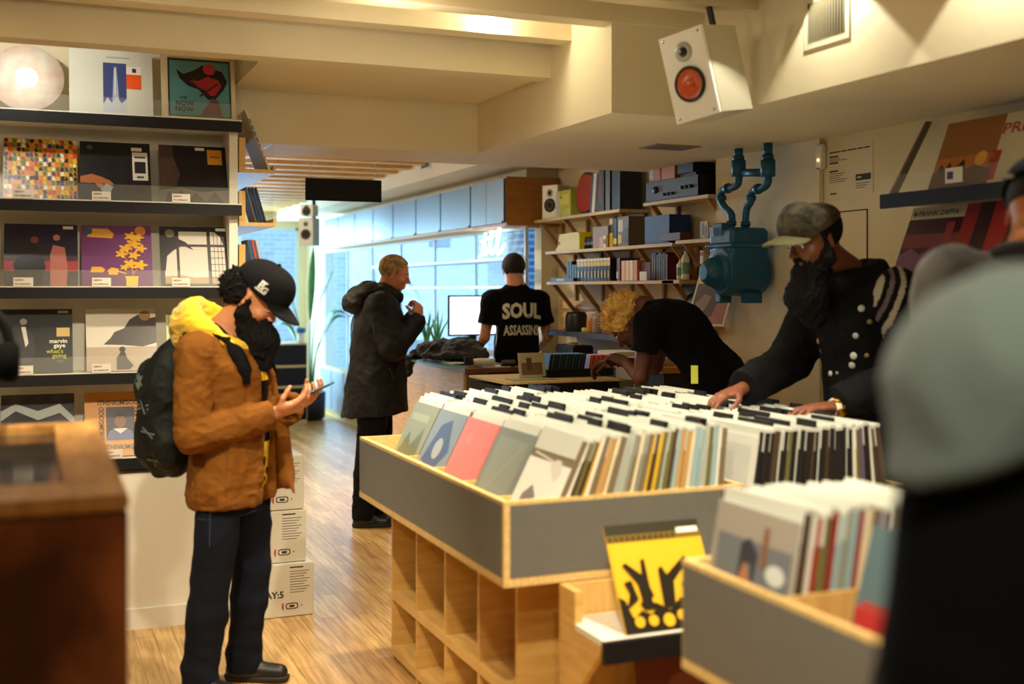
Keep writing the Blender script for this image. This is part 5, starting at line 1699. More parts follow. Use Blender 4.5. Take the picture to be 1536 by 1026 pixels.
# ---- bearded man flicking through the records
def man_bearded():
    e = empty('person', (3.03, 3.73, 0), 'bearded man in camouflage cap and badged black jacket, hands on the records', 'person', (0, 0, R(177)))
    HM = rotm(6, 20)
    fw = A(1, 0, 0)
    J = dict(fw=fw, HM=HM, pelvis=(-.06, 0, 1.0), waist=(-.06, 0, 1.16), chest=(-.02, 0, 1.42), neck=(.07, 0, 1.64),
             head=(.215, 0, 1.775), shL=(-.03, .215, 1.545), shR=(.03, -.215, 1.54), elL=(-.10, .31, 1.29), elR=(.15, -.27, 1.28),
             wrL=(.275, .225, 1.140), wrR=(.455, -.150, 1.180), hpL=(-.06, .10, 1.0), hpR=(-.06, -.10, 1.0), knL=(-.05, .11, .53), knR=(-.05, -.11, .53),
             anL=(-.09, .12, .085), anR=(-.09, -.12, .085))
    sk = skin_mat('skin_brown', (122, 70, 46))
    hands = [('L', (.98, -.12, .02), (.0, 0, -1), -1, dict(curl=(.32, .36, .4, .45), spread=.09, thumb=(.3, .1))),
             ('R', (.93, .10, -.22), (-.1, 0, -1), 1, dict(curl=(.4, .5, .5, .55), spread=.10, thumb=(.4, .1)))]
    for i, q in enumerate(hands): q[4]['s'] = 1.08
    body_mesh(e, J, sk, .005, 1.12, hands)
    eyes(e, J['head'], HM, 1.12)
    Mj = mat('black_waxed_jacket', (7, 8, 12), .85, spec=.2, var=.15, scale=9, bump=.25, bscale=160)
    f = Fld((-.4, -.5, .78), (.52, .5, 1.80), .0065)
    torso_sdf(f, J, .050, 1.25)
    f.cone((-.06, 0, .88), (-.05, 0, 1.3), .20, .195, .04, flat=(fw, 1.2))
    for s_ in 'LR':
        arm_sdf(f, J['sh' + s_], J['el' + s_], J['wr' + s_], .034, .94, .05, r=(.068, .054, .040))
        w = A(*J['wr' + s_]); d = unit_(w - A(*J['el' + s_])); f.cyl(w - d * .02, w + d * .12, .09, .004)
    f.plane((0, 0, .84), (0, 0, -1))
    for i in range(20):
        a0, a1 = 2 * PI * i / 20, 2 * PI * (i + 1) / 20
        f.cone((.05 + .105 * math.cos(a0), .115 * math.sin(a0), 1.630 - .03 * math.cos(a0)), (.05 + .105 * math.cos(a1), .115 * math.sin(a1), 1.630 - .03 * math.cos(a1)), .034, .034, .02)
    f.ell((-.12, 0, 1.585), (.09, .15, .07), .04)
    f.ell((.095, 0, 1.74), (.095, .085, .11), .015, 's')
    V, Q = f.mesh(); V = wrinkle(V, Q, .009, 5, (1, 1, 1.0), 71); V = wrinkle(V, Q, .002, 15, (1, 1, 1.3), 72)
    ctr = V[Q].mean(1) - (A(*J['shL']) + A(0, .03, 0)); dd = unit_(A(-.92, .30, -.25)); tt = ctr @ dd
    fm = np.zeros(len(Q), dtype=int)
    near = (np.linalg.norm(ctr - tt[:, None] * dd, axis=1) < .19) & (ctr[:, 1] > -.05)
    for (t_, w_, k_) in ((-.115, .009, 1), (-.085, .007, 2), (-.050, .009, 1)):
        fm[near & (np.abs(tt - t_) < w_)] = k_
    jk = nmesh('jacket', V, Q, Mj, e, fm, [Mj, flat((176, 174, 164), .8), flat((104, 92, 108), .8)])
    bv = bvh_of(V, Q)
    # pins on the chest: projected from the camera-facing side
    def badge(y, z, r, c, nm, x=None):
        o_ = Vector((.5, y, z)); dd = Vector((-1, 0, 0))
        hit = bv.ray_cast(o_, dd, 1.0)
        if hit[0] is None: return
        p, n = hit[0], hit[1]
        q = n.to_track_quat('Z', 'Y').to_matrix().to_4x4()
        b = MB().lathe([(.001, .006), (r * .62, .005), (r * .78, .0025), (r * .78, -.003)], flat(c, .3), 18, Matrix.Translation(p) @ q).build('pin_badge', jk)
        b['label'] = nm
    badge(.150, 1.505, .017, (206, 214, 214), 'white pin badge')
    badge(.175, 1.455, .012, (150, 140, 90), 'small olive pin badge')
    badge(.128, 1.40, .015, (196, 204, 206), 'pale pin badge')
    badge(.108, 1.322, .018, (214, 220, 220), 'round white pin badge')
    badge(.150, 1.325, .011, (170, 150, 100), 'small tan pin badge')
    badge(.095, 1.285, .017, (206, 210, 210), 'white pin badge')
    badge(-.10, 1.37, .015, (190, 150, 120), 'square pinkish pin badge')
    badge(-.08, 1.33, .012, (60, 66, 90), 'dark blue pin badge')
    badge(-.02, 1.245, .014, (200, 206, 210), 'white pin badge low on the jacket')
    badge(.02, 1.25, .009, (170, 150, 90), 'tiny yellow pin badge')
    Mtr = mat('dark_trousers', (12, 12, 17), .9, spec=.2)
    f = Fld((-.35, -.3, .0), (.2, .3, 1.1), .01)
    for s_ in 'LR':
        leg_sdf(f, J['hp' + s_], J['kn' + s_], J['an' + s_], .022)
    V, Q = f.mesh(); nmesh('trousers', V, Q, Mtr, e)
    for s_ in 'LR':
        shoe(e, J['an' + s_], (1, 0), mat('black_leather', (20, 18, 20), .45), mat('dark_sole', (36, 32, 30), .8))
    Mcam = mat('camouflage_cap', (98, 92, 72), .85, c2=(44, 42, 36), scale=26, bump=.3, bscale=200)
    Mpk = mat('olive_peak', (116, 112, 76), .85)
    g, P = cap(e, J['head'], HM, Mcam, Mpk, 1.15, tilt=-.30, floppy=-.030)
    V_ = None
    MB().tube([tuple(P(-.112, -.02, .030)), tuple(P(-.124, 0, .02)), tuple(P(-.112, .02, .030))], .008, M_blackrub, 8).build('cap_strap', g)
    Mb = mat('black_hair', (16, 13, 13), .75)
    c = J['head']
    f = Fld(A(*c) - A(.3, .25, .42), A(*c) + A(.35, .25, .2), .0045)
    def H_(x, y, z): return A(*c) + HM @ (A(x, y, z) * 1.12)
    for y in (-1, 1):
        f.cone(H_(.002, y * .066, -.015), H_(.016, y * .062, -.065), .013, .026, .015)
        f.cone(H_(.016, y * .060, -.065), H_(.062, y * .03, -.100), .028, .036, .02)
        f.cone(H_(.060, y * .036, -.045), H_(.097, 0, -.045), .008, .010, .01)
        f.cone(H_(.066, y * .034, -.05), H_(.068, y * .03, -.10), .012, .022, .012)
    f.cone(H_(.060, 0, -.105), A(c[0] + .045, 0, c[2] - .23), .058, .070, .03)
    f.cone(A(c[0] + .045, 0, c[2] - .23), A(c[0] + .0, 0, c[2] - .30), .070, .05, .02)
    f.cone(H_(.0, 0, -.10), A(c[0] + .02, 0, c[2] - .22), .05, .055, .03)
    V, Q = f.mesh(); V = wrinkle(V, Q, .010, 40, (1, 1, .5), 73)
    nmesh('beard', V, Q, Mb, e)
    f = Fld(A(*c) - .2, A(*c) + .2, .0045)
    f.ell(H_(-.016, 0, .03), A(.104, .083, .094) * 1.12, .0, 'u', HM)
    f.ell(H_(.075, 0, -.01), A(.075, .12, .11), .02, 's', HM)
    f.plane(H_(-.05, 0, -.035), -(HM @ unit_(A(.1, 0, 1)))); f.plane(H_(0, 0, .045), (HM @ unit_(A(.1, 0, 1))))
    V, Q = f.mesh(); nmesh('hair', V, Q, Mb, e)
    # watch and bracelets on the near wrist, ring on the far hand
    w = A(*J['wrL']); d = unit_(w - A(*J['elL'])); hd = unit_(A(.98, -.12, .02))
    Mgold = mat('gold_metal', (226, 178, 60), .25, 1.0)
    Mwht = mat('pale_watch', (226, 220, 196), .35)
    a_ = unit_(np.cross(hd, A(0, 0, 1))); b_ = np.cross(a_, hd)
    for k, (t, r, m_) in enumerate([(-.004, .006, Mwht), (.006, .006, Mwht), (-.020, .0035, Mgold), (-.028, .0035, Mgold)]):
        cc = w + hd * t
        MB().tube([tuple(cc + a_ * math.cos(2 * PI * i / 24) * .037 + b_ * math.sin(2 * PI * i / 24) * .029) for i in range(25)], r, m_, 8, False).build('watch_strap' if k < 2 else 'bracelet', e)
    MB().cyl(tuple(w + b_ * .028 + a_ * -.02), tuple(w + b_ * .036 + a_ * -.022), .018, Mgold, 20).build('watch_face', e)
    MB().bbox(-.014, .014, -.008, .008, -.014, .014, Mgold, .003, Matrix.Translation(Vector(tuple(w + hd * .002 + A(0, .040, -.014))))).build('watch_clasp', e)
man_bearded()

# ---- man in a grey jacket and dark cap behind the foreground shopper
def man_grey():
    e = empty('person', (2.33, 2.20, 0), 'man in grey jacket and dark cap at the far right edge', 'person', (0, 0, R(38)))
    HM = rotm(-8, 24)
    fw = A(1, 0, 0)
    J = dict(fw=fw, HM=HM, pelvis=(0, 0, 1.0), waist=(0, 0, 1.16), chest=(.0, 0, 1.45), neck=(.03, 0, 1.68),
             head=(.13, 0, 1.775), shL=(-.0, .20, 1.59), shR=(.0, -.20, 1.59), elL=(.04, .26, 1.27), elR=(.08, -.26, 1.27),
             wrL=(.25, .16, 1.17), wrR=(.30, -.15, 1.17), hpL=(0, .10, 1.0), hpR=(0, -.10, 1.0), knL=(.0, .11, .53), knR=(.0, -.11, .53), anL=(-.03, .12, .085), anR=(-.03, -.12, .085))
    sk = skin_mat('skin_warm', (196, 122, 74))
    body_mesh(e, J, sk, .0065, 1.0, [('L', (1, -.1, -.1), (0, 0, -1), -1, {}), ('R', (1, .1, -.1), (0, 0, -1), 1, {})])
    Mj = mat('grey_wool_jacket', (70, 68, 66), .9, var=.08, scale=20, bump=.3, bscale=260)
    f = Fld((-.35, -.42, .8), (.42, .42, 1.85), .008)
    torso_sdf(f, J, .036, 1.25); f.cone((0, 0, .88), (0, 0, 1.3), .18, .18, .04, flat=(fw, 1.2))
    for s_ in 'LR':
        arm_sdf(f, J['sh' + s_], J['el' + s_], J['wr' + s_], .028, .9, .05, r=(.066, .052, .04))
    f.plane((0, 0, .84), (0, 0, -1)); f.cyl((.02, 0, 1.64), (.09, 0, 1.8), .075, .01)
    V, Q = f.mesh(); V = wrinkle(V, Q, .009, 6, (1, 1, 1), 81)
    jk = nmesh('jacket', V, Q, Mj, e)
    f = Fld((-.2, -.2, 1.45), (.25, .2, 1.80), .006)
    for i in range(20):
        a0, a1 = 2 * PI * i / 20, 2 * PI * (i + 1) / 20
        f.cone((.025 + .082 * math.cos(a0), .090 * math.sin(a0), 1.655 - .02 * math.cos(a0)), (.025 + .082 * math.cos(a1), .090 * math.sin(a1), 1.655 - .02 * math.cos(a1)), .022, .022, .02)
    V, Q = f.mesh(); nmesh('collar', V, Q, mat('dark_collar', (30, 30, 33), .9), jk)
    f = Fld((-.3, -.3, .0), (.3, .3, 1.1), .01)
    for s_ in 'LR':
        leg_sdf(f, J['hp' + s_], J['kn' + s_], J['an' + s_], .022)
    V, Q = f.mesh(); nmesh('trousers', V, Q, mat('dark_trousers', (26, 27, 34), .9), e)
    for s_ in 'LR':
        shoe(e, J['an' + s_], (1, 0), mat('black_leather', (20, 18, 20), .45), mat('dark_sole', (36, 32, 30), .8))
    Mc = mat('black_cap_cloth', (15, 15, 19), .85)
    g, P = cap(e, J['head'], HM, Mc, Mc, 1.08)
    MB().bbox(-.012, .012, -.012, .012, -.004, .004, flat((210, 214, 210), .4), .003, Matrix.Translation(Vector(tuple(P(-.095, .055, .055))))).build('cap_tag', g)
    f = Fld(A(*J['head']) - .2, A(*J['head']) + .2, .006)
    c = J['head']
    def H_(x, y, z): return A(*c) + HM @ A(x, y, z)
    f.ell(H_(-.016, 0, .03), A(.102, .081, .092), .0, 'u', HM); f.ell(H_(.075, 0, -.01), A(.075, .12, .11), .02, 's', HM)
    f.plane(H_(-.05, 0, .0), -(HM @ A(0, 0, 1)))
    V, Q = f.mesh(); nmesh('hair', V, Q, mat('dark_brown_hair', (30, 22, 18), .7), e)
man_grey()

# ---- the blurred shopper right at the front
def shopper():
    e = empty('person', (1.075, .80, 0), 'blurred shopper in a grey cape and black coat, right foreground', 'person', (0, 0, R(66)))
    HM = rotm(0, 15)
    fw = A(1, 0, 0)
    J = dict(fw=fw, HM=HM, pelvis=(0, 0, .98), waist=(0, 0, 1.12), chest=(.0, 0, 1.35), neck=(.03, 0, 1.60),
             head=(.09, 0, 1.74), shL=(-.0, .19, 1.485), shR=(.0, -.19, 1.485), elL=(.02, .215, 1.20), elR=(.05, -.24, 1.20),
             wrL=(.20, .19, 1.10), wrR=(.22, -.15, 1.10), hpL=(0, .10, .98), hpR=(0, -.10, .98), knL=(.0, .11, .53), knR=(.0, -.11, .53), anL=(-.03, .12, .085), anR=(-.03, -.12, .085))
    sk = skin_mat('skin_light', (204, 140, 100))
    body_mesh(e, J, sk, .0075, 1.0, [('L', (1, -.1, -.1), (0, 0, -1), -1, {}), ('R', (1, .1, -.1), (0, 0, -1), 1, {})])
    Mk = mat('black_wool_coat', (8, 9, 13), .95, spec=.1)
    f = Fld((-.35, -.42, .5), (.42, .42, 1.7), .009)
    torso_sdf(f, J, .040, 1.25); f.cone((0, 0, .65), (0, 0, 1.3), .20, .19, .04, flat=(fw, 1.15))
    for s_ in 'LR':
        arm_sdf(f, J['sh' + s_], J['el' + s_], J['wr' + s_], .040, .9, .05, r=(.060, .058, .045))
    f.plane((0, 0, .6), (0, 0, -1)); f.cyl((.02, 0, 1.56), (.09, 0, 1.8), .075, .01)
    V, Q = f.mesh(); ck = nmesh('coat', V, Q, Mk, e)
    Mg_ = mat('grey_green_knit', (88, 102, 101), .95, var=.06, scale=7, bump=.4, bscale=160, sheen=.2)
    f = Fld((-.35, -.42, 1.1), (.35, .42, 1.75), .007)
    torso_sdf(f, J, .058, 1.2)
    for s_ in 'LR':
        sh, el = A(*J['sh' + s_]), A(*J['el' + s_])
        f.cone(sh, sh + (el - sh) * .5, .112, .116, .06)
    f.cone((.01, 0, 1.55), (.03, 0, 1.60), .12, .09, .05)
    f.plane((0, .20, 1.435), unit_(A(0, -.45, -1)))
    f.cyl((.02, 0, 1.52), (.09, 0, 1.8), .072, .01)
    V, Q = f.mesh(); V = wrinkle(V, Q, .014, 5, (1, 1, .7), 91)
    nmesh('cape', V, Q, Mg_, e)
    f = Fld((-.3, -.3, .0), (.3, .3, 1.1), .01)
    for s_ in 'LR':
        leg_sdf(f, J['hp' + s_], J['kn' + s_], J['an' + s_], .022)
    V, Q = f.mesh(); nmesh('trousers', V, Q, mat('dark_trousers', (26, 27, 34), .9), e)
    for s_ in 'LR':
        shoe(e, J['an' + s_], (1, 0), mat('black_leather', (20, 18, 20), .45), mat('dark_sole', (36, 32, 30), .8))
    f = Fld(A(*J['head']) - .2, A(*J['head']) + .2, .007)
    c = J['head']
    def H_(x, y, z): return A(*c) + HM @ A(x, y, z)
    f.ell(H_(-.016, 0, .035), A(.108, .087, .098), .0, 'u', HM); f.ell(H_(.085, 0, -.02), A(.075, .12, .09), .02, 's', HM)
    f.plane(H_(-.05, 0, -.06), -(HM @ A(0, 0, 1)))
    V, Q = f.mesh(); nmesh('hair', V, Q, mat('dark_brown_hair', (30, 22, 18), .7), e)
shopper()
# ------------------------------------------------------------------ wall cabinets with blue-grey doors
def Yx(px, X):
    return wptx(px, 433, X).y
bd = [487, 508.4, 533, 560.6, 590.6, 625, 662, 707, 757.7]
ys = [Yx(p, 3.30) for p in bd]
M_cabdoor = mat('blue_grey_door', (76, 106, 138), .32, var=.03, scale=12)
M_orangeply = mat('orange_plywood', (186, 128, 58), .5, c2=(166, 108, 44), scale=6, stretch=(1, 1, 6))
names_c = ['farthest', 'seventh', 'sixth', 'fifth', 'fourth', 'third', 'second', 'nearest']
for i in range(8):
    y1, y0 = ys[i], ys[i + 1]
    e = empty('wall_cabinet', (3.30, y0, 2.06), ('nearest blue-grey wall cabinet, with an orange plywood end' if i == 7 else 'farthest blue-grey wall cabinet, beside the window' if i == 0 else
              '%s blue-grey wall cabinet counted from the plywood end' % names_c[i]), 'cabinet', group='blue-grey wall cabinets above the glass')
    w = y1 - y0
    MB().box(.012, .20 if i < 7 else .455, .0, w - .002, 0, .37, M_orangeply if i == 7 else M_edge).build('carcass', e)
    n = 2 if i == 7 else 1
    for k in range(n):
        a, b = w * k / n, w * (k + 1) / n
        MB().bbox(-.008, .012, a + .012, b - (.012 if k == n - 1 else -.008), .022, .355, M_cabdoor, .002).build('door', e)
    MB().bbox(-.016, -.008, .03, .055, .012, .035, mat('brass_catch', (120, 84, 40), .4, .6), .002).build('catch', e)

# shelves behind the glass and the neon script
for z, y1, lab in ((1.81, 12.2, 'upper white shelf rail behind the side glass'), (1.59, 12.2, 'lower white shelf rail behind the side glass')):
    o = MB().bbox(3.38, 3.49, 8.25, y1, z - .012, z + .012, Mfr, .003).build('glass_shelf'); tag(o, lab, 'shelf')
M_neon = mat('white_neon', (214, 240, 255), .4, emit=7)
ne = empty('neon_sign', (3.44, 8.42, 1.865), 'white neon script reading ttl, hung in the side glass', 'sign', (0, 0, R(-90)))
def stroke(pts, n=8):
    out = []
    P_ = [pts[0]] + pts + [pts[-1]]
    for i in range(1, len(P_) - 2):
        p0, p1, p2, p3 = [Vector(q) for q in P_[i - 1:i + 3]]
        for k in range(n):
            t = k / n
            out.append(.5 * ((2 * p1) + (-p0 + p2) * t + (2 * p0 - 5 * p1 + 4 * p2 - p3) * t * t + (-p0 + 3 * p1 - 3 * p2 + p3) * t ** 3))
    out.append(Vector(pts[-1]))
    return out
L3 = lambda pts: [(a, 0, b) for a, b in pts]
for nm_, pts in (('letter_t', [(-.56, -.02), (-.50, .0), (-.44, .13), (-.42, .16), (-.45, .04), (-.42, .0), (-.36, .03)]), ('letter_t', [(-.36, .03), (-.31, .10), (-.28, .17), (-.31, .04), (-.28, .0), (-.20, .03)]),
                 ('letter_l', [(-.20, .03), (-.12, .12), (-.09, .19), (-.115, .20), (-.15, .12), (-.16, .03), (-.13, -.01), (-.05, .03), (0, .07)]), ('crossbar', [(-.52, .105), (-.38, .125), (-.22, .145)])):
    MB().tube(stroke(L3(pts)), .009, M_neon, 8).build(nm_, ne)
ne.location = (3.44, 8.50, 1.865)

# low cabinets below the side glass
yy = [8.7, 9.9, 11.1, 12.3, 13.5, 14.75]
for i in range(5):
    e = empty('low_cabinet', (3.48, yy[i], 0), ['nearest grey-blue low cabinet under the side glass, behind the parka', 'second grey-blue low cabinet under the side glass', 'middle grey-blue low cabinet under the side glass', 'fourth grey-blue low cabinet under the side glass', 'farthest grey-blue low cabinet, beside the potted plant'][i], 'cabinet')
    w = yy[i + 1] - yy[i] - .004
    MB().box(-.06, .018, 0, w, .06, .60, M_edge).build('carcass', e)
    MB().box(-.04, .018, 0, w, 0, .06, M_edge).build('plinth', e)
    for k in range(2):
        MB().bbox(-.074, -.06, .02 + k * w / 2, w / 2 - .012 + k * w / 2, .085, .575, mat('pale_blue_door', (150, 168, 186), .35), .002).build('door', e)

# far end: bins, plant, corner speaker
fb = empty('record_bin', (2.75, 13.5, 0), 'far dark record bin standing in the blue daylight near the shop window', 'record bin')
MB().box(-.5, .22, 0, .5, 0, .94, M_edge).build('carcass', fb)
for z0, z1 in ((.05, .42), (.45, .66), (.69, .925)):
    MB().box(-.49, .21, -.006, 0, z0, z1, M_dark).build('front_panel', fb)
sp2 = empty('mug', (2.92, 13.62, .94), 'pale mug with a blue rim on the far dark bin', 'mug')
MB().lathe([(.0, .002), (.035, .002), (.04, .01), (.04, .12), (.034, .12), (.034, .01)], M_pale, 16).build('mug_body', sp2)
MB().lathe([(.045, .12), (.06, .14), (.06, .17), (.04, .18), (.001, .18)], mat('blue_cap', (40, 110, 180), .5), 16).build('lid', sp2)
def pot_plant(name, loc, h, r, label, leaves, seed=1):
    e = empty(name, loc, label, 'plant')
    MB().lathe([(.001, 0), (r * .8, 0), (r, .03), (r * 1.05, .34), (r * .95, .34), (r * .9, .30), (.001, .30)], mat('black_pot', (30, 28, 30), .6), 24).build('pot', e)
    MB().lathe([(r * .9, .305), (.001, .31)], mat('potting_soil', (50, 38, 28), .95), 20).build('soil', e)
    Ml = mat('green_leaf', (46, 120, 56), .4, c2=(86, 150, 70), scale=7)
    Ms = mat('green_stalk', (104, 138, 70), .5)
    for (dx, dy, hh, bend, lw, ll) in leaves:
        base = Vector((dx * .2, dy * .2, .30)); top = Vector((dx, dy, hh))
        mid = (base + top) / 2 + Vector((dx * -.15, dy * -.15, .1))
        st = stroke([tuple(base), tuple(mid), tuple(top)], 6)
        s_ = MB().tube(st, [.014 - .008 * i / (len(st) - 1) for i in range(len(st))], Ms, 8).build('stalk', e)
        d = Vector((dx, dy, .12)).normalized()
        side = Vector((-d.y, d.x, 0)).normalized()
        mb = MB(); vs, fs = [], []
        N = 10
        for i in range(N + 1):
            t = i / N
            p = top + d * ll * t + Vector((0, 0, math.sin(t * PI * .9) * ll * .35 - bend * t * t * ll))
            w = lw * math.sin(PI * min(1, t * .93 + .05)) ** .8
            vs += [p - side * w + Vector((0, 0, w * .4)), p, p + side * w + Vector((0, 0, w * .4))]
        for i in range(N):
            for k in range(2):
                fs.append((i * 3 + k, i * 3 + k + 1, i * 3 + 3 + k + 1, i * 3 + 3 + k))
        mb.add(vs, fs, Ml, None, True)
        lf = mb.build('leaf', e)
        sm = lf.modifiers.new('thickness', 'SOLIDIFY'); sm.thickness = .003
    return e
pot_plant('potted_plant', (3.08, 13.9, 0), 1.7, .19, 'tall green broad-leaved plant in a black pot by the far window',
          [(-.22, .0, 1.50, .9, .07, .36), (.10, .02, 1.30, -.6, .05, .34), (.16, -.03, .98, .0, .10, .34), (-.16, -.03, .95, .1, .08, .30), (.20, .03, 1.10, .1, .09, .30), (.02, .03, 1.20, -1.2, .045, .40), (-.16, .02, .75, .4, .06, .26)])
def speaker(name, e, w, h, d, dark=False):
    """bookshelf loudspeaker, front towards -Y, centred on e"""
    Mw = mat('satin_white_baffle', (240, 240, 236), .3)
    Ms = mat('shaded_cream_cabinet', (190, 183, 160), .6)  # cream darkened towards grey: shade on the cabinet sides put into the colour
    Mo = mat('copper_fibre_cone', (190, 78, 26), .32, var=.12, scale=60) if not dark else mat('dark_cone', (40, 24, 22), .5)
    Mr = mat('black_rubber', (16, 16, 18), .35)
    b = MB().bbox(-w / 2, w / 2, -d / 2 + .018, d / 2, -h / 2, h / 2, Ms, .003).build('cabinet_box', e)
    f = MB().bbox(-w / 2, w / 2, -d / 2, -d / 2 + .018, -h / 2, h / 2, Mw, .002).build('baffle', e)
    Mx = Matrix.Rotation(R(90), 4, 'X')
    y = -d / 2
    wr = w * .345
    wz = -h * .10
    T = lambda z: Matrix.Translation((0, y, z)) @ Mx
    MB().lathe([(wr, 0), (wr, .006), (wr * .93, .011), (wr * .84, .009), (wr * .80, .007)], Mr, 36, T(wz)).build('woofer_surround', f)
    MB().lathe([(wr * .81, .0075), (wr * .34, .0012), (wr * .30, .0035), (wr * .20, .0075), (.0005, .0095)], Mo, 36, T(wz)).build('woofer_cone', f)
    tz = h * .27
    MB().lathe([(w * .19, 0), (w * .19, .003), (w * .10, .003), (w * .09, .001)], mat('grey_tweeter_plate', (170, 176, 168), .4), 28, T(tz)).build('tweeter_plate', f)
    MB().lathe([(w * .095, .0032), (w * .06, .010), (.0005, .014)], Mr, 24, T(tz)).build('tweeter', f)
    for sx in (-1, 1):
        for sz in (-1, 1):
            MB().lathe([(w * .028, 0), (w * .028, .002), (.0005, .002)], M_steel, 12, T(sz * h * .45) @ Matrix.Translation((sx * w * .40, 0, 0))).build('screw', f)
    return e
# ceiling speaker in front
c = wpt(1059, 112, 3.90)
sk_ = empty('loudspeaker', c, 'white loudspeaker with a copper woofer hung from the ceiling', 'loudspeaker')
speaker('s', sk_, .200, .338, .245)
sk_.rotation_euler = (Matrix.Rotation(R(-65), 3, 'Z') @ Matrix.Rotation(R(9), 3, 'X') @ Matrix.Rotation(R(-8.5), 3, 'Y')).to_euler()
br = MB().bbox(-.012, .012, .119, .135, -.05, .30, M_black, .003).bbox(-.05, .05, .10, .17, .295, .305, M_black, .003).build('bracket', sk_)
e = empty('loudspeaker', wpt(464, 348, 12.5), 'small white loudspeaker on a pole by the far window', 'loudspeaker')
speaker('s', e, .16, .30, .2, True); e.rotation_euler = (0, 0, R(-35))
p = e.location
MB().cyl((0, .13, -.05), (0, .13, 2.62 - p.z), .02, M_black, 10).build('pole', e)
e = empty('loudspeaker', wpt(464, 316, 12.3) , 'upper small loudspeaker above the one on the far pole', 'loudspeaker')
speaker('s', e, .14, .12, .16, True); e.rotation_euler = (0, 0, R(-35))

# hanging black sign
sx0, sx1 = wx(458, 7.0), wx(572, 7.0)
sg = empty('hanging_sign', ((sx0 + sx1) / 2, 7.0, 2.185), 'blank black rectangular sign hanging on thin wires over the aisle', 'sign')
w = sx1 - sx0
MB().bbox(-w / 2, w / 2, -.006, .006, -.068, .068, mat('matt_black_board', (12, 11, 13), .8), .002).build('board', sg)
for s_ in (-1, 1):
    MB().cyl((s_ * w * .42, 0, .066), (s_ * w * .42, 0, .616), .0015, M_steel, 6).build('wire', sg)

# ------------------------------------------------------------------ alcove shelves
def bracket(e, y, depth, parent=None):
    MB().tube([(depth * .92, y, -.02), (.03 + depth * 0, y, -.02)], .011, M_ply, 4).build('bracket_arm', e) if False else None
M_shf = mat('pine_shelf', (216, 184, 124), .5, c2=(196, 160, 98), scale=6, stretch=(6, 1, 1))
M_brk_ = mat('pine_bracket', (176, 128, 72), .6, c2=(146, 100, 52), scale=8)
XB = 3.76
def alcove_shelf(px0, px1, z, label, X=3.53):
    y0, y1 = Yx(px1, X), Yx(px0, X)
    e = empty('wall_shelf', (XB, y0, z), label, 'shelf')
    MB().box(X - XB, -.001, 0, y1 - y0, -.02, 0, M_shf).build('board', e)
    n = max(2, int((y1 - y0) / .45) + 1)
    for k in range(n):
        y = .05 + (y1 - y0 - .1) * k / (n - 1)
        mb = MB().box(-.022, -.001, y - .012, y + .012, -.24, -.02, M_brk_)
        mb.add([(X - XB + .02, y - .010, -.021), (X - XB + .06, y - .010, -.021), (-.02, y - .010, -.20), (-.02, y - .010, -.24),
                (X - XB + .02, y + .010, -.021), (X - XB + .06, y + .010, -.021), (-.02, y + .010, -.20), (-.02, y + .010, -.24)],
               [(0, 1, 2, 3), (7, 6, 5, 4), (0, 4, 5, 1), (2, 6, 7, 3), (0, 3, 7, 4), (1, 5, 6, 2)], M_brk_)
        mb.build('bracket', e)
    return e
alcove_shelf(801, 929, 2.10, 'long top pine shelf carrying the white speaker and red case')
alcove_shelf(965, 1062, 2.115, 'short top pine shelf carrying the amplifier')
alcove_shelf(818, 1008, 1.855, 'middle pine shelf carrying the yellow box')
alcove_shelf(1013, 1066, 1.865, 'middle pine shelf beside the gas meter')
alcove_shelf(820, 1010, 1.63, 'lower pine shelf with the row of striped books')
alcove_shelf(1012, 1066, 1.37, 'small pine shelf carrying the leaning white-edged record')
def on(px0, px1, z, X=3.55):
    return Yx(px1, X), Yx(px0, X)
def item_box(name, px0, px1, z, h, c, label, cat, X=3.55, depth=.15, layers=None, rough=.5, group=None, lean=0, r=.002):
    """an upright thing on a shelf whose face towards the room spans the given stretch of the shelf"""
    y0, y1 = on(px0, px1, z, X)
    w = y1 - y0
    mb = MB().bbox(-w / 2, w / 2, 0, depth, .0, h, flat(c, rough), r)
    yy_ = 0
    for L in layers or []:
        yy_ -= .0006
        if L[0] == 'rect':
            a, b, cc, d, col = L[1:]
            mb.poly([(-w / 2 + a * w, yy_, b * h), (-w / 2 + cc * w, yy_, b * h), (-w / 2 + cc * w, yy_, d * h), (-w / 2 + a * w, yy_, d * h)], flat(col, rough))
        elif L[0] == 'circ':
            cx_, cy_, rr, col = L[1:]
            mb.poly([(-w / 2 + cx_ * w + rr * math.cos(2 * PI * i / 20), yy_, cy_ * h + rr * math.sin(2 * PI * i / 20)) for i in range(20)], flat(col, rough))
    o = mb.build(name)
    o.location = (X, (y0 + y1) / 2, z + .001)
    o.rotation_euler = (0, R(lean), R(-90))
    return tag(o, label, cat, group)
# top long shelf
y0, y1 = on(806, 833, 2.10)
e = empty('loudspeaker', (3.63, (y0 + y1) / 2, 2.102 + .125), 'white bookshelf speaker on the left of the top alcove shelf', 'loudspeaker')
speaker('s', e, .15, .25, .14, True); e.rotation_euler = (0, 0, R(-65))
item_box('carton', 834, 856, 2.10, .19, (190, 196, 60), 'lime green speaker carton beside the white bookshelf speaker', 'box', layers=[('rect', 0, 0, .25, 1, (206, 214, 210)), ('rect', .3, .45, .9, .85, (214, 220, 90)), ('circ', .38, .75, .012, (60, 90, 60))])
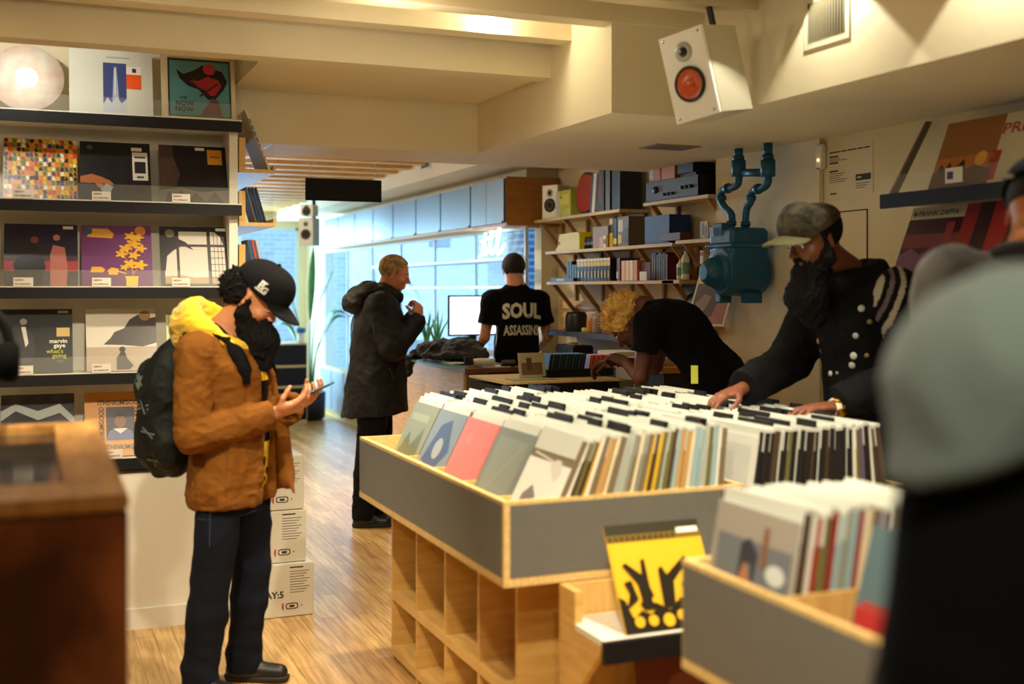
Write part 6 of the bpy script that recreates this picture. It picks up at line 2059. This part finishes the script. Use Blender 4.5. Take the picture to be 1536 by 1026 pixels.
# red oval case with a black rim, leaning
y0, y1 = on(855, 886, 2.10)
rc = empty('portable_turntable', (3.58, (y0 + y1) / 2, 2.102), 'glossy red and black rounded portable turntable standing on the top alcove shelf', 'turntable', (0, R(10), R(-75)))
mb = MB()
N = 28
for (sc_, yv, m_) in ((1.0, 0, M_black), (.88, -.012, mat('glossy_red', (168, 26, 22), .12))):
    vs = []
    for dy in (0, .05 if m_ is M_black else .012):
        for i in range(N):
            a = 2 * PI * i / N
            vs.append((.105 * sc_ * math.copysign(abs(math.cos(a)) ** .8, math.cos(a)), yv + dy, .150 + .148 * sc_ * math.copysign(abs(math.sin(a)) ** .85, math.sin(a))))
    fs = [tuple(range(N)), tuple(range(2 * N - 1, N - 1, -1))] + [(i, N + i, N + (i + 1) % N, (i + 1) % N) for i in range(N)]
    MB().add(vs, fs, m_).build('case_shell' if m_ is M_black else 'red_lid', rc)
item_box('white_case', 884, 895, 2.10, .27, (222, 222, 214), 'narrow white and black case beside the red turntable', 'case', layers=[('rect', .0, 0, .3, 1, (20, 20, 22)), ('rect', .7, 0, 1, 1, (20, 20, 22))], lean=8)
for (a, b, hh, c, ly, lab, ln) in [(898, 906, .30, (26, 24, 30), [('rect', 0, .2, .6, .9, (110, 40, 34))], 'black book with a red edge on the top alcove shelf', -6), (908, 915, .30, (20, 20, 24), [], 'slim black book next to the red-edged one on the top alcove shelf', 4),
                               (918, 930, .31, (14, 18, 34), [('rect', 0, 0, .4, 1, (10, 10, 14))], 'dark blue folder at the right end of the top alcove shelf', 0)]:
    item_box('book', a, b, 2.10, hh, c, lab, 'book', layers=ly, depth=.16)
# short top shelf: amplifier and boxed records
y0, y1 = on(968, 1046, 2.115, 3.54)
am = empty('amplifier', (3.545, (y0 + y1) / 2, 2.117), 'dark blue-black amplifier with knobs on the short top shelf', 'amplifier', (0, 0, R(-90)))
w = y1 - y0
MB().bbox(-w / 2, w / 2, .008, .20, 0, .125, mat('dark_blue_metal', (20, 24, 40), .5, .1), .003).build('chassis', am)
MB().bbox(-w / 2, w / 2, 0, .008, .004, .121, mat('dark_faceplate', (24, 28, 44), .5, .1), .002).build('faceplate', am)
Mxk = Matrix.Rotation(R(90), 4, 'X')
for (x, z, r_) in [(-.30 * w, .07, .022), (-.12 * w, .035, .009), (-.04 * w, .035, .009), (.04 * w, .035, .009), (.22 * w, .06, .011), (.30 * w, .06, .011), (.38 * w, .06, .011)]:
    MB().lathe([(r_, 0), (r_ * .9, .014), (.0005, .015)], mat('dull_knob', (44, 48, 62), .4, .3), 18, Matrix.Translation((x, 0, z)) @ Mxk).build('knob', am)
item_box('box_set', 974, 991, 2.243, .155, (176, 84, 30), 'orange and blue box set standing on the amplifier', 'box', X=3.56, layers=[('rect', 0, .1, .35, .9, (170, 180, 190)), ('rect', .4, .3, .9, .9, (206, 110, 40))])
item_box('box_set', 992, 1012, 2.243, .15, (196, 116, 40), 'plain orange box set standing on the amplifier', 'box', X=3.56)
item_box('camera_case', 1014, 1042, 2.243, .145, (18, 17, 20), 'black case on the right of the amplifier top', 'case', X=3.56, r=.02)
# middle shelf
yb = empty('file_box', (3.56, sum(on(832, 867, 1.855)) / 2, 1.857), 'bright yellow slanted file box on the middle alcove shelf', 'box', (0, 0, R(-90)))
w = on(832, 867, 1.855)[1] - on(832, 867, 1.855)[0]
mb = MB()
pr = [(-w / 2 + .0, 0), (w / 2, 0), (w / 2, .11), (w / 2 - .03, .125), (-w / 2 + .06, .12), (-w / 2 + .035, .035), (-w / 2, .012)]
mb.add([(a, 0, b) for a, b in pr] + [(a, .15, b) for a, b in pr], [tuple(range(7)), tuple(range(13, 6, -1))] + [(i, 7 + i, 7 + (i + 1) % 7, (i + 1) % 7) for i in range(7)], mat('bright_yellow_card', (226, 206, 16), .5))
mb.build('box_body', yb)
MB().lathe([(.012, 0), (.012, .001), (.0005, .001)], flat((40, 40, 30)), 12, Matrix.Translation((-w / 2 + .06, 0, .055)) @ Mxk).build('finger_hole', yb)
for k in range(4):
    y0, y1 = on(868 + k * 5, 872.4 + k * 5, 1.855)
    cn = empty('spray_can', (3.60, (y0 + y1) / 2, 1.856), 'small black can in the row of four right of the yellow file box', 'can', group='row of four black cans on the middle shelf')
    MB().lathe([(.001, 0), (.016, 0), (.016, .075), (.010, .088), (.001, .088)], flat((26, 30, 42), .3), 12).build('can_body', cn)
    MB().lathe([(.0163, .03), (.0163, .05)], flat((120, 140, 170)), 12).build('can_label', cn)
item_box('box', 889, 912, 1.855, .145, (150, 112, 66), 'brown cardboard box on the middle alcove shelf', 'box', layers=[('rect', .45, 0, 1, .5, (196, 150, 90))])
for (a, b, hh, c, lab, ly) in [(905, 909, .08, (222, 214, 190), 'short cream book standing before the brown box', [('rect', 0, .3, 1, .7, (120, 80, 60))]), (914, 919, .19, (206, 186, 60), 'tall yellow and black book on the middle alcove shelf', [('rect', 0, .5, 1, .8, (30, 28, 26))]),
                         (920, 925, .19, (40, 36, 34), 'tall black book next to the yellow one on the middle alcove shelf', [('rect', 0, .1, 1, .3, (222, 196, 60))]), (926, 943, .195, (104, 90, 70), 'wide patterned book at the right of the yellow one', [('rect', .1, .5, .5, .9, (190, 180, 150)), ('rect', .55, .1, .95, .6, (60, 56, 54)), ('rect', .1, .1, .4, .4, (206, 186, 60))])]:
    item_box('book', a, b, 1.855, hh, c, lab, 'book', layers=ly, X=3.54 if hh < .1 else 3.56, depth=.02 if hh < .1 else .14)
item_box('box', 967, 1004, 1.857, .175, (12, 58, 122), 'plain blue box on the middle alcove shelf', 'box', X=3.57)
item_box('wooden_tray', 990, 1020, 1.868, .045, (96, 58, 40), 'low brown wooden tray near the blue box', 'tray', X=3.535, depth=.08)
item_box('picture_card', 1050, 1062, 1.867, .10, (180, 170, 150), 'small pale patterned card leaning beside the gas meter', 'card', X=3.56, depth=.01, layers=[('rect', .2, .2, .5, .9, (90, 80, 70)), ('rect', .6, .1, .8, .7, (110, 110, 100))])
# lower shelf: striped series, cream books, discs, bottles
for k in range(10):
    a = 865.5 + k * 5.0
    item_box('book', a, a + 4.6, 1.631, .155, (22, 20, 22), 'black book with a yellow band and white top in the uniform row', 'book', group='row of black books with yellow bands on the lower alcove shelf', X=3.56, depth=.12,
             layers=[('rect', 0, .66, 1, .86, (214, 184, 50)), ('rect', 0, .88, 1, 1.0, (226, 220, 196)), ('rect', .3, .15, .7, .45, (180, 170, 130))])
item_box('black_tray', 826, 860, 1.631, .024, (16, 16, 18), 'flat black tray with a white label at the left of the lower alcove shelf', 'tray', X=3.54, depth=.15, layers=[('rect', .25, .2, .6, .8, (226, 222, 206))])
for k in range(4):
    a = 850 + k * 3.8
    item_box('disc_case', a, a + 3.4, 1.631 if k > 1 else 1.657, .12, [(30, 30, 34), (44, 40, 44), (24, 24, 30), (36, 34, 36)][k], 'dark disc case left of the yellow-banded books', 'disc case', group='dark disc cases left of the yellow-banded books', X=3.58, depth=.10)
item_box('book', 925, 930, 1.631, .15, (60, 74, 110), 'blue and red spined book on the lower alcove shelf', 'book', X=3.56, layers=[('rect', .5, 0, 1, 1, (150, 50, 44)), ('rect', 0, .1, .5, .4, (190, 200, 220))])
for k in range(4):
    a = 932 + k * 6.0
    item_box('book', a, a + 5.5, 1.631, .13, [(226, 186, 160), (232, 200, 170), (226, 214, 190), (222, 150, 126)][k], 'pale pinkish book in the set of four on the lower shelf', 'book', group='set of four pale pinkish books on the lower alcove shelf', X=3.56)
item_box('book', 957, 976, 1.631, .115, (90, 24, 24), 'dark red box-like book right of the pinkish set', 'book', X=3.58)
item_box('card_stand', 959, 970, 1.631, .055, (222, 220, 212), 'small white card leaning in front of the dark red book', 'card', X=3.535, depth=.006, lean=0)
for k in range(7):
    a = 977 + k * 3.5
    item_box('disc_case', a, a + 3.1, 1.631, [.165, .17, .16, .17, .165, .17, .16][k], [(104, 34, 34), (30, 28, 32), (44, 40, 50), (24, 24, 28), (70, 66, 70), (26, 26, 30), (90, 30, 34)][k], 'tall dark disc case between the red book and the white bottles', 'disc case', group='tall dark disc cases on the lower alcove shelf', X=3.57, layers=[('rect', .2, .1, .7, .8, (110, 104, 108))] if k % 2 else None)
for k, (a, hh) in enumerate(((1012.5, .12), (1020, .17))):
    y = sum(on(a, a + 8, 1.63)) / 2
    b = empty('bottle', (3.57, y, 1.633 if k < 0 else 1.633), ['shorter white bottle at the right end of the lower alcove shelf', 'taller white bottle at the right end of the lower alcove shelf'][k], 'bottle')
    MB().lathe([(.001, 0), (.022, 0), (.024, .01), (.024, hh * .75), (.010, hh * .9), (.010, hh), (.001, hh)], mat('white_bottle', (222, 224, 214), .4), 16).build('bottle_body', b)
    MB().lathe([(.0245, hh * .2), (.0245, hh * .6)], flat((110, 150, 120)), 16).build('bottle_label', b)
o = MB().box(3.53, 3.64, Yx(1034, 3.6), Yx(1008, 3.6), 1.611, 1.6325, M_shf).build('shelf_board'); tag(o, 'short pine board under the white bottles', 'shelf')
# leaning record beside the meter, dark sleeve behind
mb = art_sleeve([('rect', .05, .04, .95, .80, (70, 52, 66)), ('poly', [(.5, .1), (.62, .2), (.72, .55), (.70, .8), (.95, .8), (.95, .04), (.5, .04)], (170, 110, 110)), ('poly', [(.08, .1), (.4, .3), (.5, .55), (.3, .6), (.1, .4)], (140, 120, 130)), ('rect', .1, .84, .6, .90, (90, 86, 80))], (226, 222, 206))
o = mb.build('record_sleeve'); o.location = (3.47, Yx(1056, 3.47), 1.372); o.rotation_euler = (R(-20), 0, R(-80))
tag(o, 'white-edged record sleeve with a purple photograph leaning beside the gas meter', 'record')
o = art_sleeve([('poly', [(.45, .3), (.5, .5), (.55, .3)], (180, 180, 190))], (30, 32, 58)).build('record_sleeve'); o.location = (3.60, Yx(1028, 3.6), 1.30); o.rotation_euler = (R(-12), 0, R(-90))
tag(o, 'dark blue record sleeve standing below the lower alcove shelf', 'record')
# back worktop with odds and ends
wt = empty('back_counter', (3.5, 6.0, 0), 'dark back counter with a steel edge below the alcove shelves', 'counter')
MB().box(-.20, .255, -.25, 1.35, 0, 1.10, mat('dark_carcass', (34, 30, 32), .6)).build('carcass', wt)
MB().box(-.22, .255, -.26, 1.35, 1.10, 1.13, M_orangeply).build('worktop', wt)
MB().box(.02, .255, -.2, 1.90, 1.24, 1.275, mat('blue_steel', (96, 112, 140), .35, .6)).build('raised_shelf', wt)
for k, (a, b, hh, c, lab) in enumerate([(848, 862, .14, (26, 28, 34), 'black headphones box on the raised steel shelf'), (874, 880, .10, (206, 130, 60), 'orange jar on the raised steel shelf'), (884, 892, .12, (150, 130, 120), 'clear brown jar on the raised steel shelf'),
                                        (898, 906, .13, (130, 108, 96), 'tall brown jar on the raised steel shelf'), (866, 871, .03, (216, 220, 50), 'lime tag on the raised steel shelf')]):
    y = sum(on(a, b, 1.27)) / 2
    rr = (on(a, b, 1.27)[1] - on(a, b, 1.27)[0]) / 2
    o = MB().lathe([(.001, 0), (rr, 0), (rr * 1.02, .01), (rr, hh * .8), (rr * .8, hh), (.001, hh)], flat(c, .4), 16).build('jar' if k else 'canister')
    o.location = (3.60, y, 1.2755); tag(o, lab, 'jar')
o = MB().bbox(3.33, 3.48, 7.0, 7.3, 1.131, 1.20, M_black, .01).lathe([(.05, 1.20), (.03, 1.215), (.001, 1.215)], M_chrome, 16, Matrix.Translation((3.40, 7.15, 0))).build('card_reader')
tag(o, 'black device with a shiny round top on the dark back counter', 'device')
for k, (y0_, c, lab) in enumerate([(6.35, (226, 222, 206), 'white paper stack on the back counter near the bending person'), (5.95, (214, 196, 150), 'cream paper stack on the back counter')]):
    o = MB().bbox(3.31, 3.50, y0_, y0_ + .26, 1.131, 1.19 - k * .02, flat(c), .003).build('paper_stack'); tag(o, lab, 'paper')
# pine boards along the alcove wall
for k, (z, lab) in enumerate([(1.46, 'upper pine batten on the alcove wall'), (1.34, 'lower wide pine board on the alcove wall')]):
    o = MB().box(3.735, 3.759, 5.8, 8.1, z - .03 - k * .03, z + .03 + k * .03, M_ply).build('wall_board'); tag(o, lab, 'board')

# ------------------------------------------------------------------ gas meter
gmX = 3.45
gmp = wptx(1108, 443, gmX)
gm = empty('gas_meter', (gmX, gmp.y, 1.52), 'teal painted gas meter with curved pipes on the wall', 'gas meter')
Mtl = mat('teal_enamel', (6, 84, 122), .42, var=.12, scale=7, bump=.15, bscale=50)
f = Fld((-.22, -.20, -.06), (.20, .20, .50), .005)
f.cone((-.075, .0, .150), (.075, .0, .150), .128, .128, .0)
f.plane((-.12, 0, 0), (-1, 0, 0)); f.plane((.13, 0, 0), (1, 0, 0))
f.cone((-.125, .005, .145), (-.145, .005, .145), .085, .080, .035)
f.box((.0, .0, .295), (.115, .118, .085), None, .025, 'u', .03)
f.box((.0, .0, .285), (.13, .132, .010), None, .008)
f.box((-.085, .02, .375), (.035, .045, .030), None, .01)
f.box((-.06, .05, .012), (.035, .025, .028), None, .01); f.box((.04, -.06, .012), (.05, .03, .028), None, .01)
V, Q = f.mesh(); nmesh('meter_body', V, Q, Mtl, gm)
def gp(px, py):
    q = wptx(px, py, gmX); return (0, q.y - gmp.y, q.z - 1.52)
for pts in ([gp(1097, 340), gp(1097, 322), gp(1088, 312), gp(1082, 302), gp(1082, 290), gp(1089, 283), gp(1100, 281), gp(1107, 275), gp(1108, 262)],
            [gp(1118, 341), gp(1118, 325), gp(1120, 312), gp(1126, 302), gp(1127, 291), gp(1134, 284), gp(1144, 282), gp(1151, 275), gp(1152, 262)]):
    pp = MB().tube(stroke(pts, 5), .0205, Mtl, 14)
    for i in (0, 3, 5):
        q = Vector(pts[i]); q2 = Vector(pts[i + 1]); d = (q2 - q).normalized()
        pp.cyl(q + d * .006, q + d * .030, .027, Mtl, 14)
    q = pts[-1]; zt_ = 2.318 - 1.52
    pp.cyl((q[0], q[1], q[2] - .01), (q[0], q[1], q[2] + .075), .038, Mtl, 16).cyl((q[0], q[1], q[2] + .07), (q[0], q[1], q[2] + .10), .030, Mtl, 16).cyl((q[0], q[1], q[2] + .09), (q[0], q[1], zt_), .023, Mtl, 16)
    pp.build('inlet_pipe', gm)
a_, b_ = gp(1108, 259), gp(1152, 259)
MB().cyl(a_, b_, .021, Mtl, 14).build('cross_pipe', gm)
MB().bbox(-.135, -.130, .03, .075, .345, .385, flat((120, 140, 170), .3), .002).build('index_window', gm)
MB().bbox(-.200, -.192, .03, .062, .19, .26, flat((216, 196, 170), .5), .001).bbox(-.2015, -.200, .033, .059, .232, .254, flat((170, 50, 40), .5), .0003).build('sticker', gm)

# ------------------------------------------------------------------ notice, switch, access panel, right-hand record shelves
nt = empty('notice', (3.609, 4.10, 2.04), 'white typed paper notice on the right wall', 'notice', (0, 0, R(-90)))
def w36(px, py, X=3.605):
    return wptx(px, py, X)
a = w36(1240, 218); b = w36(1309, 290)
nt.location = (3.6085, (a.y + b.y) / 2, 0)
w = a.y - b.y
zt, zb = w36(1240, 220).z, w36(1240, 297).z
MB().box(-w / 2, w / 2, -.002, 0, zb, zt, flat((224, 214, 186), .6)).build('paper', nt)
mb = MB(); I_ = flat((40, 36, 34), .7); hh = zt - zb
for k, (u0, u1) in enumerate([(-.44, -.20), (-.18, -.06), (-.04, .16), (.18, .30), (.32, .44)]):
    mb.box(w * u0, w * u1, -.0026, -.002, zt - hh * .15, zt - hh * .125, I_)
for z in (.24, .36, .52):
    mb.box(-w * .44, -w * .24, -.0026, -.002, zt - hh * z, zt - hh * z + .008, I_)
for k, z in enumerate((.28, .31, .56, .60, .64, .68, .72)):
    mb.box(-w * .44, -w * .44 + w * (.24 + .05 * ((k * 7) % 4)), -.0026, -.002, zt - hh * z, zt - hh * z + .004, flat((120, 112, 98)))
mb.box(w * .14, w * .46, -.0026, -.002, zt - hh * .74, zt - hh * .62, I_)
mb.box(w * .17, w * .26, -.003, -.0026, zt - hh * .69, zt - hh * .665, flat((224, 214, 186)))
for k in range(3):
    mb.box(w * .14, w * (.44 - .05 * k), -.0026, -.002, zt - hh * (.80 + .04 * k), zt - hh * (.80 + .04 * k) + .004, flat((120, 112, 98)))
mb.box(-w * .42, -w * .28, -.0026, -.002, zb + hh * .05, zb + hh * .08, I_)
mb.build('printing', nt)
a = w36(1228, 218, 3.58); b = w36(1228, 253, 3.58)
sw = empty('wall_sensor', (3.609, a.y, (a.z + b.z) / 2), 'white wall sensor with a small glowing amber light, left of the notice', 'sensor', (0, 0, R(-90)))
MB().bbox(-.028, .028, -.03, 0, -.06, .06, M_pale, .006).build('housing', sw)
MB().sphere((-.002, -.031, -.015), .006, mat('amber_led', (255, 190, 90), .3, emit=14), 10).build('indicator', sw)
MB().tube([(0, -.006, -.06), (.0, -.006, -.5)], .004, M_wall, 6).build('cable', sw)
a = w36(1262, 318); b = w36(1284, 380)
ap = empty('access_panel', (3.609, (a.y + b.y) / 2 - .0, 0), 'flush painted access panel in the right wall behind the cap', 'panel', (0, 0, R(-90)))
MB().bbox(-.17, .13, -.004, .0, b.z - .1, a.z, M_wall, .002).build('panel_door', ap)
MB().box(-.174, .134, -.001, 0, b.z - .104, a.z + .004, mat('dark_gap', (70, 60, 44), .9)).build('panel_gap', ap)

def wall_shelf_r(z, y0, y1, label):
    e = empty('record_ledge', (3.61, y0, z), label, 'shelf')
    MB().box(-.26, -.001, 0, y1 - y0, -.03, -.004, M_white).build('board', e)
    MB().box(-.275, -.26, 0, y1 - y0, -.045, .015, M_dark).build('ledge_edge', e)
    MB().box(-.2745, -.2705, 0, y1 - y0, .015, .09, M_acr).build('acrylic_lip', e)
    # slanting side cheek
    MB().add([(-.24, y1 - y0 - .012, 0), (-.20, y1 - y0 - .012, 0), (-.001, y1 - y0 - .012, .34), (-.03, y1 - y0 - .012, .34),
              (-.24, y1 - y0, 0), (-.20, y1 - y0, 0), (-.001, y1 - y0, .34), (-.03, y1 - y0, .34)],
             [(0, 1, 2, 3), (7, 6, 5, 4), (0, 4, 5, 1), (2, 6, 7, 3), (0, 3, 7, 4), (1, 5, 6, 2)], mat('grey_brown_board', (116, 104, 84), .6)).build('cheek', e)
    return e
ZR = 1.965
wall_shelf_r(ZR, 1.2, 3.98, 'upper black-edged record ledge on the right wall')
wall_shelf_r(ZR - .40, 1.2, 3.90, 'lower black-edged record ledge on the right wall')
def rsleeve(layers, base, px, z, label, lean=22, X=3.37, **k):
    o = art_sleeve(layers, base, **k).build('record_sleeve')
    o.location = (X, Yx(px, X), z + .002); o.rotation_euler = (R(-lean), 0, R(-90))
    return tag(o, label, 'record')
rsleeve([('rect', 0, .48, 1, 1, (150, 96, 40)), ('rect', 0, .3, 1, .48, (190, 110, 40)), ('circ', .78, .42, .10, (236, 170, 70)), ('rect', 0, 0, 1, .28, (92, 40, 26)),
         ('poly', [(.05, .28), (.12, .40), (.2, .32), (.26, .42), (.34, .3), (.5, .44), (.56, .28), (.7, .34), (.9, .28)], (40, 20, 20))], (150, 90, 40), 1432, ZR, 'sunset-coloured record sleeve on the upper right ledge', t=.012)
rsleeve([('text', 'PRINCE', .06, .72, .2, (170, 40, 70), .9), ('rect', .0, .1, .16, .5, (170, 40, 44)), ('poly', [(.5, .0), (.52, .3), (.6, .46), (.74, .46), (.8, .3), (.86, 0)], (70, 50, 50)), ('circ', .67, .50, .10, (50, 34, 34))], (206, 194, 160), 1519, ZR, 'cream record sleeve lettered PRINCE in pink on the upper right ledge')
o = MB().box(3.332, 3.334, Yx(1444, 3.333), Yx(1418, 3.333), ZR + .03, ZR + .09, flat((226, 222, 206))).box(3.3312, 3.332, Yx(1430, 3.333), Yx(1421, 3.333), ZR + .045, ZR + .075, flat((40, 40, 90))).build('price_card')
tag(o, 'white price card with a blue emblem on the upper right ledge', 'card')
rsleeve([('rect', 0, 0, 1, .82, (64, 30, 44)), ('rect', 0, .82, 1, 1, (186, 178, 150)), ('text', 'FRANK ZAPPA', .14, .87, .10, (50, 50, 46), .74), ('circ', .08, .90, .035, (30, 110, 90)), ('rect', 0, .40, 1, .6, (120, 54, 66)),
         ('poly', [(0, 0), (0, .3), (.2, .4), (.4, .3), (.6, .42), (.8, .3), (1, .38), (1, 0)], (130, 84, 130)), ('rect', .74, .46, .88, .76, (150, 50, 56))], (186, 178, 150), 1377, ZR - .335, 'dark red record sleeve lettered FRANK ZAPPA on the lower right ledge')
rsleeve([('rect', .0, .0, .45, 1, (150, 34, 34)), ('rect', .45, 0, .7, 1, (50, 14, 18)), ('text', 'the', .15, .25, .14, (222, 180, 120))], (166, 34, 38), 1443, ZR - .335, 'bright red record sleeve on the lower right ledge', )

# ------------------------------------------------------------------ service counter, screen, disc tray
sc_ = empty('service_counter', (2.64, 7.24, 0), 'plywood service counter with a grey end panel and glass edge', 'counter')
MB().box(.02, .42, .012, 1.70, 0, 1.02, M_orangeply).box(.004, .02, .02, 1.70, 0, 1.02, M_ply).build('carcass', sc_)
MB().box(.02, .17, -.001, .012, 0, 1.02, M_lam).build('end_panel', sc_)
MB().box(.17, .44, -.001, .012, 0, 1.02, mat('dark_wood_end', (66, 40, 24), .5)).build('end_panel', sc_)
MB().box(-.0, .44, -.02, 1.72, 1.02, 1.05, mat('brown_worktop', (120, 76, 44), .4, c2=(96, 58, 32), scale=5)).build('worktop', sc_)
MB().box(-.10, .03, .05, 1.72, 1.052, 1.062, mat('green_glass_edge', (150, 210, 196), .1, alpha=.5)).build('glass_edge', sc_)
for k, (x, y, w, l, c, lab) in enumerate([(.02, .30, .14, .22, (236, 234, 224), 'white paper sheet at the left of the service counter'), (.15, .04, .2, .14, (214, 212, 200), 'white paper pad at the near end of the service counter')]):
    o = MB().box(2.64 + x, 2.64 + x + w, 7.24 + y, 7.24 + y + l, 1.0505 + (.012 if k == 0 else 0), 1.055 + (.012 if k == 0 else 0), flat(c)).build('paper'); tag(o, lab, 'paper')
tp = empty('tape_roll', (2.83, 7.36, 1.0525), 'pale roll of tape lying on the service counter', 'tape')
MB().lathe([(.036, .004), (.075, .004), (.075, .052), (.036, .052), (.036, .004)], mat('pale_tape', (206, 200, 176), .5), 24).build('roll', tp)
e = empty('wallet', (2.74, 7.40, 1.063), 'dark wallet standing beside the tape roll', 'wallet')
MB().bbox(-.04, .04, -.012, .012, 0, .055, mat('dark_leather', (24, 24, 34), .5), .005).build('wallet_body', e)
e = empty('stapler', (2.98, 7.30, 1.051), 'small black and grey stapler at the right of the service counter', 'stapler')
MB().bbox(-.05, .05, -.015, .015, 0, .02, M_black, .004).build('base', e); MB().bbox(-.045, .05, -.012, .012, .022, .045, M_steel, .004).build('arm', e)
# coat thrown over the counter
def drape():
    f = Fld((-.35, -.45, -.16), (.35, .45, .22), .007)
    rg = random.Random(4)
    f.ell((0, 0, .035), (.22, .32, .045), .02)
    f.ell((-.08, .12, .07), (.12, .16, .05), .04, 'u', rotm(20))
    f.ell((.06, -.1, .09), (.13, .15, .06), .04, 'u', rotm(-30))
    f.cone((-.10, .28, .05), (-.27, .18, -.02), .05, .035, .03); f.cone((-.27, .18, -.02), (-.29, .12, -.11), .035, .03, .02)
    f.cone((.05, -.2, .08), (.12, -.33, .04), .06, .045, .03)
    f.cone((-.15, -.05, .07), (.02, .2, .10), .04, .035, .03)
    V, Q = f.mesh()
    return wrinkle(V, Q, .022, 7, (1, 1, 1.4), 101), Q
V, Q = drape()
o = nmesh('coat', V, Q, mat('grey_black_cloth', (48, 46, 50), .85, c2=(24, 24, 28), scale=6))
o.location = (2.80, 7.95, 1.075); tag(o, 'crumpled dark grey coat lying over the service counter', 'coat')
mo = empty('monitor', (3.00, 8.62, 1.05), 'wide computer monitor with a pale screen on the service counter', 'monitor', (0, 0, R(8)))
p0, p1 = wpt(674, 443, 8.6), wpt(748, 503, 8.6)
mo.location = ((p0.x + p1.x) / 2, 8.6, 0)
w = (p1.x - p0.x) / 2 + .02; z0, z1 = p1.z, p0.z
MB().bbox(-w, w, 0, .02, z0, z1, M_black, .004).build('casing', mo)
MB().box(-w + .012, w - .012, -.0015, 0, z0 + .014, z1 - .012, mat('lit_screen', (226, 232, 250), .3, emit=2.6)).build('screen', mo)
mb = MB()
for k in range(9):
    mb.box(-w + .03, -w + .03 + .05 + .02 * (k % 3), -.002, -.0015, z1 - .045 - k * .022, z1 - .040 - k * .022, flat((150, 160, 180)))
mb.build('screen_text', mo)
MB().box(-.03, .03, .02, .05, 1.05, z0 + .08, M_black).bbox(-.10, .10, -.06, .10, 1.051, 1.063, M_black, .003).build('stand', mo)
o = MB().bbox(p1.x - .12, p1.x + .02, 8.40, 8.55, 1.051, 1.10, flat((232, 230, 222)), .003).build('paper_stack'); tag(o, 'white paper stack beneath the monitor', 'paper')
# small things behind the monitor on the window side
for k, (px, py, c, r_, hh, lab) in enumerate([(640, 500, (60, 130, 70), .05, .30, 'spiky green plant left of the monitor'), (655, 500, (80, 150, 80), .045, .28, 'second spiky green plant left of the monitor')]):
    p = wptx(px, py, 3.1)
    e = empty('small_plant', (3.1, p.y, 0), lab, 'plant')
    MB().lathe([(.001, 0), (.05, 0), (.06, 1.1), (.001, 1.1)], mat('white_pot', (220, 226, 226), .4), 14).build('stand', e)
    mb = MB(); rg = random.Random(k)
    for i in range(9):
        a = rg.uniform(0, 2 * PI); t = rg.uniform(.05, .16)
        mb.tube([(0, 0, 1.1), (t * .4 * math.cos(a), t * .4 * math.sin(a), 1.1 + hh * .5), (t * math.cos(a), t * math.sin(a), 1.1 + hh * rg.uniform(.8, 1.1))], [.012, .010, .002], flat(c), 5)
    mb.build('foliage', e)
# disc tray (grey counter box) with the row of discs
dt = empty('disc_counter', (2.80, 6.0, 0), 'dark grey box counter with a plywood rim holding discs, in front of the bending person', 'counter')
x0, x1, y0, y1, zt = 2.34 - 2.8, 3.00 - 2.8, -.25, .30, 1.08
MB().box(x0, x1, y0, y1, 0, zt - .03, M_dark).build('carcass', dt)
MB().box(x0, x1, y0 - .012, y0, .62, zt - .012, M_lam if False else M_dark).build('front_panel', dt)
MB().box(x0 - .012, x1 + .012, y0 - .014, y1, zt - .012, zt, M_edge).build('rim', dt)
MB().box(x1 + .013, x1 + .10, y0 - .014, y0 + .2, .6, zt - .01, M_lam).build('end_panel', dt)
MB().box(x1 + .10, x1 + .106, y0 - .014, y0 + .2, .6, zt + .09, M_pale).build('white_edge', dt)
MB().lathe([(.016, 0), (.016, .001), (.0005, .001)], flat((206, 60, 44)), 16, Matrix.Translation((x1 + .055, y0 - .0145, zt - .07)) @ Mxk).build('red_sticker', dt)
e = empty('disc_tray', (2.86, 6.08, 1.081), 'black tray of discs on the grey box counter', 'tray')
MB().box(-.20, .22, -.14, -.13, 0, .045, M_black).box(-.20, .22, .10, .11, 0, .045, M_black).box(-.20, .22, -.13, .10, 0, .006, M_black).build('tray_body', e)
for k in range(22):
    o = MB().box(-.0035, .0035, -.062, .062, 0, .122, flat([(44, 70, 80), (30, 34, 40), (70, 96, 100), (40, 44, 50)][k % 4], .3)).build('disc_case')
    o.location = (2.69 + k * .0105, 6.06, 1.0875); o.rotation_euler = (0, R(10), 0)
    tag(o, 'dark blue-green disc case standing in the black tray', 'disc case', 'dark blue-green disc cases in the black tray')
for k in range(12):
    o = MB().box(-.003, .003, -.062, .062, 0, .112, flat([(226, 96, 50), (232, 120, 80), (210, 70, 44)][k % 3], .4)).build('disc_case')
    o.location = (2.945 + k * .0098, 6.06, 1.0875); o.rotation_euler = (0, R(10), 0)
    tag(o, 'orange-red disc case at the right end of the black tray', 'disc case', 'orange-red disc cases in the black tray')
o = art_sleeve([('rect', .1, .1, .9, .6, (120, 96, 66)), ('rect', .3, .3, .5, .8, (90, 70, 50))], (190, 176, 140), w=.16, h=.14).build('postcard'); o.location = (2.60, 6.0, 1.081); o.rotation_euler = (R(-12), 0, 0)
tag(o, 'sepia picture card leaning at the left of the disc tray', 'card')
o = MB().box(2.40, 2.66, 5.80, 5.93, 1.0805, 1.084, flat((150, 170, 130))).build('leaflet'); tag(o, 'pale green leaflet lying on the grey box counter', 'leaflet')
o = MB().box(-.001, .001, -.016, .016, 0, .085, flat((190, 196, 60))).build('price_tag'); o.location = (2.80, 4.60, 1.145); o.rotation_euler = (0, R(16), R(60))
tag(o, 'lime paper tag sticking up from the far bin by the hand', 'tag')
